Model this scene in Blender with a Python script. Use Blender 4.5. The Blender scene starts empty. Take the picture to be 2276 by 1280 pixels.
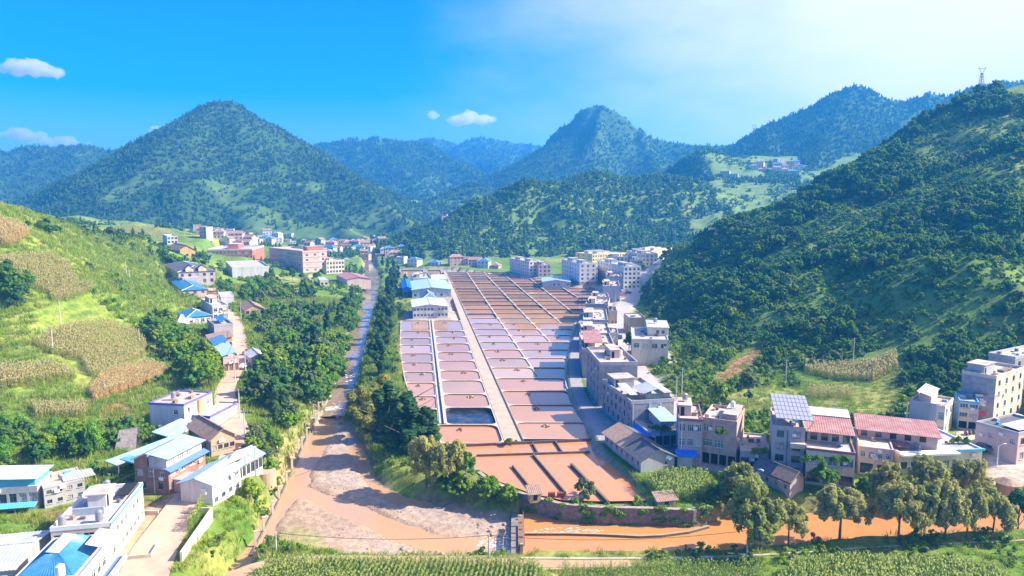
import bpy, bmesh, math, random
import numpy as np
from mathutils import Vector, Matrix
R = math.radians
random.seed(7)
scene = bpy.context.scene
COL = scene.collection

# ------------------------------------------------------------------ camera, sky, sun, exposure
CAM_H = 56.0
FPX = 1517.333            # focal length in photograph pixels (24 mm lens on a 36 mm wide sensor)
PITCH = math.atan(178 / 1517.333)
cam_d = bpy.data.cameras.new('camera')
cam = bpy.data.objects.new('camera', cam_d)
COL.objects.link(cam)
cam.location = (0, 0, CAM_H)
cam.rotation_euler = (R(90) - PITCH, 0, 0)
cam_d.sensor_width = 36.0
cam_d.lens = 24.0
cam_d.clip_start = 1.0
cam_d.clip_end = 30000.0
scene.camera = cam

SUN_AZ = R(88)            # measured clockwise from the view direction (+Y) towards +X
SUN_EL = R(37)
world = bpy.data.worlds.new('World')
scene.world = world
world.use_nodes = True
wn, wl = world.node_tree.nodes, world.node_tree.links
wn.clear()
sky = wn.new('ShaderNodeTexSky')
sky.sky_type = 'NISHITA'
sky.sun_disc = False
sky.sun_elevation = SUN_EL
sky.sun_rotation = SUN_AZ
sky.altitude = 300
sky.air_density = 1.0
sky.dust_density = 2.8
sky.ozone_density = 6.0
hs = wn.new('ShaderNodeHueSaturation')
hs.inputs['Saturation'].default_value = 1.62
hs.inputs['Hue'].default_value = 0.517
bg = wn.new('ShaderNodeBackground')
bg.inputs['Strength'].default_value = 0.145
wo = wn.new('ShaderNodeOutputWorld')
wl.new(sky.outputs[0], hs.inputs['Color'])
# a thin veil of high cloud on the sun's side of the sky
tcw = wn.new('ShaderNodeTexCoord')
vd = wn.new('ShaderNodeVectorMath'); vd.operation = 'DOT_PRODUCT'
vd.inputs[1].default_value = (math.sin(SUN_AZ), math.cos(SUN_AZ), 0.0)
wl.new(tcw.outputs['Generated'], vd.inputs[0])
mpw = wn.new('ShaderNodeMapping'); mpw.inputs['Scale'].default_value = (1.0, 1.0, 2.6); mpw.inputs['Rotation'].default_value = (0.0, 0.25, 0.3)
nzw = wn.new('ShaderNodeTexNoise'); nzw.inputs['Scale'].default_value = 2.2; nzw.inputs['Detail'].default_value = 7; nzw.inputs['Roughness'].default_value = 0.55
wl.new(tcw.outputs['Generated'], mpw.inputs['Vector']); wl.new(mpw.outputs[0], nzw.inputs['Vector'])
adw = wn.new('ShaderNodeMath'); adw.operation = 'MULTIPLY_ADD'; adw.inputs[1].default_value = 0.75
wl.new(nzw.outputs['Fac'], adw.inputs[0]); wl.new(vd.outputs['Value'], adw.inputs[2])
mrw = wn.new('ShaderNodeMapRange'); mrw.interpolation_type = 'SMOOTHSTEP'
mrw.inputs['From Min'].default_value = 0.28; mrw.inputs['From Max'].default_value = 0.98; mrw.inputs['To Max'].default_value = 0.92
wl.new(adw.outputs[0], mrw.inputs['Value'])
mxw = wn.new('ShaderNodeMix'); mxw.data_type = 'RGBA'; mxw.inputs[7].default_value = (4.1, 3.75, 3.85, 1)
wl.new(mrw.outputs[0], mxw.inputs[0]); wl.new(hs.outputs[0], mxw.inputs[6])
wl.new(mxw.outputs[2], bg.inputs['Color'])
wl.new(bg.outputs[0], wo.inputs['Surface'])

sun_d = bpy.data.lights.new('sun', 'SUN')
sun_d.energy = 5.0
sun_d.angle = R(0.53)
sun_d.color = (1.0, 0.92, 0.78)
sun = bpy.data.objects.new('sun', sun_d)
COL.objects.link(sun)
sdir = Vector((math.sin(SUN_AZ) * math.cos(SUN_EL), math.cos(SUN_AZ) * math.cos(SUN_EL), math.sin(SUN_EL)))
sun.rotation_euler = sdir.to_track_quat('Z', 'Y').to_euler()
sun.location = (400, 100, 400)

scene.view_settings.view_transform = 'Standard'
scene.view_settings.look = 'None'
scene.view_settings.exposure = 1.36
scene.view_settings.gamma = 1.0
scene.cycles.max_bounces = 6
scene.cycles.diffuse_bounces = 4
scene.cycles.glossy_bounces = 2
scene.cycles.transmission_bounces = 2
scene.cycles.transparent_max_bounces = 6
scene.cycles.volume_bounces = 1
scene.cycles.caustics_reflective = False
scene.cycles.caustics_refractive = False
scene.cycles.use_denoising = True
scene.cycles.sample_clamp_indirect = 6.0
# ------------------------------------------------------------------ survey: photograph pixel -> place on the ground
CT, ST = math.cos(PITCH), math.sin(PITCH)
def ray(u, v):
    a = (u - 1138.0) / FPX; b = (640.0 - v) / FPX
    return a, CT + b * ST, -ST + b * CT
def at(u, v, z=0.0):
    X, Y, Z = ray(u, v); t = (z - CAM_H) / Z
    return (X * t, Y * t, z)
def atY(u, v, y):
    X, Y, Z = ray(u, v); t = y / Y
    return (X * t, y, CAM_H + Z * t)

# ------------------------------------------------------------------ noise and polygons (numpy)
def _h(ix, iy, s):
    n = (ix.astype(np.int64) * 374761393 + iy.astype(np.int64) * 668265263 + s * 974634777) & 0xffffffff
    n = ((n ^ (n >> 13)) * 1274126177) & 0xffffffff
    return ((n ^ (n >> 16)) & 0xffffff) / float(0xffffff)
def vnoise(x, y, s=0):
    ix, iy = np.floor(x), np.floor(y)
    fx, fy = x - ix, y - iy
    fx = fx * fx * (3 - 2 * fx); fy = fy * fy * (3 - 2 * fy)
    a, b = _h(ix, iy, s), _h(ix + 1, iy, s)
    c, d = _h(ix, iy + 1, s), _h(ix + 1, iy + 1, s)
    return (a * (1 - fx) + b * fx) * (1 - fy) + (c * (1 - fx) + d * fx) * fy
def fbm(x, y, s=0, o=4):
    r = 0; a = 0.5
    for k in range(o):
        r = r + a * (vnoise(x, y, s + k * 17) - 0.5)
        x = x * 2.03 + 11.3; y = y * 2.03 - 7.1; a *= 0.5
    return r * 2
def sstep(a, b, x):
    t = np.clip((x - a) / (b - a), 0, 1)
    return t * t * (3 - 2 * t)
def poly_sd(px, py, poly):
    """signed distance to a polygon, negative inside"""
    P = np.asarray(poly, float)[:, :2]
    d = np.full(px.shape, 1e18); ins = np.zeros(px.shape, bool)
    for i in range(len(P)):
        ax, ay = P[i]; bx, by = P[(i + 1) % len(P)]
        ex, ey = bx - ax, by - ay
        t = np.clip(((px - ax) * ex + (py - ay) * ey) / (ex * ex + ey * ey + 1e-12), 0, 1)
        d = np.minimum(d, (px - ax - t * ex) ** 2 + (py - ay - t * ey) ** 2)
        c = ((ay > py) != (by > py)) & (px < (bx - ax) * (py - ay) / (by - ay + 1e-12) + ax)
        ins ^= c
    d = np.sqrt(d)
    return np.where(ins, -d, d)
def line_d(px, py, pts):
    """distance to a polyline whose points carry extra values; returns the distance and the values there"""
    P = np.asarray(pts, float)
    best = np.full(px.shape, 1e18); val = np.zeros(px.shape + (P.shape[1] - 2,))
    for i in range(len(P) - 1):
        ax, ay = P[i, :2]; bx, by = P[i + 1, :2]
        ex, ey = bx - ax, by - ay
        t = np.clip(((px - ax) * ex + (py - ay) * ey) / (ex * ex + ey * ey + 1e-12), 0, 1)
        d = (px - ax - t * ex) ** 2 + (py - ay - t * ey) ** 2
        m = d < best
        best = np.where(m, d, best)
        v = P[i, 2:] + t[..., None] * (P[i + 1, 2:] - P[i, 2:])
        val = np.where(m[..., None], v, val)
    return np.sqrt(best), val
def smooth_line(pts, n=6):
    P = [np.asarray(p, float) for p in pts]
    P = [2 * P[0] - P[1]] + P + [2 * P[-1] - P[-2]]
    out = []
    for i in range(1, len(P) - 2):
        for k in range(n):
            t = k / n
            out.append(0.5 * (2 * P[i] + (P[i + 1] - P[i - 1]) * t + (2 * P[i - 1] - 5 * P[i] + 4 * P[i + 1] - P[i + 2]) * t * t
                              + (3 * P[i] - P[i - 1] - 3 * P[i + 1] + P[i + 2]) * t ** 3))
    out.append(P[-2])
    return [tuple(float(c) for c in p) for p in out]

# ------------------------------------------------------------------ materials
MATS = {}
def _nodes(name):
    m = bpy.data.materials.new(name); m.use_nodes = True
    nt = m.node_tree; nt.nodes.clear()
    out = nt.nodes.new('ShaderNodeOutputMaterial')
    return m, nt.nodes, nt.links, out
def mat(name, col, rough=0.8, var=0.18, scale=1.2, metal=0.0, bump=0.0, bscale=8.0, dirt=None, dirt_amt=0.0, rnd=0.0, spec=0.35, streak=False):
    """plain surface with uneven tone, optional dirt of a second colour and fine relief"""
    if name in MATS: return MATS[name]
    m, N, L, out = _nodes(name)
    p = N.new('ShaderNodeBsdfPrincipled')
    p.inputs['Roughness'].default_value = rough; p.inputs['Metallic'].default_value = metal
    p.inputs['Specular IOR Level'].default_value = spec
    tc = N.new('ShaderNodeTexCoord')
    src = tc.outputs['Object']
    if streak:
        mp = N.new('ShaderNodeMapping'); mp.inputs['Scale'].default_value = (1, 1, 0.18)
        L.new(src, mp.inputs['Vector']); src2 = mp.outputs[0]
    else: src2 = src
    nz = N.new('ShaderNodeTexNoise'); nz.inputs['Scale'].default_value = scale; nz.inputs['Detail'].default_value = 6; nz.inputs['Roughness'].default_value = 0.62
    L.new(src2, nz.inputs['Vector'])
    mr = N.new('ShaderNodeMapRange'); mr.inputs['From Min'].default_value = 0.3; mr.inputs['From Max'].default_value = 0.7
    mr.inputs['To Min'].default_value = 1 - var; mr.inputs['To Max'].default_value = 1 + var
    L.new(nz.outputs['Fac'], mr.inputs['Value'])
    hv = N.new('ShaderNodeHueSaturation'); hv.inputs['Color'].default_value = (*col, 1)
    L.new(mr.outputs[0], hv.inputs['Value'])
    last = hv.outputs[0]
    if dirt is not None:
        n2 = N.new('ShaderNodeTexNoise'); n2.inputs['Scale'].default_value = scale * 0.45; n2.inputs['Detail'].default_value = 8; n2.inputs['Roughness'].default_value = 0.7
        L.new(src2, n2.inputs['Vector'])
        r2 = N.new('ShaderNodeMapRange'); r2.inputs['From Min'].default_value = 0.48; r2.inputs['From Max'].default_value = 0.68
        r2.inputs['To Max'].default_value = dirt_amt
        L.new(n2.outputs['Fac'], r2.inputs['Value'])
        mx = N.new('ShaderNodeMix'); mx.data_type = 'RGBA'; mx.inputs[7].default_value = (*dirt, 1)
        L.new(r2.outputs[0], mx.inputs[0]); L.new(last, mx.inputs[6]); last = mx.outputs[2]
    if rnd:
        oi = N.new('ShaderNodeObjectInfo')
        r3 = N.new('ShaderNodeMapRange'); r3.inputs['To Min'].default_value = 1 - rnd; r3.inputs['To Max'].default_value = 1 + rnd
        L.new(oi.outputs['Random'], r3.inputs['Value'])
        h3 = N.new('ShaderNodeHueSaturation'); L.new(last, h3.inputs['Color']); L.new(r3.outputs[0], h3.inputs['Value']); last = h3.outputs[0]
    L.new(last, p.inputs['Base Color'])
    if bump:
        nb = N.new('ShaderNodeTexNoise'); nb.inputs['Scale'].default_value = bscale; nb.inputs['Detail'].default_value = 5
        L.new(src, nb.inputs['Vector'])
        b = N.new('ShaderNodeBump'); b.inputs['Strength'].default_value = bump; b.inputs['Distance'].default_value = 0.1
        L.new(nb.outputs['Fac'], b.inputs['Height']); L.new(b.outputs[0], p.inputs['Normal'])
    L.new(p.outputs[0], out.inputs['Surface'])
    MATS[name] = m
    return m
def brick_mat(name, c1, c2, mortar, sx=1.0):
    if name in MATS: return MATS[name]
    m, N, L, out = _nodes(name)
    p = N.new('ShaderNodeBsdfPrincipled'); p.inputs['Roughness'].default_value = 0.9
    tc = N.new('ShaderNodeTexCoord'); sp = N.new('ShaderNodeSeparateXYZ'); cb = N.new('ShaderNodeCombineXYZ'); ad = N.new('ShaderNodeMath')
    L.new(tc.outputs['Object'], sp.inputs[0]); L.new(sp.outputs[0], ad.inputs[0]); L.new(sp.outputs[1], ad.inputs[1])
    L.new(ad.outputs[0], cb.inputs[0]); L.new(sp.outputs[2], cb.inputs[1])
    bt = N.new('ShaderNodeTexBrick'); bt.inputs['Scale'].default_value = 3.6 * sx
    bt.inputs['Color1'].default_value = (*c1, 1); bt.inputs['Color2'].default_value = (*c2, 1); bt.inputs['Mortar'].default_value = (*mortar, 1)
    bt.inputs['Mortar Size'].default_value = 0.03
    L.new(cb.outputs[0], bt.inputs['Vector'])
    nz = N.new('ShaderNodeTexNoise'); nz.inputs['Scale'].default_value = 0.8; nz.inputs['Detail'].default_value = 6
    L.new(tc.outputs['Object'], nz.inputs['Vector'])
    mr = N.new('ShaderNodeMapRange'); mr.inputs['From Min'].default_value = 0.3; mr.inputs['From Max'].default_value = 0.7; mr.inputs['To Min'].default_value = 0.75; mr.inputs['To Max'].default_value = 1.2
    L.new(nz.outputs['Fac'], mr.inputs['Value'])
    hv = N.new('ShaderNodeHueSaturation'); L.new(bt.outputs['Color'], hv.inputs['Color']); L.new(mr.outputs[0], hv.inputs['Value'])
    L.new(hv.outputs[0], p.inputs['Base Color']); L.new(p.outputs[0], out.inputs['Surface'])
    MATS[name] = m
    return m
def leaf_mat(name, c, c2=None, trans=0.45, rv=0.35):
    """foliage: tone differs from leaf to leaf and from plant to plant; light passes through"""
    if name in MATS: return MATS[name]
    m, N, L, out = _nodes(name)
    c2 = c2 or (c[0] * 1.5, c[1] * 1.25, c[2] * 0.9)
    oi = N.new('ShaderNodeObjectInfo'); ge = N.new('ShaderNodeNewGeometry')
    mx = N.new('ShaderNodeMix'); mx.data_type = 'RGBA'
    mx.inputs[6].default_value = (*c, 1); mx.inputs[7].default_value = (*c2, 1)
    L.new(oi.outputs['Random'], mx.inputs[0])
    mr = N.new('ShaderNodeMapRange'); mr.inputs['To Min'].default_value = 1 - rv; mr.inputs['To Max'].default_value = 1 + rv
    L.new(ge.outputs['Random Per Island'], mr.inputs['Value'])
    hv = N.new('ShaderNodeHueSaturation'); L.new(mx.outputs[2], hv.inputs['Color']); L.new(mr.outputs[0], hv.inputs['Value'])
    d = N.new('ShaderNodeBsdfPrincipled'); d.inputs['Roughness'].default_value = 0.7; d.inputs['Specular IOR Level'].default_value = 0.08
    t = N.new('ShaderNodeBsdfTranslucent'); ms = N.new('ShaderNodeMixShader'); ms.inputs[0].default_value = trans
    L.new(hv.outputs[0], d.inputs['Base Color']); L.new(hv.outputs[0], t.inputs['Color'])
    L.new(d.outputs[0], ms.inputs[1]); L.new(t.outputs[0], ms.inputs[2]); L.new(ms.outputs[0], out.inputs['Surface'])
    MATS[name] = m
    return m
def water_mat(name, col, col2=None, rough=0.06, ripple=0.06, rscale=1.5, rnd=0.0, nscale=0.05):
    """muddy water: an opaque silt colour under a clear reflecting surface"""
    if name in MATS: return MATS[name]
    m, N, L, out = _nodes(name)
    p = N.new('ShaderNodeBsdfPrincipled'); p.inputs['Roughness'].default_value = rough; p.inputs['IOR'].default_value = 1.333
    p.inputs['Specular IOR Level'].default_value = 0.5
    tc = N.new('ShaderNodeNewGeometry')
    nz = N.new('ShaderNodeTexNoise'); nz.inputs['Scale'].default_value = nscale; nz.inputs['Detail'].default_value = 5
    L.new(tc.outputs['Position'], nz.inputs['Vector'])
    mr = N.new('ShaderNodeMapRange'); mr.inputs['From Min'].default_value = 0.35; mr.inputs['From Max'].default_value = 0.65
    L.new(nz.outputs['Fac'], mr.inputs['Value'])
    mx = N.new('ShaderNodeMix'); mx.data_type = 'RGBA'; mx.inputs[6].default_value = (*col, 1); mx.inputs[7].default_value = (*(col2 or col), 1)
    L.new(mr.outputs[0], mx.inputs[0]); last = mx.outputs[2]
    if rnd:
        oi = N.new('ShaderNodeObjectInfo'); r3 = N.new('ShaderNodeMapRange'); r3.inputs['To Min'].default_value = 1 - rnd; r3.inputs['To Max'].default_value = 1 + rnd
        L.new(oi.outputs['Random'], r3.inputs['Value'])
        h3 = N.new('ShaderNodeHueSaturation'); L.new(last, h3.inputs['Color']); L.new(r3.outputs[0], h3.inputs['Value']); last = h3.outputs[0]
    L.new(last, p.inputs['Base Color'])
    nb = N.new('ShaderNodeTexNoise'); nb.inputs['Scale'].default_value = rscale; nb.inputs['Detail'].default_value = 4
    L.new(tc.outputs['Position'], nb.inputs['Vector'])
    b = N.new('ShaderNodeBump'); b.inputs['Strength'].default_value = ripple; b.inputs['Distance'].default_value = 0.15
    L.new(nb.outputs['Fac'], b.inputs['Height']); L.new(b.outputs[0], p.inputs['Normal'])
    L.new(p.outputs[0], out.inputs['Surface'])
    MATS[name] = m
    return m
def ground_mat(name, attr='ground', nscale=0.7, bump=0.5):
    """terrain: the soil, gravel or grass colour of each place is stored on the mesh, the grain is added here"""
    m, N, L, out = _nodes(name)
    p = N.new('ShaderNodeBsdfPrincipled'); p.inputs['Roughness'].default_value = 0.95; p.inputs['Specular IOR Level'].default_value = 0.05
    a = N.new('ShaderNodeVertexColor'); a.layer_name = attr
    ge = N.new('ShaderNodeNewGeometry')
    n1 = N.new('ShaderNodeTexNoise'); n1.inputs['Scale'].default_value = nscale; n1.inputs['Detail'].default_value = 8; n1.inputs['Roughness'].default_value = 0.7
    n2 = N.new('ShaderNodeTexNoise'); n2.inputs['Scale'].default_value = nscale * 0.11; n2.inputs['Detail'].default_value = 5
    L.new(ge.outputs['Position'], n1.inputs['Vector']); L.new(ge.outputs['Position'], n2.inputs['Vector'])
    m1 = N.new('ShaderNodeMapRange'); m1.inputs['From Min'].default_value = 0.3; m1.inputs['From Max'].default_value = 0.7; m1.inputs['To Min'].default_value = 0.62; m1.inputs['To Max'].default_value = 1.38
    m2 = N.new('ShaderNodeMapRange'); m2.inputs['From Min'].default_value = 0.3; m2.inputs['From Max'].default_value = 0.7; m2.inputs['To Min'].default_value = 0.8; m2.inputs['To Max'].default_value = 1.2
    L.new(n1.outputs['Fac'], m1.inputs['Value']); L.new(n2.outputs['Fac'], m2.inputs['Value'])
    mu = N.new('ShaderNodeMath'); mu.operation = 'MULTIPLY'; L.new(m1.outputs[0], mu.inputs[0]); L.new(m2.outputs[0], mu.inputs[1])
    hv = N.new('ShaderNodeHueSaturation'); L.new(a.outputs['Color'], hv.inputs['Color']); L.new(mu.outputs[0], hv.inputs['Value'])
    L.new(hv.outputs[0], p.inputs['Base Color'])
    b = N.new('ShaderNodeBump'); b.inputs['Strength'].default_value = bump; b.inputs['Distance'].default_value = 0.4
    L.new(n1.outputs['Fac'], b.inputs['Height']); L.new(b.outputs[0], p.inputs['Normal'])
    L.new(p.outputs[0], out.inputs['Surface'])
    return m

# ------------------------------------------------------------------ object helpers
def tag(o, label=None, cat=None, group=None, kind=None):
    if label: o['label'] = label
    if cat: o['category'] = cat
    if group: o['group'] = group
    if kind: o['kind'] = kind
    return o
def link(o, parent=None):
    COL.objects.link(o)
    if parent is not None: o.parent = parent
    return o
def empty(name, loc=(0, 0, 0), rz=0.0):
    o = bpy.data.objects.new(name, None); o.empty_display_size = 0.5
    o.location = loc; o.rotation_euler = (0, 0, rz)
    return link(o)
class MB:
    """collects faces; build() links them as one mesh object"""
    def __init__(s): s.v = []; s.f = []; s.m = []
    def quad(s, a, b, c, d, mi=0):
        n = len(s.v); s.v += [a, b, c, d]; s.f.append((n, n + 1, n + 2, n + 3)); s.m.append(mi)
    def tri(s, a, b, c, mi=0):
        n = len(s.v); s.v += [a, b, c]; s.f.append((n, n + 1, n + 2)); s.m.append(mi)
    def poly(s, pts, mi=0):
        n = len(s.v); s.v += list(pts); s.f.append(tuple(range(n, n + len(pts)))); s.m.append(mi)
    def box(s, x0, x1, y0, y1, z0, z1, mi=0):
        n = len(s.v)
        s.v += [(x0, y0, z0), (x1, y0, z0), (x1, y1, z0), (x0, y1, z0), (x0, y0, z1), (x1, y0, z1), (x1, y1, z1), (x0, y1, z1)]
        for q in ((3, 2, 1, 0), (4, 5, 6, 7), (0, 1, 5, 4), (1, 2, 6, 5), (2, 3, 7, 6), (3, 0, 4, 7)):
            s.f.append(tuple(n + k for k in q)); s.m.append(mi)
    def tube(s, p, q, r0, r1=None, n=6, mi=0, cap=True):
        r1 = r0 if r1 is None else r1
        p, q = Vector(p), Vector(q); d = (q - p)
        if d.length < 1e-6: return
        d.normalize(); a = d.orthogonal().normalized(); b = d.cross(a)
        k = len(s.v)
        for c, r in ((p, r0), (q, r1)):
            for i in range(n):
                t = 2 * math.pi * i / n
                s.v.append(tuple(c + (a * math.cos(t) + b * math.sin(t)) * r))
        for i in range(n):
            j = (i + 1) % n
            s.f.append((k + i, k + j, k + n + j, k + n + i)); s.m.append(mi)
        if cap:
            s.f.append(tuple(k + n + i for i in range(n))); s.m.append(mi)
            s.f.append(tuple(k + n - 1 - i for i in range(n))); s.m.append(mi)
    def prism(s, pts, z0, z1, mi=0):
        b = [(x, y, z0) for x, y in pts]; t = [(x, y, z1) for x, y in pts]
        s.poly(t, mi); s.poly(b[::-1], mi)
        for i in range(len(pts)):
            j = (i + 1) % len(pts); s.quad(b[i], b[j], t[j], t[i], mi)
    def mesh(s, name, mats, smooth=False):
        me = bpy.data.meshes.new(name)
        me.from_pydata(s.v, [], s.f)
        if not isinstance(mats, (list, tuple)): mats = [mats]
        for m in mats: me.materials.append(m)
        if len(mats) > 1: me.polygons.foreach_set('material_index', s.m)
        if smooth: me.polygons.foreach_set('use_smooth', [True] * len(s.f))
        me.update()
        return me
    def build(s, name, mats, parent=None, smooth=False):
        return link(bpy.data.objects.new(name, s.mesh(name, mats, smooth)), parent)
def np_mesh(name, V, F, mats, mi=None, smooth=False, col=None, cname='ground'):
    """mesh from numpy arrays (F: n x 4 or n x 3)"""
    me = bpy.data.meshes.new(name)
    n, k = F.shape
    me.vertices.add(len(V)); me.vertices.foreach_set('co', np.ascontiguousarray(V, np.float32).ravel())
    me.loops.add(n * k); me.loops.foreach_set('vertex_index', np.ascontiguousarray(F, np.int32).ravel())
    me.polygons.add(n); me.polygons.foreach_set('loop_start', np.arange(0, n * k, k, dtype=np.int32))
    if smooth: me.polygons.foreach_set('use_smooth', np.ones(n, bool))
    for m in (mats if isinstance(mats, (list, tuple)) else [mats]): me.materials.append(m)
    if mi is not None: me.polygons.foreach_set('material_index', np.ascontiguousarray(mi, np.int32))
    me.update(calc_edges=True)
    if col is not None:
        ca = me.color_attributes.new(cname, 'FLOAT_COLOR', 'POINT')
        c4 = np.ones((len(V), 4), np.float32); c4[:, :3] = col
        ca.data.foreach_set('color', c4.ravel())
    return me
def ordinal(n):
    return ['first', 'second', 'third', 'fourth', 'fifth', 'sixth', 'seventh', 'eighth', 'ninth', 'tenth', 'eleventh', 'twelfth', 'thirteenth',
            'fourteenth', 'fifteenth', 'sixteenth', 'seventeenth', 'eighteenth', 'nineteenth', 'twentieth', 'twenty-first', 'twenty-second', 'twenty-third', 'twenty-fourth', 'twenty-fifth', 'twenty-sixth', 'twenty-seventh', 'twenty-eighth', 'twenty-ninth', 'thirtieth'][n]
# ------------------------------------------------------------------ plots of the larger buildings: nearest corner, far end of the left face, far end of the right face (photograph pixels), ground height, wall height
PLOT = {}
def plot(key, C, PL, PR, z, h, top=False, dmin=4.0):
    zz = z + h if top else z
    c, l, r = (Vector(at(*q, zz)[:2]) for q in (C, PL, PR))
    a, b = l - c, r - c
    if a.length >= b.length:
        uy = a.normalized(); ux = Vector((uy.y, -uy.x)); la = a.length; lb = max(abs(b.dot(ux)), dmin)
    else:
        ux = b.normalized(); uy = Vector((-ux.y, ux.x)); lb = b.length; la = max(abs(a.dot(uy)), dmin)
    PLOT[key] = dict(c=c, ux=ux, uy=uy, lx=lb, ly=la, z=z, h=h)
# left bank, near
plot('brick', (377, 1100), (322, 1082), (458, 1052), 2.5, 4.8)
plot('purple', (412, 960), (360, 944), (474, 928), 4.0, 6.2)
plot('oldtile', (470, 1012), (420, 980), (500, 985), 3.6, 3.6)
plot('white', (474, 1133), (437, 1105), (536, 1087), 1.4, 4.9)
plot('whiteback', (530, 1072), (503, 1050), (584, 1042), 2.2, 3.4)
plot('factory', (86, 1130), (-70, 1142), (133, 1098), 2.0, 4.2)
plot('annex', (100, 1130), (86, 1100), (196, 1116), 2.0, 3.6)
plot('courthouse', (246, 1170), (122, 1172), (317, 1080), 1.8, 6.0, True)
plot('blueroof', (176, 1292), (40, 1284), (258, 1192), 1.8, 6.4, True)
plot('greyshed', (30, 1262), (-80, 1250), (108, 1180), 1.8, 4.6, True)
# left bank, middle distance
plot('pinkhip', (408, 673), (377, 643), (457, 667), 10, 6.2)
plot('dormer', (398, 634), (367, 614), (464, 622), 14, 7.2)
plot('bluehip', (418, 723), (395, 712), (466, 716), 8, 3.4)
plot('whitebox', (474, 712), (448, 694), (494, 700), 8, 5.6)
plot('flatgrey', (477, 752), (462, 738), (518, 747), 7, 4.4)
plot('brownroof', (470, 778), (461, 764), (515, 772), 6.5, 3.2)
plot('bluelean', (497, 826), (468, 784), (514, 800), 6, 4.0)
plot('roadside', (560, 826), (547, 812), (590, 818), 4, 4.6)
plot('tanhouse', (545, 703), (535, 692), (586, 698), 7.2, 3.0)
plot('whitelow', (492, 676), (486, 664), (518, 670), 10, 3.2)
plot('schoolred', (562, 588), (488, 581), (588, 577), 11, 11.5)
plot('schoolwing', (674, 606), (600, 594), (691, 597), 8, 15)
plot('hall', (517, 618), (503, 602), (586, 605), 11, 6.0)
plot('cream', (726, 609), (692, 601), (753, 604), 6, 9.5)
plot('pinkshed', (772, 634), (748, 622), (802, 622), 4, 4.0)
plot('smallcream', (712, 636), (706, 628), (729, 634), 5, 3.6)
plot('mudhouse', (398, 573), (372, 566), (416, 567), 24, 5.0)
plot('hillwhite', (372, 543), (362, 538), (390, 540), 31, 5.0)
# works beside the ponds
plot('office', (918, 708), (915, 690), (996, 707), 0.3, 6.0)
plot('guesthouse', (940, 680), (934, 668), (970, 678), 0.3, 4.2)
plot('bigshed', (916, 662), (912, 640), (1003, 660), 0.3, 5.0)
plot('blueshed', (896, 660), (893, 640), (914, 658), 0.3, 5.5)
plot('flatblock', (918, 640), (915, 628), (957, 638), 0.3, 6.0)
plot('whitehall', (960, 636), (957, 624), (996, 634), 0.3, 4.5)
# right bank along the channel
plot('greyshop', (1402, 966), (1338, 910), (1478, 946), 1.0, 7.6)
plot('greytall', (1332, 903), (1303, 860), (1408, 893), 1.0, 11.6)
plot('tarproof', (1294, 838), (1287, 796), (1366, 832), 1.0, 8.6)
plot('flat5', (1291, 782), (1289, 755), (1356, 778), 1.0, 6.6)
plot('flat4', (1296, 748), (1297, 718), (1350, 745), 1.0, 6.6)
plot('flat3', (1301, 711), (1308, 696), (1352, 708), 1.0, 7.4)
plot('flat2', (1340, 672), (1338, 657), (1376, 668), 1.0, 9.0)
plot('flat1', (1347, 650), (1346, 640), (1380, 646), 1.0, 10.0)
plot('infill1', (1314, 692), (1313, 682), (1352, 689), 1.0, 7.0)
plot('infill2', (1352, 722), (1350, 712), (1368, 718), 1.4, 6.0)
plot('infill3', (1350, 772), (1348, 760), (1372, 766), 1.4, 5.0)
plot('oldlong', (1424, 1050), (1344, 988), (1492, 1036), 0.6, 2.9)
plot('bluetarp', (1440, 994), (1410, 966), (1500, 985), 0.8, 3.4)
plot('mauve', (1506, 1030), (1502, 990), (1557, 1026), 0.8, 9.6)
plot('brickfour', (1634, 1042), (1560, 1027), (1651, 1006), 0.8, 9.7)
plot('shopfront', (1644, 1044), (1640, 1000), (1706, 1042), 0.8, 3.8)
plot('greyfour', (1712, 1058), (1708, 1010), (1787, 1080), 0.6, 10.2)
plot('terrace', (1789, 1074), (1780, 1010), (1890, 1066), 0.6, 7.0)
plot('pinkrow', (1906, 1052), (1896, 1000), (1978, 1050), 0.8, 5.6)
plot('creamlow', (1996, 1052), (1976, 990), (2180, 1044), 0.8, 4.2)
plot('corner', (2096, 972), (2013, 962), (2114, 950), 2.6, 6.8)
plot('shop2', (2128, 952), (2118, 930), (2152, 936), 2.6, 6.6)
plot('shop3', (2164, 938), (2155, 915), (2196, 922), 2.8, 6.8)
plot('greyfive', (2206, 944), (2154, 918), (2268, 917), 3.0, 11.4)
plot('faredge', (2250, 872), (2230, 850), (2330, 850), 6.0, 9.0)
plot('pinkedge', (2258, 1032), (2209, 992), (2340, 1010), 1.6, 6.4)
plot('willowhut', (1755, 1100), (1676, 1066), (1792, 1094), 0.4, 2.8)
plot('kiln', (2250, 1100), (2228, 1095), (2275, 1095), 0.4, 1.6)
# right of the street
plot('creamhill', (1404, 800), (1402, 770), (1482, 795), 4.0, 7.0)
plot('tanhill', (1398, 737), (1386, 726), (1430, 733), 3.0, 5.6)
plot('whitewall', (1424, 636), (1420, 628), (1450, 633), 2.5, 8.0)
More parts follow.
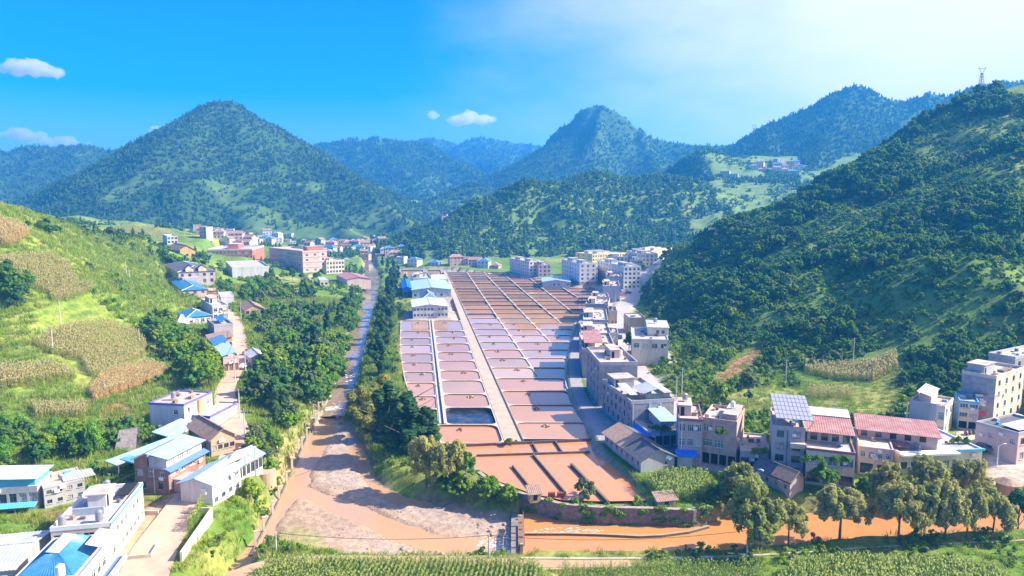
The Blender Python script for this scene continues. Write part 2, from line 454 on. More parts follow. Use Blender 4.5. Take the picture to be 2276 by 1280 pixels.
# apartment blocks
plot('apt1', (1176, 613), (1133, 603), (1184, 608), 0.8, 11.0)
plot('apt2', (1197, 615), (1180, 606), (1219, 612), 0.8, 9.0)
plot('apt3', (1288, 634), (1248, 620), (1309, 628), 0.8, 15.0)
plot('apt4', (1386, 643), (1327, 622), (1398, 634), 0.8, 15.0)
plot('apt5', (1316, 606), (1301, 600), (1392, 601), 2.0, 15.0)
plot('apt6', (1416, 608), (1392, 598), (1440, 600), 2.2, 16.0)
plot('apt7', (1448, 600), (1440, 592), (1494, 590), 2.5, 16.0)
plot('apt8', (1398, 626), (1386, 618), (1418, 622), 1.5, 10.0)
plot('apt9', (1352, 606), (1342, 598), (1386, 600), 1.6, 13.0)
plot('apt10', (1424, 596), (1414, 588), (1446, 590), 2.4, 14.0)
plot('apt11', (1402, 612), (1396, 604), (1424, 608), 1.6, 12.0)
plot('yellow1', (1308, 632), (1306, 620), (1328, 630), 0.8, 9.0)
plot('pavilion', (1452, 610), (1446, 602), (1480, 606), 2.5, 9.0)
plot('redhouse', (1484, 606), (1479, 597), (1503, 600), 3, 11.0)
def plot_poly(k, g=0.0):
    p = PLOT[k]; c, x, y = p['c'], p['ux'], p['uy']
    return [tuple(c + x * a + y * b) for a, b in ((-g, -g), (p['lx'] + g, -g), (p['lx'] + g, p['ly'] + g), (-g, p['ly'] + g))]

# ------------------------------------------------------------------ terrain: heights from surveyed points
CP = []
def cp(lst, z=None):
    for q in lst: CP.append(at(q[0], q[1], q[2] if z is None else z))
def cpd(lst):
    for u, v, d in lst: CP.append(atY(u, v, d))
cp([(1118, 975), (1085, 880), (1045, 770), (1000, 620), (895, 800), (925, 880), (890, 710), (1290, 700), (1258, 830), (1340, 970), (1060, 1050),
    (1250, 1105), (1430, 1105), (1150, 612), (1320, 640), (900, 600), (1240, 650)], 0.0)
cp([(330, 1260, 2), (430, 1085, 2.6), (530, 970, 3.6), (500, 880, 5), (530, 790, 6), (520, 700, 8), (600, 1000, 1.2), (560, 1080, 0.5), (520, 1180, -0.5), (700, 800, 1), (640, 880, 1.5), (640, 700, 4),
    (740, 640, 3), (600, 640, 9), (700, 610, 6), (760, 680, 1), (860, 640, 0.5), (870, 720, 0), (850, 850, -0.5), (860, 1000, -1.2), (930, 1060, -1.2), (100, 1150, 2), (0, 1250, 2), (-300, 1250, 3), (240, 1120, 2)])
cp([(600, 1262, -1.6), (1000, 1262, -1.6), (1400, 1262, -1.5), (1800, 1255, -1.2), (2276, 1250, -1.0), (300, 1400, 0), (1138, 1400, -1.5), (2000, 1400, -1), (2600, 1220, -0.5)])
cp([(1450, 1060, 0.6), (1560, 1040, 0.8), (1650, 1090, 0.2), (1800, 1090, 0.4), (2000, 1070, 0.6), (2150, 1050, 0.8), (2300, 1060, 1.2), (1420, 970, 1), (1330, 900, 1), (1300, 790, 1), (1360, 700, 1.5), (1500, 890, 2.4),
    (1420, 800, 2.4), (1385, 720, 2), (1420, 650, 2), (2150, 960, 2.8), (2240, 960, 2.8), (1480, 850, 4), (1560, 940, 3), (1700, 990, 2.5), (1900, 990, 3), (2000, 965, 3.2), (1480, 600, 3), (1300, 625, 1)])
cpd([(-250, 900, 175), (-250, 700, 230), (-300, 480, 300), (30, 850, 175), (30, 700, 210), (30, 600, 235), (0, 520, 255), (0, 466, 278), (-150, 425, 300), (200, 950, 160), (250, 800, 205), (250, 700, 245), (200, 600, 275),
     (150, 545, 300), (90, 497, 292), (200, 517, 340), (400, 800, 225), (400, 725, 270), (330, 625, 320), (300, 565, 360), (330, 534, 410), (400, 566, 450), (480, 606, 430), (410, 630, 372), (230, 507, 560), (330, 510, 600),
     (420, 528, 600), (560, 545, 720), (660, 548, 720), (760, 560, 740), (840, 552, 800), (90, 530, 420), (200, 540, 460), (0, 530, 420)])
cpd([(1600, 800, 230), (1700, 900, 186), (1900, 835, 210), (1900, 740, 236), (1700, 740, 256), (1600, 700, 290), (1510, 725, 312), (1450, 690, 362), (1500, 620, 400), (1600, 600, 352), (1700, 620, 302), (1800, 620, 272),
     (2000, 650, 242), (2200, 740, 214), (2276, 690, 224), (2276, 550, 270), (2100, 550, 292), (1900, 500, 350), (1750, 505, 380), (1640, 512, 420), (1750, 434, 440), (1900, 386, 452), (2000, 328, 462), (2100, 270, 472),
     (2190, 226, 478), (2276, 200, 485), (2276, 400, 342), (2100, 400, 384), (2500, 120, 500), (2600, 300, 420), (2600, 560, 300), (2500, 760, 225)])
for u, v, d in [(1640, 500, 420), (1750, 420, 440), (1900, 372, 452), (2000, 302, 462), (2100, 242, 472), (2276, 172, 485), (2500, 120, 500)]:
    x, y, z = atY(u, v, d); CP.append((x + 30, y + 130, z * 0.55)); CP.append((x + 60, y + 300, z * 0.35 + 10))
cpd([(915, 566, 720), (1000, 586, 640), (1130, 588, 655), (1250, 578, 680), (1400, 562, 720), (1500, 548, 750), (1000, 540, 690), (1100, 520, 735), (1200, 505, 770), (1300, 486, 800), (1400, 472, 830), (1470, 480, 820),
     (950, 528, 720), (1000, 494, 750), (1060, 459, 780), (1120, 429, 806), (1180, 428, 800), (1240, 445, 790), (1290, 470, 780), (1200, 410, 870), (1300, 396, 885), (1370, 380, 895), (1440, 383, 905), (1500, 391, 912), (1560, 412, 900),
     (1560, 505, 800), (1650, 480, 850), (1700, 435, 920), (1750, 405, 985), (1600, 425, 950), (1650, 398, 1020), (1500, 392, 1010), (1800, 380, 1080), (1720, 352, 1140), (1640, 348, 1140), (1560, 352, 1100), (1850, 345, 1200), (2000, 330, 1250),
     (900, 522, 1000), (960, 500, 1150), (880, 460, 1500), (1000, 440, 1500), (700, 540, 900), (500, 520, 900), (300, 500, 900), (100, 480, 900), (-300, 470, 900), (-700, 470, 900), (-600, 470, 500)])
for u, v, d in [(1000, 494, 750), (1120, 429, 806), (1370, 380, 895), (1500, 391, 912)]:
    x, y, z = atY(u, v, d); CP.append((x, y + 150, z * 0.5 + 8))
CP += [(-1000, 1700, 90), (-300, 1700, 75), (200, 1700, 90), (900, 1700, 150), (1100, 900, 160), (900, 300, 220), (-900, 300, 120), (-600, 90, 40), (400, 90, 40), (250, 120, 14), (180, 128, 4), (1000, 90, 150), (-1000, 90, 90)]
CPa = np.array(CP)
def _rbf_fit():
    n = len(CPa); D = np.hypot(CPa[:, None, 0] - CPa[None, :, 0], CPa[:, None, 1] - CPa[None, :, 1])
    A = np.zeros((n + 3, n + 3)); A[:n, :n] = -D - np.eye(n) * 1.5
    Pm = np.c_[np.ones(n), CPa[:, :2]]; A[:n, n:] = Pm; A[n:, :n] = Pm.T
    return np.linalg.solve(A, np.r_[CPa[:, 2], 0, 0, 0])
RW = _rbf_fit()
def rbf(x, y):
    s = np.shape(x); x = np.ravel(x); y = np.ravel(y); n = len(CPa); out = np.zeros(len(x))
    for k in range(0, len(x), 20000):
        xs, ys = x[k:k + 20000], y[k:k + 20000]
        D = np.hypot(xs[:, None] - CPa[None, :, 0], ys[:, None] - CPa[None, :, 1])
        out[k:k + 20000] = -D @ RW[:n] + RW[n] + RW[n + 1] * xs + RW[n + 2] * ys
    return out.reshape(s)
def px(lst, z): return [at(u, v, z)[:2] for u, v in lst]
# the pond field, the river and the roads in plan
POND_OUT = px([(886, 704), (884, 760), (890, 800), (900, 850), (925, 895), (950, 925), (965, 960), (985, 985), (1030, 1000), (1055, 1040), (1110, 1072), (1180, 1098), (1250, 1113), (1340, 1116), (1440, 1114), (1392, 1052), (1322, 985), (1345, 968),
               (1310, 925), (1275, 880), (1264, 850), (1264, 800), (1275, 750), (1290, 705), (1320, 660), (1330, 636), (1200, 618), (1120, 605), (1005, 598), (880, 598), (880, 612), (990, 622)], 0)
BED = px([(655, 1045), (668, 985), (712, 925), (775, 940), (812, 985), (830, 1060), (900, 1098), (1000, 1120), (1100, 1140), (1148, 1150), (1158, 1236), (1000, 1238), (850, 1236), (720, 1230), (600, 1205), (588, 1150), (625, 1090)], -3.9)
WATER_DOWN = -4.38
CHAN = [(*at(u, v, -4)[:2], hw, z) for u, v, hw, z in [(742, 925, 4.2, -5.2), (706, 965, 3.6, -5.2), (678, 1005, 3.0, -5.2), (660, 1050, 2.2, -5.2), (652, 1085, 1.8, -5.0), (715, 1106, 1.6, -5.0), (790, 1134, 2.3, -5.0), (880, 1176, 2.2, -5.0), (980, 1204, 1.8, -5.0), (1060, 1216, 2.4, -5.1), (1150, 1212, 3.8, -5.3)]]
CHAN2 = [(*at(u, v, -4)[:2], hw, z) for u, v, hw, z in [(785, 965, 1.6, -4.7), (800, 1010, 1.5, -4.75), (820, 1052, 1.6, -4.75), (842, 1082, 0.9, -4.6), (890, 1108, 1.6, -4.7), (950, 1118, 1.2, -4.6)]]
CHAN3 = [(*at(u, v, -3)[:2], hw, z) for u, v, hw, z in [(640, 1090, 1.2, -5.0), (606, 1130, 1.3, -5.0), (572, 1190, 1.5, -5.0), (535, 1245, 1.7, -5.0), (500, 1300, 2.2, -5.0)]]
RIVER = [(*at(u, v, z)[:2], hw * .68, z - 1.0) for u, v, hw, z in [(828, 566, 5, 1.5), (820, 586, 6, 0.8), (826, 610, 7.5, 0.2), (822, 640, 7, -0.6), (816, 690, 5.5, -1.6), (802, 740, 5, -2.3), (788, 790, 5, -2.9), (773, 840, 4.6, -3.4), (758, 890, 4.6, -3.9), (742, 925, 5.0, -4.38)]]
RIVER = smooth_line(RIVER, 5)
POOL = px([(1160, 1094), (1190, 1103), (1250, 1118), (1330, 1125), (1440, 1127), (1540, 1131), (1580, 1124)], .4) + px([(1610, 1150), (1700, 1140), (1850, 1140), (2000, 1136), (2300, 1128), (2700, 1110), (2750, 1180), (2276, 1196), (1900, 1214), (1640, 1236), (1400, 1240), (1160, 1238)], -3.1)
WATER_UP = -3.05
def road_px(lst, hw, n=6): return smooth_line([(*at(u, v, z)[:2], z, hw) for u, v, z in lst], n)
ROAD_L = smooth_line([(*at(u, v, z)[:2], z, hw) for u, v, z, hw in [(300, 1330, 1.9, 3.4), (340, 1230, 2.0, 3.6), (385, 1155, 2.3, 3.2), (428, 1095, 2.6, 2.8), (468, 1062, 2.9, 2.2), (508, 1020, 3.2, 2.2), (526, 970, 3.6, 2.9), (510, 920, 4.3, 3.0), (500, 870, 5.0, 2.6), (520, 825, 5.6, 2.4),
                      (533, 780, 6.2, 2.6), (530, 745, 6.8, 2.4), (522, 712, 7.6, 2.4), (500, 690, 8.6, 2.2), (478, 672, 9.6, 2.4), (470, 640, 12, 2.2)]], 6)
ROAD_R = road_px([(1530, 930, 2.2), (1475, 880, 2.4), (1430, 835, 2.4), (1398, 790, 2.4), (1378, 745, 2.2), (1376, 705, 2.0), (1396, 670, 2.0), (1425, 645, 2.2), (1440, 622, 2.5)], 3.1)
CANAL_R = road_px([(1352, 985, 0.9), (1322, 930, 0.9), (1290, 880, 0.9), (1278, 830, 0.9), (1280, 780, 0.9), (1290, 735, 0.9), (1306, 695, 0.9)], 1.9)
PATH_F = road_px([(480, 1300, -1.2), (560, 1262, -1.5), (640, 1250, -1.7), (760, 1247, -1.8), (900, 1248, -1.8), (1040, 1250, -1.8), (1160, 1254, -1.8), (1300, 1256, -1.8), (1400, 1252, -1.7)], 1.3)
LANE_P = road_px([(893, 700, 0.1), (884, 740, 0.1), (880, 790, 0.1), (884, 830, 0.0)], 1.6)
LANE_V = road_px([(660, 660, 6), (672, 640, 7), (684, 622, 7.5), (692, 610, 7.5)], 1.6)
ROAD_FAR = road_px([(772, 578, 5), (750, 566, 8), (742, 556, 10), (790, 545, 12), (840, 522, 20)], 4)
CAUSE = [px([(985, 602)], 0)[0], px([(992, 602)], 0)[0], px([(1163, 981)], 0)[0], px([(1121, 981)], 0)[0]]

XS = np.unique(np.concatenate([np.arange(-130, 150.01, 0.95), -130 - np.cumsum(np.geomspace(1, 22, 112)), 150 + np.cumsum(np.geomspace(1, 22, 110))]))
_ys = [78.0]
while _ys[-1] < 1750: _ys.append(_ys[-1] + max(0.75, 0.0075 * _ys[-1]))
YS = np.array(_ys)
GX, GY = np.meshgrid(XS, YS)
def fields_noise(x, y): return fbm(x / 55.0, y / 38.0, 91, 3)
def base_height(x, y):
    z = rbf(x, y)
    hill = sstep(4, 18, z)
    z = z + hill * (fbm(x / 42, y / 42, 5, 5) * 5.5 + (1 - np.abs(fbm(x / 60, y / 75, 8, 3)) * 3) * 1.8)
    z = z + sstep(18, 60, z) * sstep(560, 640, y) * sstep(20, -20, x - 190 - (y - 700) * .35) * (fbm(x / 85, y / 130, 31, 3) * 30)
    z = z + sstep(9, 30, z) * sstep(55, 90, x) * sstep(600, 560, y) * (fbm(x / 58, y / 80, 36, 3) * 13)
    # terraces on the left slope and on the far field slope
    wl = sstep(-70, -110, x) * sstep(480, 380, y) * hill * 0.8
    st = 2.3; q = z / st; zt = (np.floor(q) + sstep(0.72, 1.0, q - np.floor(q))) * st
    z = z * (1 - wl) + zt * wl
    wr = sstep(-20, 20, x - 180 - (y - 700) * .35) * sstep(690, 740, y) * sstep(1160, 1100, y) * 0.9
    st = 4.0; q = z / st; zt = (np.floor(q) + sstep(0.7, 1.0, q - np.floor(q))) * st
    return z * (1 - wr) + zt * wr
GZ = base_height(GX, GY)
def sub(xmin, xmax, ymin, ymax):
    return np.s_[np.searchsorted(YS, ymin):np.searchsorted(YS, ymax), np.searchsorted(XS, xmin):np.searchsorted(XS, xmax)]
def level(poly, z, m0, m1):
    """level the ground inside a polygon, easing out from m0 to m1 metres outside it"""
    P = np.array(poly); s = sub(P[:, 0].min() - m1 - 1, P[:, 0].max() + m1 + 1, P[:, 1].min() - m1 - 1, P[:, 1].max() + m1 + 1)
    d = poly_sd(GX[s], GY[s], poly); t = sstep(m0, m1, d)
    GZ[s] = z * (1 - t) + GZ[s] * t
def along(pts, m1, zi=2, wi=3, extra=0.6):
    P = np.array(pts); s = sub(P[:, 0].min() - m1 - 9, P[:, 0].max() + m1 + 9, P[:, 1].min() - m1 - 9, P[:, 1].max() + m1 + 9)
    d, v = line_d(GX[s], GY[s], pts); t = sstep(0, m1, d - v[..., wi - 2] - extra)
    GZ[s] = v[..., zi - 2] * (1 - t) + GZ[s] * t
FAR_EDGE = sstep(1.0, 4.0, 1)
level(px([(600, 1215), (1160, 1246), (1640, 1246), (2400, 1205), (2900, 1160), (2900, 1500), (0, 1500), (480, 1300)], -1.5), -1.55, 0, 6)
level(POND_OUT, -1.6, -0.3, 0.5)
for k in PLOT:
    p = PLOT[k]; level(plot_poly(k), p['z'] - 0.05, 0.8, 4.5 if p['c'].y < 260 else 9)
along(ROAD_L, 4.5); along(ROAD_R, 6); along(CANAL_R, 1.5); along(LANE_V, 4); along(ROAD_FAR, 8)
level(px([(2110, 975), (2140, 945), (2200, 938), (2300, 940), (2300, 1000), (2215, 1005), (2180, 985)], 2.6), 2.55, 0, 4)
level(px([(268, 1190), (300, 1150), (345, 1118), (410, 1125), (330, 1235), (272, 1240)], 2.0), 1.9, 0, 3)
def carve(pts, soft):
    P = np.array(pts); s = sub(P[:, 0].min() - 20, P[:, 0].max() + 20, P[:, 1].min() - 20, P[:, 1].max() + 20)
    d, v = line_d(GX[s], GY[s], pts)
    d = d + fbm(GX[s] / 5, GY[s] / 5, 3, 3) * 1.2
    t = sstep(0, 1, (d - v[..., 0] * 0.75) / (v[..., 0] * 0.25 + soft))
    GZ[s] = np.minimum(GZ[s], v[..., 1] * (1 - t) + GZ[s] * t)
carve(RIVER, 4.5)
# stones showing in the upper river
s = sub(-150, -40, 190, 640); d, v = line_d(GX[s], GY[s], RIVER)
GZ[s] += np.where(d < v[..., 0], np.maximum(0, fbm(GX[s] / 9, GY[s] / 22, 44, 3) * 3.2 - 0.35), 0)
P = np.array(BED); s = sub(P[:, 0].min() - 8, P[:, 0].max() + 8, P[:, 1].min() - 8, P[:, 1].max() + 8)
d = poly_sd(GX[s], GY[s], BED); t = sstep(-0.8, 4.5, d)
GZ[s] = (-4.02 + fbm(GX[s] / 14, GY[s] / 9, 61, 4) * 0.35 + fbm(GX[s] / 2.2, GY[s] / 2.2, 62, 3) * 0.12) * (1 - t) + GZ[s] * t
carve(CHAN, 1.6); carve(CHAN2, 0.9); carve(CHAN3, 1.5)
level(POOL, -4.6, -0.6, 0.9)
# --- ground colour of each place
GRASS, LUSH, DRY = np.array([.145, .225, .035]), np.array([.085, .185, .022]), np.array([.33, .30, .09])
WOOD, SOIL, GRAVEL, SAND = np.array([.05, .085, .024]), np.array([.34, .17, .10]), np.array([.38, .29, .225]), np.array([.42, .27, .165])
def mixc(c, t, k): return c * (1 - t[..., None]) + np.asarray(k) * t[..., None]
n1 = fields_noise(GX, GY); n2 = fbm(GX / 17, GY / 17, 13, 4)
GC = np.zeros(GX.shape + (3,)) + GRASS
GC = mixc(GC, sstep(0.0, 0.5, n1), DRY * 0.8 + GRASS * 0.2); GC = mixc(GC, sstep(0.0, 0.5, n2), LUSH); GC = mixc(GC, sstep(0.25, 0.6, -n2) * 0.7, WOOD)
wood = np.maximum(sstep(35, 60, GX) * sstep(150, 165, GY) * sstep(640, 600, GY) * sstep(3.4, 7, GZ), sstep(600, 660, GY) * sstep(-130, -90, GX) * sstep(4, 10, GZ) * sstep(290, 240, GX))
GC = mixc(GC, wood * 0.85, np.array([.14, .21, .045]))
gap = sstep(140, 190, GX) * sstep(0.05, 0.4, fbm(GX / 30, GY / 30, 88, 3)) * wood
GC = mixc(GC, gap, np.array([.27, .29, .07]))
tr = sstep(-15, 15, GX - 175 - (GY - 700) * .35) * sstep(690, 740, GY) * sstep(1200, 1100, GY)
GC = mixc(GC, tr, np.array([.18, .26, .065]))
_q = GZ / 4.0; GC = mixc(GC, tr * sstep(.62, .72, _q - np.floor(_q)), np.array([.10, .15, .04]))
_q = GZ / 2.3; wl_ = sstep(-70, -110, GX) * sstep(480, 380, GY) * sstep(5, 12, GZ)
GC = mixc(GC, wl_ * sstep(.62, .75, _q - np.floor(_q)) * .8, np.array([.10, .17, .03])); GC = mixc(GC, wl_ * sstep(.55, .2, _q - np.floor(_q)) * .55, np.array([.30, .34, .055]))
def paint(poly, colr, soft=0.8, amt=1.0, nz=1.0):
    P = np.array(poly); s = sub(P[:, 0].min() - 6, P[:, 0].max() + 6, P[:, 1].min() - 6, P[:, 1].max() + 6)
    d = poly_sd(GX[s], GY[s], poly) + fbm(GX[s] / 3, GY[s] / 3, 71, 3) * nz
    GC[s] = mixc(GC[s], sstep(soft, -soft, d) * amt, np.asarray(colr))
def paint_line(pts, w, colr, soft=0.8, amt=1.0):
    P = np.array(pts); s = sub(P[:, 0].min() - 15, P[:, 0].max() + 15, P[:, 1].min() - 15, P[:, 1].max() + 15)
    d, v = line_d(GX[s], GY[s], pts)
    d = d - (v[..., 1] if w is None else w) + fbm(GX[s] / 3, GY[s] / 3, 72, 3) * 1.2
    GC[s] = mixc(GC[s], sstep(soft, -soft, d) * amt, np.asarray(colr))
paint_line(RIVER, 6.0, GRAVEL * 0.85, 1.5)
paint(BED, GRAVEL, 1.0)
paint(px([(590, 1150), (625, 1095), (660, 1110), (720, 1140), (800, 1190), (840, 1236), (600, 1215)], -3.8), SAND * 0.7 + GRAVEL * 0.35, 2.0, 0.8, 3)
paint(px([(590, 1190), (640, 1160), (700, 1190), (760, 1236), (600, 1232)], -3.8), GRASS * 0.8 + SAND * .4, 2.0, 0.75, 4)
paint_line(CHAN, 4.6, SAND, 3.0, 0.8); paint_line(CHAN2, 1.8, SAND * .7, 1.5, 0.8)
paint(POOL, SAND, 1.5)
paint(POND_OUT, (.36, .29, .23), 1.0)
paint(px([(1330, 960), (1440, 980), (1560, 1040), (1640, 1050), (1700, 1050), (1700, 1000), (1560, 960), (1380, 880), (1300, 700), (1290, 800)], 1), (.36, .31, .27), 1.0)
paint(px([(1330, 680), (1300, 640), (1400, 625), (1500, 605), (1430, 660), (1400, 700), (1370, 760)], 1.5), (.50, .40, .34), 1.5)
paint(px([(2100, 985), (2140, 942), (2200, 935), (2320, 935), (2320, 1060), (2200, 1050), (2180, 985)], 2.6), (.52, .40, .30), 1.0)
paint(px([(262, 1245), (268, 1185), (310, 1135), (350, 1115), (440, 1090), (480, 1060), (420, 1120), (330, 1260), (300, 1300), (255, 1300)], 2.0), (.52, .33, .21), 0.6)
paint(px([(40, 1150), (240, 1120), (330, 1120), (250, 1180)], 2), SOIL * .8, 1.5)
paint(px([(1580, 828), (1625, 790), (1700, 765), (1690, 785), (1640, 815), (1600, 838)], 6), (.36, .16, .115), 1.2, 0.95)
paint(px([(1470, 760), (1510, 740), (1500, 800), (1470, 850), (1500, 890), (1450, 860)], 4), (.36, .32, .30), 1.5, 0.9)
paint(px([(235, 905), (275, 890), (285, 915), (250, 930)], 5), (.40, .18, .11), 0.8)
paint(px([(540, 1272), (600, 1250), (760, 1236), (1160, 1244), (1420, 1246), (1300, 1266), (700, 1262), (620, 1290)], -1.6), (.46, .31, .16), 0.8)
paint(px([(840, 1015), (880, 1005), (910, 1030), (925, 1085), (880, 1075)], -1.2), np.array([.26, .30, .05]), 1.0)
# --- the sheet itself
ny, nx = GX.shape
idx = np.arange(ny * nx).reshape(ny, nx)
TF = np.stack([idx[:-1, :-1], idx[:-1, 1:], idx[1:, 1:], idx[1:, :-1]], -1).reshape(-1, 4)
TERRAIN_MAT = ground_mat('ground soil and grass')
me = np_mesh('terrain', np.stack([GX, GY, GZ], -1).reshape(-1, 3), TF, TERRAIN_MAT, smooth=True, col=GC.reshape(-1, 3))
terrain = tag(link(bpy.data.objects.new('terrain', me)), kind='structure')
def gz(x, y):
    x = np.asarray(x, float); y = np.asarray(y, float)
    i = np.clip(np.searchsorted(XS, x) - 1, 0, nx - 2); j = np.clip(np.searchsorted(YS, y) - 1, 0, ny - 2)
    fx = np.clip((x - XS[i]) / (XS[i + 1] - XS[i]), 0, 1); fy = np.clip((y - YS[j]) / (YS[j + 1] - YS[j]), 0, 1)
    return (GZ[j, i] * (1 - fx) + GZ[j, i + 1] * fx) * (1 - fy) + (GZ[j + 1, i] * (1 - fx) + GZ[j + 1, i + 1] * fx) * fy
_T = np.geomspace(80, 1700, 1500)
def hit(u, v):
    """where the sight line through a photograph pixel meets the ground"""
    X, Y, Z = ray(u, v)
    d = CAM_H + Z * _T - gz(X * _T, Y * _T)
    k = np.argmax(d < 0)
    if d[k] >= 0: k = len(_T) - 1
    t = _T[k]
    if k > 0: t = _T[k - 1] + (_T[k] - _T[k - 1]) * d[k - 1] / (d[k - 1] - d[k] + 1e-9)
    return (X * t, Y * t, float(gz(X * t, Y * t)))
# distant ground, reaching the horizon below the mountains
n = 40
V = []; 
for j in range(n + 1):
    for i in range(n + 1):
        V.append((-3150 + 6300 * i / n, 1650 + 2600 * (j / n), 60.0))
idx = np.arange((n + 1) ** 2).reshape(n + 1, n + 1)
F = np.stack([idx[:-1, :-1], idx[:-1, 1:], idx[1:, 1:], idx[1:, :-1]], -1).reshape(-1, 4)
me = np_mesh('ground', np.array(V), F, TERRAIN_MAT, col=np.tile(GRASS * 0.6, (len(V), 1)))
tag(link(bpy.data.objects.new('ground', me)), kind='structure')

# ------------------------------------------------------------------ mountains: crest lines (pixel, distance) with slopes falling away from them
MOUNT = {}
def mountain(name, ridges, slope, res, ctop, clow, seed, gully=14, zmin=25, cliff=0):
    segs = []
    for rl in ridges:
        P = smooth_line([atY(*q) for q in rl], 4)
        segs.append(P)
    allp = np.concatenate([np.array(p) for p in segs])
    reach = (allp[:, 2].max() - zmin) / slope
    x0, x1 = allp[:, 0].min() - reach * .8, allp[:, 0].max() + reach * .8
    y0, y1 = allp[:, 1].min() - reach, allp[:, 1].max() + reach * 0.8
    xs = np.arange(x0, x1, res); ys = np.arange(y0, y1, res)
    X, Y = np.meshgrid(xs, ys)
    wx = X + fbm(X / 90, Y / 90, seed, 4) * gully * 1.6; wy = Y + fbm(X / 90, Y / 90, seed + 5, 4) * gully * 1.6
    Z = np.full(X.shape, -1e9); Dm = np.full(X.shape, 1e9)
    for P in segs:
        z = np.full(X.shape, -1e9)
        for i in range(len(P) - 1):
            d, v = line_d(wx, wy, P[i:i + 2])
            z = np.maximum(z, v[..., 0] - slope * d * (1 - 0.25 * np.clip(d / 700, 0, 1)) - cliff * sstep(4, 55, d) * sstep(190, 270, v[..., 0]))
            Dm = np.minimum(Dm, d)
        k = 10.0; h = np.clip(0.5 + 0.5 * (z - Z) / k, 0, 1)
        Z = np.where(Z < -1e8, z, Z * (1 - h) + z * h + k * h * (1 - h))
    away = sstep(8, 160, Dm)
    Z = Z + away * (fbm(X / 150, Y / 200, seed + 40, 2) * gully * 1.6 + fbm(X / 70, Y / 70, seed + 9, 5) * gully * 1.2 - np.abs(fbm(X / 130, Y / 130, seed + 3, 3)) * gully * 1.4 + gully * .4) + fbm(X / 16, Y / 16, seed + 11, 3) * 1.6
    Z = np.maximum(Z, -8.0)
    n = fbm(X / 110, Y / 60, seed + 21, 4)
    C = np.zeros(X.shape + (3,)) + np.asarray(clow)
    C = mixc(C, sstep(-0.1, 0.35, n), ctop)
    C = mixc(C, sstep(105, 80, Z) * sstep(.02, .2, n) * .65, np.array([.13, .20, .05]))
    ny, nx = X.shape; idx = np.arange(ny * nx).reshape(ny, nx)
    F = np.stack([idx[:-1, :-1], idx[:-1, 1:], idx[1:, 1:], idx[1:, :-1]], -1).reshape(-1, 4)
    keep = (Z.reshape(-1)[F].max(1) > zmin - 20)
    used = np.unique(F[keep]); remap = np.zeros(ny * nx, int); remap[used] = np.arange(len(used))
    me = np_mesh(name, np.stack([X, Y, Z], -1).reshape(-1, 3)[used], remap[F[keep]], TERRAIN_MAT, smooth=True, col=C.reshape(-1, 3)[used])
    o = tag(link(bpy.data.objects.new(name, me)), kind='structure')
    MOUNT[name + str(seed)] = dict(xs=xs, ys=ys, Z=Z, N=n, res=res)
    return o
HG, HW = np.array([.062, .115, .03]), np.array([.045, .09, .026])
mountain('mountain', [[(60, 480, 1150), (160, 432, 1190), (240, 385, 1210), (330, 322, 1230), (400, 268, 1245), (455, 236, 1250), (505, 224, 1250), (550, 243, 1245), (600, 282, 1225), (680, 333, 1180), (750, 378, 1130), (830, 433, 1060), (900, 480, 990), (945, 512, 940)],
                      [(512, 226, 1250), (580, 305, 1200), (650, 385, 1120), (715, 455, 1030), (780, 510, 940), (820, 530, 890)]], 0.68, 6.0, HG, HW, 101, 17, 18)
mountain('mountain', [[(-350, 330, 1700), (-120, 335, 1700), (0, 338, 1700), (70, 326, 1700), (125, 324, 1700), (185, 321, 1690), (250, 334, 1680), (310, 328, 1660), (360, 345, 1640)], [(180, 322, 1690), (150, 400, 1450), (60, 450, 1250)], [(-200, 330, 1700), (-250, 420, 1300)]], 0.5, 10, HG, HW, 202, 16, 30)
mountain('mountain', [[(640, 345, 2150), (690, 326, 2150), (740, 315, 2150), (785, 306, 2150), (808, 315, 2150), (832, 305, 2150), (880, 313, 2150), (930, 316, 2130), (965, 330, 2080), (1010, 355, 1980), (1060, 386, 1850), (1100, 400, 1780)],
                      [(832, 306, 2150), (880, 360, 1900), (930, 410, 1720)], [(720, 320, 2150), (760, 400, 1800), (850, 440, 1600)], [(900, 318, 2100), (960, 380, 1850)]], 0.55, 12, HG * 1.15, HW, 303, 20, 50)
mountain('mountain', [[(880, 335, 3000), (930, 312, 3000), (965, 308, 3000), (1000, 320, 3000), (1020, 320, 3000), (1060, 304, 3000), (1085, 309, 3000), (1130, 316, 3000), (1180, 322, 3000), (1216, 327, 3000), (1300, 340, 3000)], [(1060, 305, 3000), (1120, 360, 2500)], [(1180, 323, 3000), (1150, 380, 2400)]], 0.5, 18, HG, HW, 404, 28, 60)
mountain('mountain', [[(980, 450, 1560), (1060, 408, 1660), (1120, 390, 1720), (1170, 372, 1760), (1205, 348, 1790), (1226, 318, 1800), (1240, 290, 1800), (1264, 273, 1800), (1276, 262, 1800), (1292, 242, 1800), (1320, 236, 1800), (1345, 238, 1800), (1372, 250, 1800), (1392, 268, 1800), (1415, 285, 1800), (1440, 302, 1800), (1490, 316, 1790), (1560, 323, 1780), (1640, 320, 1760), (1720, 310, 1750)],
                      [(1330, 240, 1800), (1318, 330, 1620), (1300, 390, 1480), (1240, 420, 1350)], [(1420, 288, 1800), (1450, 350, 1600), (1480, 390, 1420)]], 0.6, 7, HG * 1.1, HW, 505, 7, 50, 45)
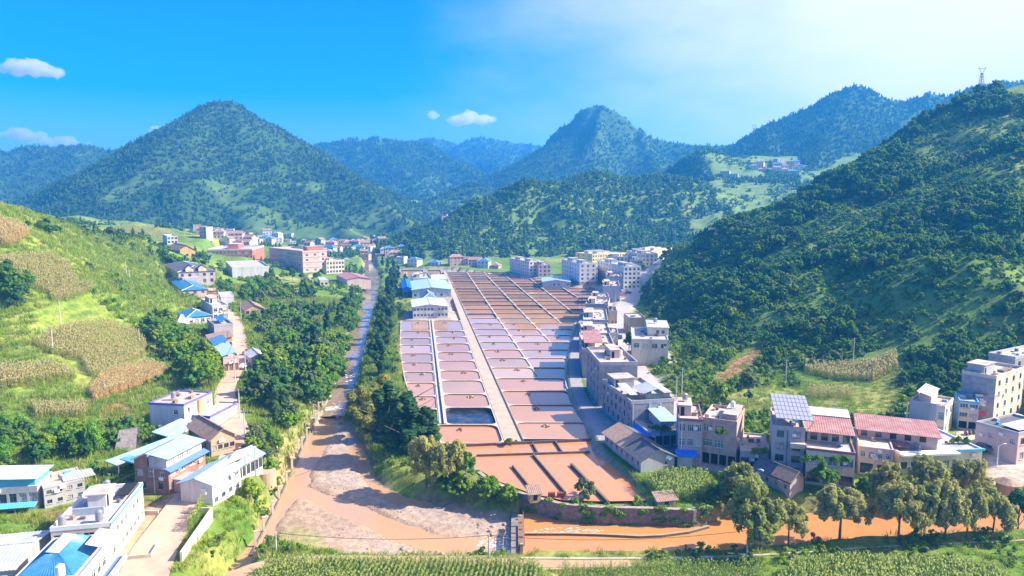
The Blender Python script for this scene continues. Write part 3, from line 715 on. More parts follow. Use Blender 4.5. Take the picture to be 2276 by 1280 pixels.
mountain('mountain', [[(1560, 345, 1420), (1640, 322, 1430), (1680, 300, 1440), (1715, 275, 1450), (1750, 260, 1450), (1800, 240, 1450), (1850, 215, 1450), (1890, 194, 1450), (1915, 200, 1450), (1945, 215, 1450), (1980, 222, 1450), (2030, 222, 1440), (2065, 208, 1430), (2100, 214, 1420), (2150, 195, 1400), (2300, 175, 1380), (2600, 150, 1350)],
                      [(1890, 195, 1450), (1840, 300, 1250), (1800, 350, 1120)], [(2065, 210, 1430), (2000, 300, 1200)], [(1715, 276, 1450), (1700, 330, 1250)]], 0.6, 8, HG, HW, 606, 14, 60)
mountain('hill', [[(930, 490, 1250), (970, 452, 1290), (1010, 420, 1320), (1045, 408, 1330), (1080, 416, 1330), (1115, 442, 1300), (1150, 470, 1250)]], 0.5, 7, HG, HW, 707, 8, 40)
def mz(key, x, y):
    m = MOUNT[key]; xs, ys, Z = m['xs'], m['ys'], m['Z']
    i = np.clip(((x - xs[0]) / m['res']).astype(int), 0, len(xs) - 2); j = np.clip(((y - ys[0]) / m['res']).astype(int), 0, len(ys) - 2)
    fx = (x - xs[i]) / m['res']; fy = (y - ys[j]) / m['res']
    return (Z[j, i] * (1 - fx) + Z[j, i + 1] * fx) * (1 - fy) + (Z[j + 1, i] * (1 - fx) + Z[j + 1, i + 1] * fx) * fy
# ------------------------------------------------------------------ water, roads, ponds
W_POOL = water_mat('orange river water', (.54, .24, .07), (.48, .23, .085), 0.10, 0.25, 0.9, nscale=0.08)
W_DOWN = water_mat('shallow orange water', (.52, .30, .15), (.44, .28, .17), 0.12, 0.35, 1.4, nscale=0.12)
W_RIV = water_mat('upper river water', (.30, .21, .15), (.22, .17, .13), 0.05, 0.16, 1.1, nscale=0.1)
W_POND = water_mat('silty pond water', (.50, .255, .125), (.44, .235, .12), 0.04, 0.015, 0.6, rnd=0.10)
W_POND2 = water_mat('pale silty pond water', (.50, .315, .205), (.44, .28, .19), 0.04, 0.015, 0.6, rnd=0.12)
W_POND3 = water_mat('tan pond water', (.44, .26, .145), (.35, .215, .125), 0.04, 0.015, 0.6, rnd=0.12)
W_FARP = water_mat('ochre pond water', (.50, .25, .125), (.38, .21, .115), 0.07, 0.03, 0.6, rnd=0.25)
W_FRONT = water_mat('front pool water', (.58, .245, .09), (.54, .24, .10), 0.06, 0.03, 0.5)
W_DARK = water_mat('dark ditch water', (.06, .06, .055), (.04, .045, .04), 0.08, 0.1, 1.0)
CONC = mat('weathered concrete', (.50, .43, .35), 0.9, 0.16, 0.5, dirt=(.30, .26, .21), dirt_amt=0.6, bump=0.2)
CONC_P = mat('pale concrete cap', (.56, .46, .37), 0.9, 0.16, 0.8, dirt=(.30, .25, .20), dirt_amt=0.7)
CONC_D = mat('damp concrete with painted shade', (.12, .10, .085), 0.7, 0.35, 0.9, dirt=(.16, .13, .10), dirt_amt=0.6)  # wet concrete, darkened further by the wall sides' shade painted into the colour
ROADM = mat('dusty concrete road', (.58, .385, .27), 0.9, 0.14, 0.35, dirt=(.40, .27, .19), dirt_amt=0.7, bump=0.1)
ASPH = mat('grey town street', (.40, .36, .34), 0.9, 0.14, 0.3, dirt=(.50, .40, .32), dirt_amt=0.6)
COBBLE = mat('cobbled lane', (.33, .30, .29), 0.9, 0.3, 2.4, bump=0.5, bscale=2.5)
DIRT = mat('dirt track', (.46, .30, .17), 0.95, 0.2, 0.8, dirt=(.25, .24, .07), dirt_amt=0.5, bump=0.2)
STONE = mat('rough stone walling', (.20, .165, .14), 0.95, 0.42, 1.6, dirt=(.12, .13, .06), dirt_amt=0.7, bump=0.8, bscale=3.0)

def sheet(name, pts, z, m, kind='structure'):
    b = MB(); b.poly([(x, y, z) for x, y in pts]); return tag(b.build(name, m), kind=kind)
def ribbon(name, pts, m, lift=0.05, kind='structure', follow=False, skirt=0.25):
    """a strip along points (x, y, z, half width), with its own thickness"""
    b = MB(); L_, R_ = [], []
    for i, p in enumerate(pts):
        a = pts[max(i - 1, 0)]; c = pts[min(i + 1, len(pts) - 1)]
        t = Vector((c[0] - a[0], c[1] - a[1])).normalized(); nrm = Vector((-t.y, t.x))
        z = p[2] + lift
        L_.append((p[0] + nrm.x * p[3], p[1] + nrm.y * p[3], z)); R_.append((p[0] - nrm.x * p[3], p[1] - nrm.y * p[3], z))
    dn = lambda q: (q[0], q[1], q[2] - skirt)
    for i in range(len(pts) - 1):
        b.quad(R_[i], R_[i + 1], L_[i + 1], L_[i])
        b.quad(L_[i], L_[i + 1], dn(L_[i + 1]), dn(L_[i])); b.quad(R_[i + 1], R_[i], dn(R_[i]), dn(R_[i + 1]))
    return tag(b.build(name, m), kind=kind)
def wall_line(pts, z0, z1, w, name, m, label=None, cat='wall', group=None, mats=None, cap=None, parent=None):
    """a wall along plan points; mitred, with faces of its own thickness"""
    b = MB(); L_, R_ = [], []
    for i, p in enumerate(pts):
        a = Vector(pts[max(i - 1, 0)][:2]); c = Vector(pts[min(i + 1, len(pts) - 1)][:2])
        t = (c - a).normalized(); n = Vector((-t.y, t.x)) * (w / 2)
        L_.append((p[0] + n.x, p[1] + n.y)); R_.append((p[0] - n.x, p[1] - n.y))
    zz0 = z0 if hasattr(z0, '__len__') else [z0] * len(pts); zz1 = z1 if hasattr(z1, '__len__') else [z1] * len(pts)
    g = lambda q, z: (q[0], q[1], z)
    for i in range(len(pts) - 1):
        j = i + 1
        b.quad(g(R_[i], zz1[i]), g(R_[j], zz1[j]), g(L_[j], zz1[j]), g(L_[i], zz1[i]), 1 if mats else 0)
        b.quad(g(R_[i], zz0[i]), g(R_[j], zz0[j]), g(R_[j], zz1[j]), g(R_[i], zz1[i]))
        b.quad(g(L_[j], zz0[j]), g(L_[i], zz0[i]), g(L_[i], zz1[i]), g(L_[j], zz1[j]))
    for k in (0, -1):
        b.quad(g(R_[k], zz0[k]), g(L_[k], zz0[k]), g(L_[k], zz1[k]), g(R_[k], zz1[k]))
    o = b.build(name, mats or m, parent)
    if label: tag(o, label, cat, group)
    return o
def W(u, v, z=0.0): return at(u, v, z)[:2]

# river
sheet('river_water', [(-80, 88), (1.2, 88), (1.2, 122), (-10, 185), (-62, 185), (-70, 140)], WATER_DOWN, W_DOWN)
ribbon('river_water', [(x, y, z + 1.0, hw + 4) for x, y, hw, z in RIVER], W_RIV, 0.0, skirt=0.3)
sheet('river_water', POOL[:-1] + [W(1160, 1238, -3.1)], WATER_UP, W_POOL)
# roads
ribbon('road', ROAD_L, ROADM); ribbon('road', ROAD_R, ASPH); ribbon('lane', CANAL_R, COBBLE, 0.06)
ribbon('path', [(x, y, max(z, float(gz(x, y))), hw) for x, y, z, hw in PATH_F], DIRT, 0.05); ribbon('path', [(x, y, float(gz(x, y)) , hw) for x, y, z, hw in LANE_P], DIRT, 0.08)
ribbon('path', LANE_V, ROADM, 0.06); ribbon('road', ROAD_FAR, ASPH, 0.1)

# ponds ------------------------------------------------------------
def line_x(pts):
    P = sorted([W(u, v) for u, v in pts], key=lambda q: q[1]); ys = [q[1] for q in P]; xs = [q[0] for q in P]
    return lambda y: float(np.interp(y, ys, xs)), ys[0], ys[-1]
def straight(p, q):
    (x0, y0), (x1, y1) = W(*p), W(*q); lo, hi = min(y0, y1), max(y0, y1)
    return (lambda y: x0 + (x1 - x0) * (y - y0) / (y1 - y0)), lo, hi
yv = lambda v: W(1138, v)[1]
CL = straight((985, 602), (1121, 981)); CR = straight((992, 602), (1163, 981))
MIDW = straight((957, 708), (984, 942))
LEFTB = line_x([(891, 708), (888, 760), (891, 800), (899, 845), (912, 880), (930, 905), (948, 942), (968, 990)])
RIGHTB = line_x([(1120, 606), (1180, 614), (1245, 625), (1325, 640), (1318, 662), (1298, 691), (1281, 711), (1269, 753), (1259, 801), (1255, 835), (1257, 863), (1274, 890), (1300, 928), (1332, 972)])
COLS = [straight((1039, 607), (1197, 838)), straight((1078, 608), (1216, 752)), straight((1131, 618), (1252, 722)), straight((1188, 626), (1272, 693)), straight((1243, 634), (1290, 664))]
def rounded(poly, inset, r, seg=4):
    """inner outline: the polygon moved inwards, with rounded corners; returns (point, index of the outer corner)"""
    n = len(poly); out = []
    P = [Vector(p) for p in poly]; off = []
    for i in range(n):
        e = (P[(i + 1) % n] - P[i]).normalized(); off.append((P[i] + Vector((-e.y, e.x)) * inset, e))
    for i in range(n):
        (p0, e0), (p1, e1) = off[i - 1], off[i]
        den = e0.x * e1.y - e0.y * e1.x
        t = ((p1 - p0).x * e1.y - (p1 - p0).y * e1.x) / den
        c = p0 + e0 * t
        a, b = c - e0 * r, c + e1 * r
        for k in range(seg + 1):
            s = k / seg; out.append(((a * (1 - s) + c * s) * (1 - s) + (c * (1 - s) + b * s) * s, i))
    return out
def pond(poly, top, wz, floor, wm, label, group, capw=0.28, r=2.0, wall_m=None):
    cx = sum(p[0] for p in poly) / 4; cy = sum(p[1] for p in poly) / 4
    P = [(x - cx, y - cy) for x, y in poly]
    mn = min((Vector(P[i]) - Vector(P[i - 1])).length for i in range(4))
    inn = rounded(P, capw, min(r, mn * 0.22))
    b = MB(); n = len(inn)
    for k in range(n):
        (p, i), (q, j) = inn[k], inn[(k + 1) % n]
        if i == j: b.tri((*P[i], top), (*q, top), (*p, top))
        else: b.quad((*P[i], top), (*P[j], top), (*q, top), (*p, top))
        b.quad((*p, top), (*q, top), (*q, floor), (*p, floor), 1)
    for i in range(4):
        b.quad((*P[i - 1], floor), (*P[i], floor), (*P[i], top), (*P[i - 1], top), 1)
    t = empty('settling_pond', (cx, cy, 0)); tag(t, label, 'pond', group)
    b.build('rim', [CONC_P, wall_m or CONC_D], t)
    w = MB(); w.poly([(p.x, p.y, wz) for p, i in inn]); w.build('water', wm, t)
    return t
rs = random.Random(3)
PONDS = []
def band(y0, y1, fx0, fx1, label, group, wm, wz, g=0.0, r=2.0, top=0.0):
    poly = [(fx0(y0), y0), (fx1(y0), y0), (fx1(y1), y1), (fx0(y1), y1)]
    if wm is W_POND: wm = rs.choice([W_POND, W_POND2, W_POND2, W_POND3] if y0 > 215 else [W_POND, W_POND, W_POND3])
    t = pond(poly, top + rs.uniform(-.02, .02), wz, -1.55, wm, label, group, r=r)
    PONDS.append((poly, wz, label)); return t
GP = 'settling ponds beside the causeway'
vs = [909, 880, 850, 826, 805, 785, 766, 751, 735, 712]
for k in range(len(vs) - 1):
    band(yv(vs[k]), yv(vs[k + 1]), LEFTB[0], lambda y: MIDW[0](y) - 0.9, 'silty pond in outer left column by the trees, %s from near end' % ordinal(k), GP, W_POND, -0.28)
vs = [905, 875, 845, 823, 801, 782, 763, 748, 735, 712]
for k in range(len(vs) - 1):
    band(yv(vs[k]), yv(vs[k + 1]), lambda y: MIDW[0](y) + 0.9, lambda y: CL[0](y) - 0.1, 'silty pond just left of the pale causeway, %s from the black lined pond' % ordinal(k), GP, W_POND, -0.28, r=3.0)
LINER = mat('wet black pond liner', (.022, .022, .024), 0.25, 0.5, 0.5, dirt=(.12, .10, .085), dirt_amt=0.9, bump=0.3, bscale=1.0, spec=0.6)
band(yv(943), yv(905), lambda y: MIDW[0](y) + 0.9, lambda y: CL[0](y) - 0.1, 'drained pond lined with black sheeting left of the causeway', GP, LINER, -0.9)
band(yv(943), yv(909), LEFTB[0], lambda y: MIDW[0](y) - 0.9, 'nearest pond of the outer left column, half hidden by the dark poplar', GP, W_POND, -0.6)
band(yv(985), yv(943), lambda y: LEFTB[0](y) + 1.5, lambda y: CL[0](y) - 0.1, 'wide orange pond at the near left end of the causeway', GP, W_FRONT, -0.5, r=3.0)
ys = [yv(v) for v in (975, 938, 899, 868, 840)]
k = 0; y = ys[-1]
while y < 585: y += 15.2 * (1 + 0.0004 * (y - 220)); ys.append(y)
cn = ['first column right of causeway', 'second column right of causeway', 'third column right of causeway', 'fourth column right of causeway', 'fifth column right of causeway', 'sixth column right of causeway']
for k in range(len(ys) - 1):
    y0, y1 = ys[k], ys[k + 1]
    lines = [lambda y: CR[0](y) + 0.1]
    for c in COLS:
        if (y0 + y1) / 2 > c[1] and c[0](y0) > lines[-1](y0) + 2.5 and c[0](y0) < RIGHTB[0](y0) - 3 and c[0](y1) < RIGHTB[0](y1) - 3: lines.append(c[0])
    lines.append(RIGHTB[0])
    for i in range(len(lines) - 1):
        if lines[i + 1](y1) - lines[i](y1) < 1.5: continue
        far = y0 > 345
        wm = W_FARP if far else W_POND
        wz = rs.choice([-0.4, -0.5, -0.8]) if far else -0.28
        band(y0, y1, lines[i], lines[i + 1], 'brown pond, %s row from near end, %s' % (ordinal(k), cn[i]), 'settling ponds right of the causeway', wm, wz, r=2.4 if not far else 1.2)
# far tanks left of the causeway head
for k, (u0, u1, v0, v1) in enumerate([(888, 944, 616, 601), (947, 983, 616, 601)]):
    poly = [W(u0, v0), W(u1, v0), W(u1 - 3, v1), W(u0 + 2, v1)]
    pond(poly, 0.5, -0.3, -1.5, W_FARP, ['concrete tank at the far left end of the works behind the sheds', 'concrete tank at the head of the causeway behind the sheds'][k], 'tanks behind the sheds', r=0.6)
# causeway and walkway
b = MB(); n = 60
y0, y1 = W(0, 981)[1], W(0, 602)[1]
for k in range(n):
    ya, yb = y0 + (y1 - y0) * k / n, y0 + (y1 - y0) * (k + 1) / n
    a0, a1, c0, c1 = CL[0](ya), CR[0](ya), CL[0](yb), CR[0](yb)
    b.quad((a0, ya, .06), (a1, ya, .06), (c1, yb, .06), (c0, yb, .06))
    b.quad((a0, ya, -1.5), (c0, yb, -1.5), (c0, yb, .06), (a0, ya, .06)); b.quad((c1, yb, -1.5), (a1, ya, -1.5), (a1, ya, .06), (c1, yb, .06))
b.quad((CL[0](y0), y0, -1.5), (CR[0](y0), y0, -1.5), (CR[0](y0), y0, .06), (CL[0](y0), y0, .06))
tag(b.build('causeway', mat('sandy concrete causeway', (.47, .35, .255), 0.9, 0.2, 0.35, dirt=(.38, .33, .27), dirt_amt=0.7, bump=0.15)), kind='structure')
ym0, ym1 = yv(942), yv(709)
tag(wall_line([(CR[0](y) + 0.0, y) for y in np.linspace(y0, y1, 30)], 0.02, 0.28, 0.35, 'kerb', CONC_D, 'low dark kerb along the right edge of the causeway', 'kerb'))
for s_, lb in ((-0.62, 'left'), (0.62, 'right')):
    wall_line([(MIDW[0](y) + s_, y) for y in (ym0, ym1)], -1.5, 0.16, 0.5, 'channel_wall', CONC_P, 'straight concrete wall on the %s of the narrow channel between the left ponds' % lb, 'wall', 'walls of the narrow channel')
b = MB(); b.quad(*[(MIDW[0](y) + s_ * 0.4, y, -0.7) for y, s_ in ((ym0, -1), (ym0, 1), (ym1, 1), (ym1, -1))]); tag(b.build('channel_water', W_DARK), kind='structure')
# ditch and walls along the right edge
rb = [(RIGHTB[0](y), y) for y in np.linspace(yv(972), yv(640), 40)]
ribbon('ditch_water', [(x + 1.15, y, -0.75, 0.75) for x, y in rb], W_DARK, 0.0, skirt=0.1)
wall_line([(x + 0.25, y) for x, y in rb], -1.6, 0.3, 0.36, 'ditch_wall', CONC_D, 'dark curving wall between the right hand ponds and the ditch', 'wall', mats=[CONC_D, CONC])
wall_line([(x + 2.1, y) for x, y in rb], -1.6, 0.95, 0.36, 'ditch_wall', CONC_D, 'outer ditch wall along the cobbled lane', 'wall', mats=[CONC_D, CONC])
# front pool with its baffles
FRONT = px([(1020, 988), (1120, 984), (1335, 975), (1322, 986), (1392, 1052), (1440, 1112), (1340, 1114), (1250, 1111), (1180, 1096), (1110, 1070), (1055, 1038), (1026, 1004)], -0.6)
sheet('pool_water', FRONT, -0.62, W_FRONT)
def baffle(pts, lb, top=0.0, w=0.32):
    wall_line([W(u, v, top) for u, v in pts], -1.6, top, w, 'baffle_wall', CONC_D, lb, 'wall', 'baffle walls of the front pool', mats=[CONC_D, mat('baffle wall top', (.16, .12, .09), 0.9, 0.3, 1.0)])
baffle([(1030, 987), (1120, 983), (1260, 977), (1338, 973)], 'long dark wall closing the ponds at the near end of the causeway', 0.05)
baffle([(1059, 1010), (1185, 1006), (1311, 1002)], 'dark cross wall through the orange front pool', -0.1)
baffle([(1184, 983), (1195, 1004)], 'short wall in the front pool below the causeway end', -0.1)
baffle([(1235, 980), (1250, 1003)], 'short wall in the front pool nearest the grey shops', -0.1)
baffle([(1139, 1033), (1183, 1087)], 'slanting baffle wall, leftmost of three in the orange pool', -0.1)
baffle([(1185, 1008), (1257, 1093)], 'slanting baffle wall, middle of three in the orange pool', -0.1)
baffle([(1270, 1029), (1352, 1113)], 'slanting baffle wall, rightmost of three in the orange pool', 0.0, 0.5)
# quay wall, bank walls
Q = [W(u, v, 0.4) for u, v in [(1052, 1037), (1082, 1060), (1115, 1076), (1150, 1090), (1185, 1101), (1250, 1117), (1330, 1124), (1440, 1126), (1540, 1130), (1580, 1122)]]
wall_line(Q, -5.2, 0.25, 0.9, 'stone_wall', STONE, 'curved dark stone quay wall between the orange pool and the river', 'wall', mats=[STONE, mat('quay coping', (.36, .29, .22), 0.9, 0.35, 1.5)])
Q2 = [W(u, v, -1.4) for u, v in [(1158, 1240), (1300, 1241), (1480, 1240), (1640, 1236), (1780, 1228), (1930, 1216), (2100, 1208), (2280, 1200), (2600, 1186)]]
wall_line(Q2, -5.0, -1.35, 0.5, 'bank_wall', CONC, 'pale low bank wall along the near side of the orange river', 'wall')
Q3 = [W(u, v, -2.6) for u, v in [(1166, 1184), (1260, 1184), (1340, 1186), (1420, 1190), (1470, 1188), (1530, 1180), (1575, 1168)]]
wall_line(Q3, -4.6, -2.6, 0.5, 'divider_wall', CONC_D, 'low curved wall dividing the orange river above the weir', 'wall', mats=[CONC_D, mat('divider top', (.36, .28, .18), 0.9, 0.2)])
# ------------------------------------------------------------------ buildings
def wallm(name, c, dirt=(.25, .22, .20), amt=0.45, var=0.12): return mat(name, c, 0.9, var, 0.6, dirt=dirt, dirt_amt=amt, streak=True, bump=0.08)
BRICK = brick_mat('red brick wall', (.34, .135, .085), (.27, .11, .075), (.40, .30, .24))
BRICKP = brick_mat('pinkish brick wall', (.50, .30, .22), (.43, .25, .19), (.50, .42, .36))
GREYB = brick_mat('grey block wall', (.33, .31, .31), (.28, .27, .28), (.38, .36, .35), 0.55)
WHITE = wallm('white painted wall', (.60, .58, .56), (.34, .31, .28), .65); CREAM = wallm('cream painted wall', (.66, .57, .43), (.34, .29, .24), .6); GREY = wallm('grey rendered wall', (.42, .40, .40), (.24, .23, .23), 0.6)
MAUVE = wallm('greyish mauve wall', (.44, .38, .38), (.27, .24, .24), 0.5); PINK = wallm('pale pink wall', (.62, .44, .38)); TAN = wallm('tan earth wall', (.48, .34, .22), (.3, .2, .13), 0.5)
RED = wallm('brick red painted wall', (.52, .15, .10)); YELLOW = wallm('pale yellow wall', (.78, .62, .26)); BLUEG = wallm('blue grey wall', (.36, .42, .47)); OCHRE = wallm('ochre wall', (.62, .36, .13))
ROOFC = mat('dusty concrete roof', (.52, .42, .34), 0.95, 0.2, 0.5, dirt=(.28, .24, .21), dirt_amt=0.8)
ROOFG = mat('grey concrete roof', (.46, .43, .41), 0.95, 0.2, 0.5, dirt=(.26, .24, .23), dirt_amt=0.8)
TILE = mat('brown clay roof tiles', (.33, .215, .15), 0.9, 0.32, 2.2, dirt=(.17, .13, .10), dirt_amt=0.7); TILED = mat('dark grey roof tiles', (.10, .105, .115), 0.8, 0.3, 2.0, dirt=(.2, .18, .16), dirt_amt=0.5)
TILEB = mat('blue glazed roof tiles', (.045, .20, .36), 0.35, 0.18, 1.5, dirt=(.10, .28, .42), dirt_amt=0.5); SHEETB = mat('pale blue metal sheet', (.34, .50, .68), 0.5, 0.16, 0.9, dirt=(.46, .44, .42), dirt_amt=0.75)
SHEETW = mat('white metal sheet', (.60, .62, .66), 0.5, 0.16, 0.9, dirt=(.40, .34, .29), dirt_amt=0.75); SHEETR = mat('faded red metal sheet', (.36, .16, .14), 0.6, 0.3, 0.8, dirt=(.50, .33, .29), dirt_amt=0.7)
SHEETG = mat('dull grey metal sheet', (.46, .47, .50), 0.45, 0.2, 0.7, dirt=(.3, .27, .25), dirt_amt=0.5); TARP = mat('bright blue metal sheet', (.02, .16, .62), 0.45, 0.12, 0.8)
TRIMB = mat('blue trim paint', (.12, .22, .60), 0.6, 0.1); TRIMV = mat('violet blue trim paint', (.17, .14, .46), 0.6, 0.1); TRIMC = mat('sea blue trim paint', (.10, .42, .58), 0.6, 0.1); TRIMW = mat('white trim paint', (.76, .75, .73), 0.7, 0.08)
TRIMP = mat('dull plum trim', (.26, .14, .16), 0.7, 0.1); FRAMEW = mat('white window frame', (.72, .73, .72), 0.5, 0.05); FRAMED = mat('dark window frame', (.12, .13, .14), 0.5, 0.1); STEEL = mat('dull steel', (.40, .40, .41), 0.45, 0.2, metal=0.6)
GLASS = mat('dark window glass', (.035, .05, .06), 0.08, 0.5, 0.9, spec=0.8); GLASSG = mat('greenish window glass', (.09, .16, .16), 0.1, 0.4, 0.9, spec=0.8); DARK = mat('dark interior', (.02, .02, .022), 0.9, 0.3)
WOODM = mat('weathered wood', (.24, .15, .09), 0.85, 0.25, 2.0); SHUTTER = mat('grey roller shutter', (.30, .32, .35), 0.5, 0.15, metal=0.3)
SOLAR = mat('solar cell glass', (.33, .33, .37), 0.5, 0.12, 1.0, spec=0.7)
_wm = {}
CURT = mat('pale curtain behind glass', (.42, .40, .37), .25, .3, 1.5, spec=.6)
def win_mesh(w, h, style, far):
    vr = rs.choice([0, 0, 0, 1, 2]) if style in 'wdgG' else 0
    k = (round(w, 2), round(h, 2), style, far, vr)
    if k in _wm: return _wm[k]
    fr = {'w': FRAMEW, 'g': STEEL, 'd': FRAMED, 's': FRAMED, 'r': SHUTTER, 'o': DARK, 'D': WOODM, 'G': FRAMEW}[style]
    gl = {'G': GLASSG, 'o': DARK, 'D': WOODM, 'r': SHUTTER}.get(style, GLASS)
    if vr: gl = [None, GLASSG, CURT][vr]
    f, p = MB(), MB()
    t = 0.07 if not far else 0.1
    if style == 'r':
        n = max(3, int(h / 0.3))
        for i in range(n):
            z0, z1 = h * i / n, h * (i + 1) / n
            f.quad((0, 0.0, z0), (w, 0.0, z0), (w, 0.05, z1), (0, 0.05, z1))
    else:
        f.box(0, w, -0.01, 0.06, 0, t); f.box(0, w, -0.01, 0.06, h - t, h); f.box(0, t, 0, 0.06, t, h - t); f.box(w - t, w, 0, 0.06, t, h - t)
        nm = {'w': 1, 'G': 2, 'd': 1, 's': max(1, int(w / 1.1)), 'g': max(2, int(w / 0.4)), 'o': 0, 'D': 1}[style]
        for i in range(nm):
            x = w * (i + 1) / (nm + 1); f.box(x - .025, x + .025, 0.0, 0.05, t, h - t)
        if style in 'wdsG' and h > 1.1: f.box(t, w - t, 0.0, 0.05, h * 0.68, h * 0.68 + 0.05)
        if style == 'g': f.box(t, w - t, 0.0, 0.05, h * 0.5, h * 0.5 + 0.05)
        p.quad((t, 0.04, t), (w - t, 0.04, t), (w - t, 0.04, h - t), (t, 0.04, h - t))
    if far:
        n = len(f.v); f.v += p.v; f.f += [tuple(n + i for i in q) for q in p.f]; f.m += [1] * len(p.f)
        r = (f.mesh('window', [fr, gl]), None, None)
    else:
        sl = MB(); sl.box(-0.08, w + 0.08, -0.24, -0.005, -0.09, -0.01)
        r = (f.mesh('window', fr), p.mesh('pane', gl) if p.f else None, sl.mesh('sill', CONC) if style in 'wdgG' else None)
    _wm[k] = r
    return r
def corrugated(b, e0, e1, r1, r0, period=0.45, amp=0.05, th=0.05, mi=0):
    """a roof plane from the eave e0-e1 up to r0-r1, folded like sheet or tile rows"""
    e0, e1, r0, r1 = Vector(e0), Vector(e1), Vector(r0), Vector(r1)
    n = max(1, int((e1 - e0).length / period)); nrm = (e1 - e0).cross(r0 - e0).normalized()
    if nrm.z < 0: nrm = -nrm
    N2 = n * 2; A, B, C = [], [], []
    for k in range(N2 + 1):
        t = k / N2; o = nrm * (amp * (k % 2))
        A.append(tuple(e0.lerp(e1, t) + o)); B.append(tuple(r0.lerp(r1, t) + o))
    for k in range(N2): b.quad(A[k], A[k + 1], B[k + 1], B[k], mi)
    d = -nrm * th
    a0, a1, b0, b1 = (tuple(q + d) for q in (e0, e1, r0, r1))
    b.quad(a1, a0, b0, b1, mi); b.quad(tuple(e0), a0, a1, tuple(e1), mi); b.quad(tuple(e0), tuple(r0), b0, a0, mi); b.quad(tuple(r1), tuple(e1), a1, b1, mi); b.quad(tuple(r0), tuple(r1), b1, b0, mi)
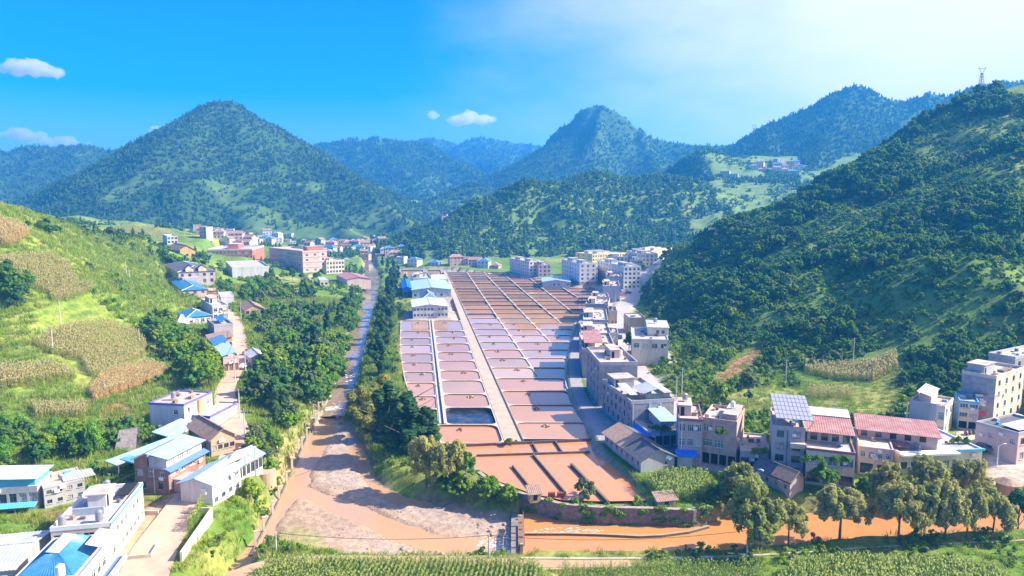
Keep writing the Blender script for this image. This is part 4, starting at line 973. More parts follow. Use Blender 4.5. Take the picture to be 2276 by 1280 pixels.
class House:
    def __init__(s, key, name, label, wall, storeys=2, Rw=(), Lw=(), roof='flat', cat='house', group=None, roofm=None, parapet=0.8, rise=1.8, over=0.5, axis=None, period=0.45, base=None, band=None, trim=None, plotd=None):
        p = plotd or PLOT[key]; s.lx, s.ly, s.h = p['lx'], p['ly'], p['h']
        s.far = p['c'].y > 300
        s.t = empty(name, (p['c'].x, p['c'].y, p['z']), math.atan2(p['ux'].y, p['ux'].x)); tag(s.t, label, cat, group)
        b = MB(); sh = s.h / storeys; dep = 0.16
        for face, W_, spec in (('R', s.lx, Rw), ('L', s.ly, Lw), ('E', s.ly, ()), ('B', s.lx, ())):
            T = {'R': lambda a, d, z: (a, -d, z), 'L': lambda a, d, z: (-d, a, z), 'E': lambda a, d, z: (s.lx + d, a, z), 'B': lambda a, d, z: (a, s.ly + d, z)}[face]
            ops = []
            for k, sp in enumerate(spec[:storeys]):
                if not sp: continue
                st, n = sp[0], sp[1]; m = W_ / n
                w = min(sp[2] if len(sp) > 2 else 1.5, m * 0.86); hh = sp[3] if len(sp) > 3 else 1.45
                sill = sp[4] if len(sp) > 4 else (0.9 if st in 'wdgGo' else 0.08)
                hh = min(hh, sh - sill - 0.2)
                skip = sp[5] if len(sp) > 5 else ()
                for i in range(n):
                    if i in skip: continue
                    c = m * (i + 0.5); ops.append((c - w / 2, c + w / 2, k * sh + sill, k * sh + sill + hh, st))
            cs = sorted({0.0, W_} | {q for o in ops for q in o[:2]}); cz = sorted({-3.0, 0.0, s.h} | {q for o in ops for q in o[2:4]})
            for i in range(len(cs) - 1):
                for j in range(len(cz) - 1):
                    ma, mz_ = (cs[i] + cs[i + 1]) / 2, (cz[j] + cz[j + 1]) / 2
                    if any(o[0] < ma < o[1] and o[2] < mz_ < o[3] for o in ops): continue
                    if cs[i + 1] - cs[i] < 1e-5 or cz[j + 1] - cz[j] < 1e-5: continue
                    mi = 1 if (base is not None and cz[j + 1] <= base[1] + 1e-3) else 0
                    b.quad(T(cs[i], 0, cz[j]), T(cs[i + 1], 0, cz[j]), T(cs[i + 1], 0, cz[j + 1]), T(cs[i], 0, cz[j + 1]), mi)
            for a0, a1, z0, z1, st in ops:
                dd = -(0.9 if st == 'o' else dep)
                b.quad(T(a0, 0, z0), T(a1, 0, z0), T(a1, dd, z0), T(a0, dd, z0)); b.quad(T(a0, 0, z1), T(a1, 0, z1), T(a1, dd, z1), T(a0, dd, z1))
                b.quad(T(a0, 0, z0), T(a0, 0, z1), T(a0, dd, z1), T(a0, dd, z0)); b.quad(T(a1, 0, z0), T(a1, 0, z1), T(a1, dd, z1), T(a1, dd, z0))
                s.window(face, a0, a1, z0, z1, st, T, dd)
        b.quad((0, 0, s.h - .02), (s.lx, 0, s.h - .02), (s.lx, s.ly, s.h - .02), (0, s.ly, s.h - .02))
        s.wall = b.build('wall', [wall, base[0]] if base else wall, s.t)
        rm = roofm or ROOFC; lx, ly, h = s.lx, s.ly, s.h
        if roof == 'flat':
            r = MB(); r.box(0.02, lx - .02, 0.02, ly - .02, h + .003, h + .14); s.part(r, 'roof', rm)
            if parapet:
                q = MB(); e = 0.06
                q.box(-e, lx + e, -e, 0.2, h + .002, h + parapet); q.box(-e, lx + e, ly - .2, ly + e, h + .002, h + parapet); q.box(-e, 0.2, 0.2, ly - .2, h + .002, h + parapet); q.box(lx - .2, lx + e, 0.2, ly - .2, h + .002, h + parapet)
                s.part(q, 'parapet', trim or wall)
        elif roof in ('gable', 'hip', 'shed'):
            r = MB(); ax = axis or ('x' if lx >= ly else 'y'); o = over
            f = (lambda a, c, z: (a, c, z)) if ax == 'x' else (lambda a, c, z: (c, a, z))
            A_, C_ = (lx, ly) if ax == 'x' else (ly, lx)
            am = 0.05 if not s.far else 0.0; pe = period if not s.far else 3.0; dz = -rise * o / (C_ / 2)
            if roof == 'gable':
                corrugated(r, f(-o, -o, h + dz), f(A_ + o, -o, h + dz), f(A_ + o, C_ / 2, h + rise), f(-o, C_ / 2, h + rise), pe, am, 0.08)
                corrugated(r, f(-o, C_ + o, h + dz), f(A_ + o, C_ + o, h + dz), f(A_ + o, C_ / 2, h + rise), f(-o, C_ / 2, h + rise), pe, am, 0.08)
                s.roof = s.part(r, 'roof', rm)
                g = MB()
                for a in (0.0, A_): g.tri(f(a, 0, h - .02), f(a, C_, h - .02), f(a, C_ / 2, h + rise - .05))
                s.part(g, 'gable_end', wall)
                g = MB(); g.box(*(( -o, A_ + o, C_ / 2 - .15, C_ / 2 + .15) if ax == 'x' else (C_ / 2 - .15, C_ / 2 + .15, -o, A_ + o)), h + rise - .02, h + rise + .14); g.build('ridge', trim or rm, s.roof)
            elif roof == 'shed':
                corrugated(r, f(-o, -o, h + .1), f(A_ + o, -o, h + .1), f(A_ + o, C_ + o, h + rise), f(-o, C_ + o, h + rise), pe, am, 0.08); s.roof = s.part(r, 'roof', rm)
                g = MB()
                for a in (0.0, A_): g.poly([f(a, 0, h - .02), f(a, C_, h - .02), f(a, C_, h + rise - .12)])
                g.quad(f(0, C_, h - .02), f(A_, C_, h - .02), f(A_, C_, h + rise - .12), f(0, C_, h + rise - .12)); s.part(g, 'gable_end', wall)
            else:
                k = min(C_ / 2, A_ / 2 - .3); z0 = h - .1
                e = [f(-o, -o, z0), f(A_ + o, -o, z0), f(A_ + o, C_ + o, z0), f(-o, C_ + o, z0)]; q0, q1 = f(k, C_ / 2, h + rise), f(A_ - k, C_ / 2, h + rise)
                r.quad(e[0], e[1], q1, q0); r.quad(e[2], e[3], q0, q1); r.tri(e[1], e[2], q1); r.tri(e[3], e[0], q0); r.quad(*[(x, y, z - .06) for x, y, z in e])
                s.roof = s.part(r, 'roof', rm)
                g = MB()
                for p_, q_ in ((e[0], q0), (e[3], q0), (e[1], q1), (e[2], q1), (q0, q1)): g.tube((p_[0], p_[1], p_[2] + .05), (q_[0], q_[1], q_[2] + .05), 0.12, n=5)
                g.build('ridge', trim or TRIMW, s.roof)
        if band is not None:
            for k in range(1, storeys + 1):
                g = MB(); z = k * sh - (0.02 if k == storeys else 0); e = 0.1
                g.box(-e, lx + e, -e, -0.004, z - .28, z - .01); g.box(-e, -0.004, -.004, ly + e, z - .28, z - .01); s.part(g, 'band', band)
        if not s.far and key:
            for q in range(rs.choice([2, 3, 4])):       # outdoor units of air conditioners
                g = MB(); z = rs.uniform(.55, .9) * s.h
                if rs.random() < .6 and len(Rw) and any(Rw): x = rs.uniform(.4, max(.5, lx - 1.3)); g.box(x, x + .8, -.36, -.03, z, z + .6)
                else: y = rs.uniform(.4, max(.5, ly - 1.3)); g.box(-.36, -.03, y, y + .8, z, z + .6)
                s.part(g, 'air_conditioner', TRIMW)
            if roof == 'flat':
                for q in range(7):
                    g = MB(); x, y = rs.uniform(.06, .88) * lx, rs.uniform(.06, .88) * ly; a_, b_, c_ = rs.uniform(.3, 1.3), rs.uniform(.3, .9), rs.uniform(.2, .8)
                    g.box(x, min(x + a_, lx - .25), y, min(y + b_, ly - .25), h + .15, h + .15 + c_); s.part(g, 'roof_crate', rs.choice([WOODM, CONC, TRIMC, TILE, FRAMED, SHEETG]))
    def window(s, face, a0, a1, z0, z1, st, T, dd):
        f, p, sl = win_mesh(a1 - a0, z1 - z0, st, s.far)
        o = bpy.data.objects.new({'r': 'roller_door', 'D': 'door'}.get(st, 'window'), f); link(o, s.t)
        x, y, z = T(a0 if face == 'R' else a1, dd + 0.07, z0); o.location = (x, y, z); o.rotation_euler = (0, 0, 0 if face == 'R' else -math.pi / 2)
        if p is not None: link(bpy.data.objects.new('pane', p), o)
        if sl is not None: link(bpy.data.objects.new('sill', sl), o)
    def part(s, b, name, m): return b.build(name, m, s.t)
    def box(s, name, m, x0, x1, y0, y1, z0, z1):
        b = MB(); b.box(x0, x1, y0, y1, z0, z1); return s.part(b, name, m)
    def sheet(s, name, m, e0, e1, r1, r0, period=0.45):
        b = MB(); corrugated(b, e0, e1, r1, r0, period, 0.05 if not s.far else 0.0, 0.07); return s.part(b, name, m)
    def hut(s, x0, x1, y0, y1, hh, m, rm=None):
        """stair hut on the flat roof"""
        z = s.h + .12
        o = s.box('stair_hut', m, x0, x1, y0, y1, z, z + hh)
        g = MB(); g.box(x0 - .25, x1 + .25, y0 - .25, y1 + .25, z + hh + .002, z + hh + .16); g.build('hut_roof', rm or ROOFC, o)
        g = MB(); g.box(x0 + .3, x0 + 1.1, y0 - .03, y0 - .003, z + .05, z + min(2.0, hh - .2)); g.build('door', DARK, o)
        return o
    def pos(s, x, y, z=0.0):
        v = s.t.matrix_basis @ Vector((x, y, z)); return tuple(v)
def roof_tank(h, x, y, label, r=0.55, hh=1.3, m=None):
    t = empty('water_tank', h.pos(x, y, h.h + 0.14)); tag(t, label, 'water tank', 'water tanks on the roofs')
    b = MB()
    for i in range(4):
        a = i * math.pi / 2 + .78; b.tube((math.cos(a) * r * .7, math.sin(a) * r * .7, 0), (math.cos(a) * r * .7, math.sin(a) * r * .7, .5), 0.05, n=4)
    b.build('stand', STEEL, t)
    b = MB(); b.tube((0, 0, .5), (0, 0, .5 + hh), r, n=12); b.tube((0, 0, .5 + hh), (0, 0, .5 + hh + .25), r, r * .3, n=12); b.build('drum', m or STEEL, t, smooth=False)
    return t
def canopy(name, pts, label, m, post=None, zlow=None):
    """an open sheet roof on posts; pts: eave start, eave end, high end, high start as (pixel u, v, height)"""
    q = [Vector((*at(u, v, z)[:2], z)) for u, v, z in pts]; o = (q[0] + q[1] + q[2] + q[3]) / 4; g = float(gz(o.x, o.y))
    t = empty(name, (o.x, o.y, g)); tag(t, label, 'canopy'); q = [p - Vector((o.x, o.y, g)) for p in q]
    b = MB(); corrugated(b, *q, 0.5, 0.06, 0.08); b.build('roof_sheet', m, t)
    for i in range(4):
        p = q[i] * 1.0; c = (q[0] + q[1] + q[2] + q[3]) / 4; p = p + (c - p) * 0.06
        b = MB(); zb = float(gz(p.x + o.x, p.y + o.y)) - g - .3
        b.tube((p.x, p.y, zb), (p.x, p.y, p.z - .1), 0.09, n=5); b.build('post', STEEL, t)
    b = MB()
    for i, j in ((0, 1), (1, 2), (2, 3), (3, 0)):
        b.tube(tuple(q[i] - Vector((0, 0, .14))), tuple(q[j] - Vector((0, 0, .14))), 0.07, n=4)
    b.build('beam', STEEL, t)
    return t
# ---- left bank, near
h = House('brick', 'brick_house', 'three storey red brick house with white framed windows and pale blue upper roof', BRICK, 2, [('G', 4, 1.5, 1.5), ('G', 4, 1.6, 1.5)], [('d', 2, 1.0, 1.2, 0.9), ('G', 3, 1.3, 1.3)], roofm=ROOFG, parapet=0.0, base=(PINK, 0.0))
lx, ly, H_ = h.lx, h.ly, h.h
b = MB(); b.box(0.3, lx - .3, 0.5, min(5.2, ly * .6), H_ + .14, H_ + 2.3); up = h.part(b, 'upper_storey', WHITE)
for i in range(4):
    o = bpy.data.objects.new('window', win_mesh(1.2, 1.0, 'd', False)[0]); link(o, up); o.location = (1.0 + i * (lx - 3) / 3.0, 0.42, H_ + .9)
h.sheet('upper_roof', SHEETB, (-.3, -.35, H_ + 2.2), (lx + .2, -.35, H_ + 2.2), (lx + .2, min(5.4, ly * .62), H_ + 3.0), (-.3, min(5.4, ly * .62), H_ + 3.0))
h.sheet('awning', TRIMB, (-.6, -1.1, H_ - .12), (lx + .1, -1.1, H_ - .12), (lx + .1, 0.3, H_ + .45), (-.6, 0.3, H_ + .45))
h.sheet('back_roof', TILE, (-.4, ly + .4, H_ + 1.6), (lx + .2, ly + .4, H_ + 1.6), (lx + .2, ly * .6, H_ + 2.95), (-.4, ly * .6, H_ + 2.95), 0.35)
b = MB(); b.poly([(-.02, min(5.2, ly * .6), H_), (-.02, ly, H_), (-.02, ly, H_ + 1.6), (-.02, ly * .6, H_ + 2.85)]); h.part(b, 'gable_end', BRICK)
h.box('drain_pipe', TRIMW, -.1, -.02, ly * .42, ly * .42 + .09, -1, H_); h.box('porch', PINK, lx * .12, lx * .45, -2.0, -.004, -.4, 2.5)
h.box('porch_roof', ROOFG, lx * .1, lx * .47, -2.2, -.006, 2.502, 2.66)
h = House('purple', 'two_storey_house', 'cream two storey house with violet blue roof edges above the bend of the road', WHITE, 2, [('w', 2, 1.3, 1.4), ('w', 3, 1.2, 1.4)], [None, ('w', 2, 1.1, 1.2, .9, (1,))], parapet=0.5, trim=TRIMV)
lx, ly = h.lx, h.ly
b = MB(); b.box(lx * .25, lx * 1.25, -4.6, -.004, -2.5, 3.0); g = h.part(b, 'lower_wing', CREAM)
b = MB(); b.box(lx * .25 - .15, lx * 1.25 + .15, -4.8, -4.606, 2.75, 3.3); b.box(lx * 1.25 + .004, lx * 1.25 + .2, -4.6, 0, 2.75, 3.3); b.box(lx * .25 - .2, lx * .25 - .004, -4.6, -.1, 2.75, 3.3); b.build('roof_edge', TRIMV, g)
for i in range(4):
    o = bpy.data.objects.new('window', win_mesh(1.3, 1.5, 'w', False)[0]); link(o, g); o.location = (lx * .25 + .7 + i * (lx - 1) / 4, -4.66, .7)
h.box('balcony_column', OCHRE, lx * .45, lx * .62, -.5, -.006, 3.0, 6.2)
roof_tank(h, lx * .35, ly * .6, 'steel drum tank on the violet edged roof')
canopy('metal_canopy', [(336, 960, 6.6), (388, 975, 6.4), (437, 936, 7.2), (400, 930, 7.6)], 'pale blue open canopy in front of the violet edged house', SHEETB)
h = House('oldtile', 'old_tile_house', 'old low house with brown tile roof beside the road bend', TAN, 1, [('d', 4, 1.0, 1.0)], [('d', 2, .9, 1.0)], 'gable', roofm=TILE, period=0.32)
canopy('metal_canopy', [(232, 1024, 5.6), (258, 1034, 5.3), (425, 972, 7.4), (398, 962, 7.8)], 'long pale blue lean-to roof behind the brick house', SHEETB)
canopy('metal_canopy', [(266, 1020, 5.8), (300, 1030, 5.6), (345, 1004, 6.2), (318, 996, 6.4)], 'small teal shed roof tucked under the long lean-to', mat('teal sheet', (.10, .30, .38), .5, .15))
h = House('white', 'white_house', 'white three storey house with pale blue sheet roof on the river bank', WHITE, 2, [('d', 4, 1.2, .9, 1.0), ('w', 4, 1.3, 1.3)], [None, None], 'gable', roofm=SHEETB, rise=1.0, over=.5, axis='x')
b = MB()
for i in range(4): b.box(1 + i * (h.lx - 3) / 3, 2.2 + i * (h.lx - 3) / 3, -.06, -.01, -1.7, -.7)
h.part(b, 'cellar_opening', DARK)
h = House('whiteback', 'white_house', 'long white house under two pale sheet roofs behind the white river bank house', WHITE, 1, [('s', 6, 1.1, 2.0, .6)], [('d', 2, 1.0, 1.2)], 'gable', roofm=SHEETB, rise=1.1, over=.6)
canopy('metal_canopy', [(488, 1040, 7.0), (545, 1012, 7.4), (568, 992, 7.8), (524, 1002, 7.8)], 'white slanting canopy roof behind the long white house', SHEETW)
b = MB(); c = Vector((*at(600, 1052, 1.0)[:2], 0)); b.tube((0, 0, -3), (0, 0, 1.6), 2.2, n=20); o = b.build('round_wall', TAN); o.location = (c.x - 1.2, c.y + .5, -.2); tag(o, 'round tan retaining wall at the end of the white houses', 'wall')
h = House('factory', 'factory_building', 'long workshop with white roof and blue clerestory at the left edge', GREY, 1, [None], [('d', 7, 1.2, 1.7, 1.4)], 'flat', 'factory', roofm=SHEETW, parapet=0, band=None)
h.box('clerestory', TRIMC, .3, h.lx - .3, .4, h.ly - .4, h.h + .14, h.h + 1.5)
h.sheet('upper_roof', SHEETW, (-.3, -.2, h.h + 1.5), (h.lx + .4, -.2, h.h + 1.5), (h.lx + .4, h.ly + .3, h.h + 2.2), (-.3, h.ly + .3, h.h + 2.2), .8)
h.sheet('awning', TRIMC, (-1.6, 0, 1.0), (-1.6, h.ly, 1.0), (-.01, h.ly, 1.4), (-.01, 0, 1.4))
h = House('annex', 'workshop_annex', 'low grey workshop with two rows of small windows right of the white roofed factory', GREY, 2, [('d', 4, .8, .7, .7), ('d', 4, .8, .7, .7)], [None], 'flat', 'workshop', roofm=ROOFC, parapet=.25)
h.sheet('sheet_roof', SHEETG, (h.lx * .5, h.ly * .1, h.h + .3), (h.lx * 1.3, h.ly * .1, h.h + .3), (h.lx * 1.3, h.ly * .6, h.h + .5), (h.lx * .5, h.ly * .6, h.h + .5))
h = House('courthouse', 'courtyard_house', 'flat roofed house with sea blue parapet stripe beside the peach yard', CREAM, 2, [('w', 8, 1.3, 1.3), ('w', 8, 1.3, 1.4)], [('d', 4), ('w', 4)], roofm=ROOFG, parapet=.7, trim=TRIMW)
h.box('parapet_stripe', TRIMC, -.1, h.lx + .1, -.1, -.064, h.h + .1, h.h + .6); h.hut(h.lx * .45, h.lx * .7, h.ly * .35, h.ly * .68, 2.3, WHITE)
h.box('roof_partition', BLUEG, h.lx * .3, h.lx * .32, h.ly * .3, h.ly * .85, h.h + .15, h.h + 1.3)
for i, (x, y, w) in enumerate([(.1, .25, 'nearest the blue tiled roof'), (.06, .85, 'at the far left corner of the flat courtyard roof'), (.9, .62, 'beside the dark roof hatch of the courtyard house')]): roof_tank(h, h.lx * x, h.ly * y, 'round steel tank ' + w)
h.box('dark_canopy', DARK, h.lx * .62, h.lx * .96, h.ly * .05, h.ly * .3, h.h + .9, h.h + 1.0)
h = House('blueroof', 'blue_tiled_house', 'cream house with blue tiled hip roof in the bottom left corner', CREAM, 2, [('w', 7, 1.3, 1.3), ('w', 7, 1.3, 1.4)], [('w', 4), ('w', 4)], roofm=ROOFG, parapet=.5, trim=TRIMW)
lx, ly, z = h.lx, h.ly, h.h + .15
b = MB(); e = [(1.5, 1.2, z), (lx - .2, 1.2, z), (lx - .2, ly + .3, z), (1.5, ly + .3, z)]; i_ = [(4.2, 4.0, z + 1.9), (lx - 2.8, 4.0, z + 1.9), (lx - 2.8, ly - 2.6, z + 1.9), (4.2, ly - 2.6, z + 1.9)]
for k in range(4): corrugated(b, e[k], e[(k + 1) % 4], i_[(k + 1) % 4], i_[k], .35, .05, .07)
rf = h.part(b, 'hip_roof', TILEB)
b = MB(); corrugated(b, (4.2, 4.0, z + 1.95), (lx - 2.8, 4.0, z + 1.95), (lx - 2.8, ly - 2.6, z + 2.2), (4.2, ly - 2.6, z + 2.2), .5, .05, .06); b.build('flat_sheet', SHEETW, rf)
h.sheet('white_canopy', SHEETW, (lx * .5, -.5, z + 1.3), (lx * .9, -.5, z + 1.3), (lx * .9, 1.6, z + 1.9), (lx * .5, 1.6, z + 1.9))
h.box('balcony', TRIMB, 0, lx, -1.2, -.005, 2.9, 3.3); h.box('balcony_edge', WHITE, 0, lx, -1.3, -1.204, 2.8, 3.9)
roof_tank(h, .8, ly * .3, 'white drum tank at the front edge of the blue tiled house', m=TRIMW)
h = House('greyshed', 'grey_shed', 'long grey corrugated shed left of the blue tiled house', GREY, 1, [None], [('d', 4)], 'gable', 'shed', roofm=SHEETG, rise=.9, axis='y', period=.5)
# ---- left bank, middle distance
House('pinkhip', 'pink_house', 'pink two storey house under a dark blue hip roof', PINK, 2, [None, ('w', 3, 1.5, 1.7)], [('d', 3), None], 'hip', roofm=TILEB, rise=1.6)
h = House('dormer', 'gabled_house', 'grey villa with two gabled dormers above the pink house', MAUVE, 2, [('d', 5, 1.6, 1.9), ('d', 5, 1.5, 1.6)], [('d', 4), ('d', 4)], 'hip', roofm=TILED, rise=2.4)
for k in (.3, .65):
    b = MB(); x = h.lx * k; b.box(x - 2, x + 2, -.2, 4, h.h - .1, h.h + 1.8); d = h.part(b, 'dormer', CREAM); b = MB(); corrugated(b, (x - 2.5, -.5, h.h + 1.6), (x - 2.5, 4.2, h.h + 1.6), (x, 4.2, h.h + 3.6), (x, -.5, h.h + 3.6), 3, 0, .1); corrugated(b, (x + 2.5, -.5, h.h + 1.6), (x + 2.5, 4.2, h.h + 1.6), (x, 4.2, h.h + 3.6), (x, -.5, h.h + 3.6), 3, 0, .1); b.build('dormer_roof', TILED, d)
    b = MB(); b.tri((x - 2, -.21, h.h + 1.8), (x + 2, -.21, h.h + 1.8), (x, -.21, h.h + 3.4)); b.build('dormer_gable', CREAM, d)
h.box('front_wing', MAUVE, h.lx * .05, h.lx * .5, -7, -.01, -3, 4.5)
House('bluehip', 'blue_roofed_house', 'white single storey house with dark blue hip roof by the village road', WHITE, 1, [('w', 4, 1.5, 1.4)], [('d', 2)], 'hip', roofm=TILEB, rise=2.0)
canopy('metal_canopy', [(393, 716, 10.5), (420, 721, 10.3), (424, 700, 11.6), (402, 698, 11.6)], 'pale sheet canopy left of the dark blue hip roof', SHEETW)
h = House('whitebox', 'white_flat_house', 'white flat roofed house behind the blue hip roof', WHITE, 2, [('d', 3), ('w', 3)], [('w', 3), ('w', 3)], roofm=ROOFG, parapet=.8); h.hut(h.lx * .2, h.lx * .7, h.ly * .5, h.ly * .9, 2.3, WHITE)
h = House('flatgrey', 'flat_grey_house', 'grey house with bright blue sheet on its flat roof', MAUVE, 1, [None], [None], roofm=ROOFG, parapet=.9)
h.sheet('blue_sheet', TARP, (h.lx * .3, h.ly * .3, h.h + 1.5), (h.lx * .8, h.ly * .3, h.h + 1.5), (h.lx * .75, h.ly * .85, h.h + 2.2), (h.lx * .35, h.ly * .85, h.h + 2.2))
House('brownroof', 'brown_roofed_house', 'low open fronted house with flat brown roof below the blue sheet roof', TAN, 1, [('o', 4, 2.2, 2.0, .2)], [None], 'shed', roofm=TILE, rise=1.2, over=.6)
h = House('bluelean', 'roadside_house', 'narrow pink house with blue sheet roofs on the left of the road', PINK, 1, [('D', 3, 1.2, 2.2)], [None], roofm=ROOFG, parapet=.6)
h.sheet('blue_roof', SHEETB, (-.4, -.3, h.h + .9), (-.4, h.ly * .55, h.h + .9), (h.lx * .9, h.ly * .55, h.h + 2.0), (h.lx * .9, -.3, h.h + 2.0)); h.sheet('blue_roof', mat('deep blue sheet', (.08, .22, .42), .4, .15), (-.4, h.ly * .58, h.h + .9), (-.4, h.ly + .2, h.h + .9), (h.lx * .9, h.ly + .2, h.h + 2.2), (h.lx * .9, h.ly * .58, h.h + 2.2))
h = House('roadside', 'grey_roadside_house', 'small grey house with blue lean-to on the right of the village road', BLUEG, 1, [('d', 2)], [('s', 2, 2.0, 2.4)], 'gable', roofm=SHEETG, rise=1.0)
House('tanhouse', 'brown_tiled_house', 'tan house with brown tile roof at the top of the village road', TAN, 1, [('d', 4)], [None], 'gable', roofm=TILE, rise=2.2)
House('whitelow', 'low_white_house', 'low white flat roofed house near the pink house', WHITE, 1, [None], [None], roofm=ROOFG, parapet=.3)
h = House('schoolred', 'school_building', 'school block with brick red front and pale roof', RED, 3, [('w', 6, 2, 1.8)] * 3, [('G', 12, 2.2, 2.2)] * 3, roofm=ROOFC, parapet=1.2, cat='school', trim=WHITE); h.hut(h.lx * .3, h.lx * .7, h.ly * .4, h.ly * .65, 4, RED)
h = House('schoolwing', 'school_wing', 'long school wing with pink end wall and striped windows', PINK, 4, [('w', 3, 2, 1.8)] * 4, [('w', 16, 2.2, 2.0)] * 4, roofm=ROOFC, parapet=1.3, cat='school', band=RED); h.hut(h.lx * .2, h.lx * .9, 1, 7, 4, RED)
House('hall', 'white_hall', 'white low hall in front of the school', WHITE, 1, [None], [None], roofm=ROOFG, parapet=1.0, cat='hall')
h = House('cream', 'cream_building', 'cream three storey block between the school and the river', CREAM, 3, [('d', 6, 1.5, 1.6)] * 3, [('d', 6)] * 3, roofm=ROOFG, parapet=1.0, cat='building'); h.hut(h.lx * .1, h.lx * .4, 1, 4, 2.5, CREAM)
House('pinkshed', 'pink_roofed_shed', 'low shed with pink roof beside the upper river', PINK, 1, [None], [None], 'gable', roofm=SHEETR, rise=1.4, cat='shed')
House('smallcream', 'cream_cottage', 'tiny cream cottage among trees below the school', CREAM, 1, [('d', 2)], [None], roofm=ROOFG, parapet=.3)
House('mudhouse', 'mud_house', 'ochre mud house with brown tile roof on the terraced slope', OCHRE, 1, [('d', 3)], [('d', 3)], 'gable', roofm=TILE, rise=3.0)
House('hillwhite', 'white_farmhouse', 'white farmhouse alone in the pale terraced fields', WHITE, 2, [('d', 3)] * 2, [('d', 2)] * 2, roofm=ROOFG, parapet=.8)
# ---- works beside the ponds
h = House('office', 'office_building', 'white two storey office at the head of the left ponds', WHITE, 2, [('w', 10, 1.4, 1.4)] * 2, [('d', 3)] * 2, 'gable', roofm=SHEETW, rise=1.2, cat='office', trim=TRIMW); h.box('stairs', STEEL, h.lx * .62, h.lx * .9, -1.2, -.02, 2.9, 3.1)
House('guesthouse', 'small_villa', 'small cream villa with slate blue hip roof behind the white office', CREAM, 1, [('w', 3)], [('w', 3)], 'hip', roofm=mat('slate blue tiles', (.16, .22, .33), .5, .2), rise=2.6)
House('bigshed', 'pump_shed', 'long shed with pale blue roof and grey walls beside the causeway', BLUEG, 1, [('d', 6)], [None], 'gable', roofm=SHEETB, rise=1.5, cat='shed')
House('blueshed', 'blue_shed', 'bright blue sheet metal shed by the river trees', TARP, 1, [('s', 2, 3, 3)], [None], 'gable', roofm=TARP, rise=1.2, cat='shed')
h = House('flatblock', 'grey_block', 'grey flat roofed block cluttered with roof gear behind the pump shed', GREY, 2, [('d', 6)] * 2, [None], roofm=ROOFG, parapet=1.0, cat='building'); h.hut(h.lx * .1, h.lx * .4, h.ly * .3, h.ly * .7, 2.4, GREY); roof_tank(h, h.lx * .7, h.ly * .5, 'tank on the grey block behind the pump shed', 1.0, 1.8)
House('whitehall', 'white_shed', 'white walled shed nearest the causeway head', WHITE, 1, [None], [None], roofm=SHEETW, parapet=.4, cat='shed')
# ---- right bank
h = House('greyshop', 'grey_block_building', 'long grey three storey block with glazed canopy on its roof', GREYB, 3, [('d', 2, .9, 1.0, 1.0, (1,)), ('d', 3, .9, 1.1, .9, (0, 2)), None], [('d', 6, 1.0, 1.6), ('d', 7, 1.0, 1.5), ('d', 7, 1.0, 1.5)], roofm=ROOFC, parapet=.9, trim=GREY, cat='building')
lx, ly, z = h.lx, h.ly, h.h
h.sheet('roof_canopy', SHEETG, (lx * .3, 1.0, z + 2.2), (lx * .3, ly * .38, z + 2.2), (lx * .66, ly * .38, z + 3.3), (lx * .66, 1.0, z + 3.3)); h.sheet('roof_canopy', SHEETG, (lx * .99, 1.0, z + 2.2), (lx * .99, ly * .38, z + 2.2), (lx * .66, ly * .38, z + 3.3), (lx * .66, 1.0, z + 3.3))
h.box('canopy_glass', GLASSG, lx * .36, lx * .94, 1.0, 1.06, z + .2, z + 2.1); h.sheet('white_canopy', SHEETW, (.6, ly * .12, z + 1.6), (lx * .26, ly * .12, z + 1.6), (lx * .26, ly * .55, z + 2.2), (.6, ly * .55, z + 2.2)); h.hut(lx * .1, lx * .6, ly * .7, ly * .95, 2.4, GREY)
for k in (.03, .42, .68): h.box('drain_pipe', TRIMW, lx * k, lx * k + .12, -.14, -.02, -1, z)
roof_tank(h, lx * .3, ly * .2, 'steel tank beside the glazed roof canopy', .5, .9)
h = House('greytall', 'grey_block_building', 'tall blank grey block building, second from the old tiled cottage along the ponds', GREYB, 4, [None] * 4, [('d', 4, 1.0, 1.5)] * 4, roofm=ROOFC, parapet=1.0, trim=GREY, cat='building'); h.hut(h.lx * .45, h.lx * .7, h.ly * .4, h.ly * .8, 2.4, PINK); roof_tank(h, h.lx * .78, h.ly * .5, 'slim white tank on the tall blank grey block', .4, 1.3, TRIMW)
h = House('tarproof', 'grey_block_building', 'grey block building with red tiled roof hut and green roof plants', GREYB, 3, [None] * 3, [('d', 3)] * 3, roofm=ROOFC, parapet=1.0, trim=GREY, cat='building'); o = h.hut(h.lx * .08, h.lx * .4, h.ly * .2, h.ly * .6, 2.4, CREAM); h.sheet('red_roof', SHEETR, (h.lx * .05, h.ly * .05, h.h + 2.5), (h.lx * .62, h.ly * .05, h.h + 2.5), (h.lx * .62, h.ly * .7, h.h + 3.3), (h.lx * .05, h.ly * .7, h.h + 3.3))
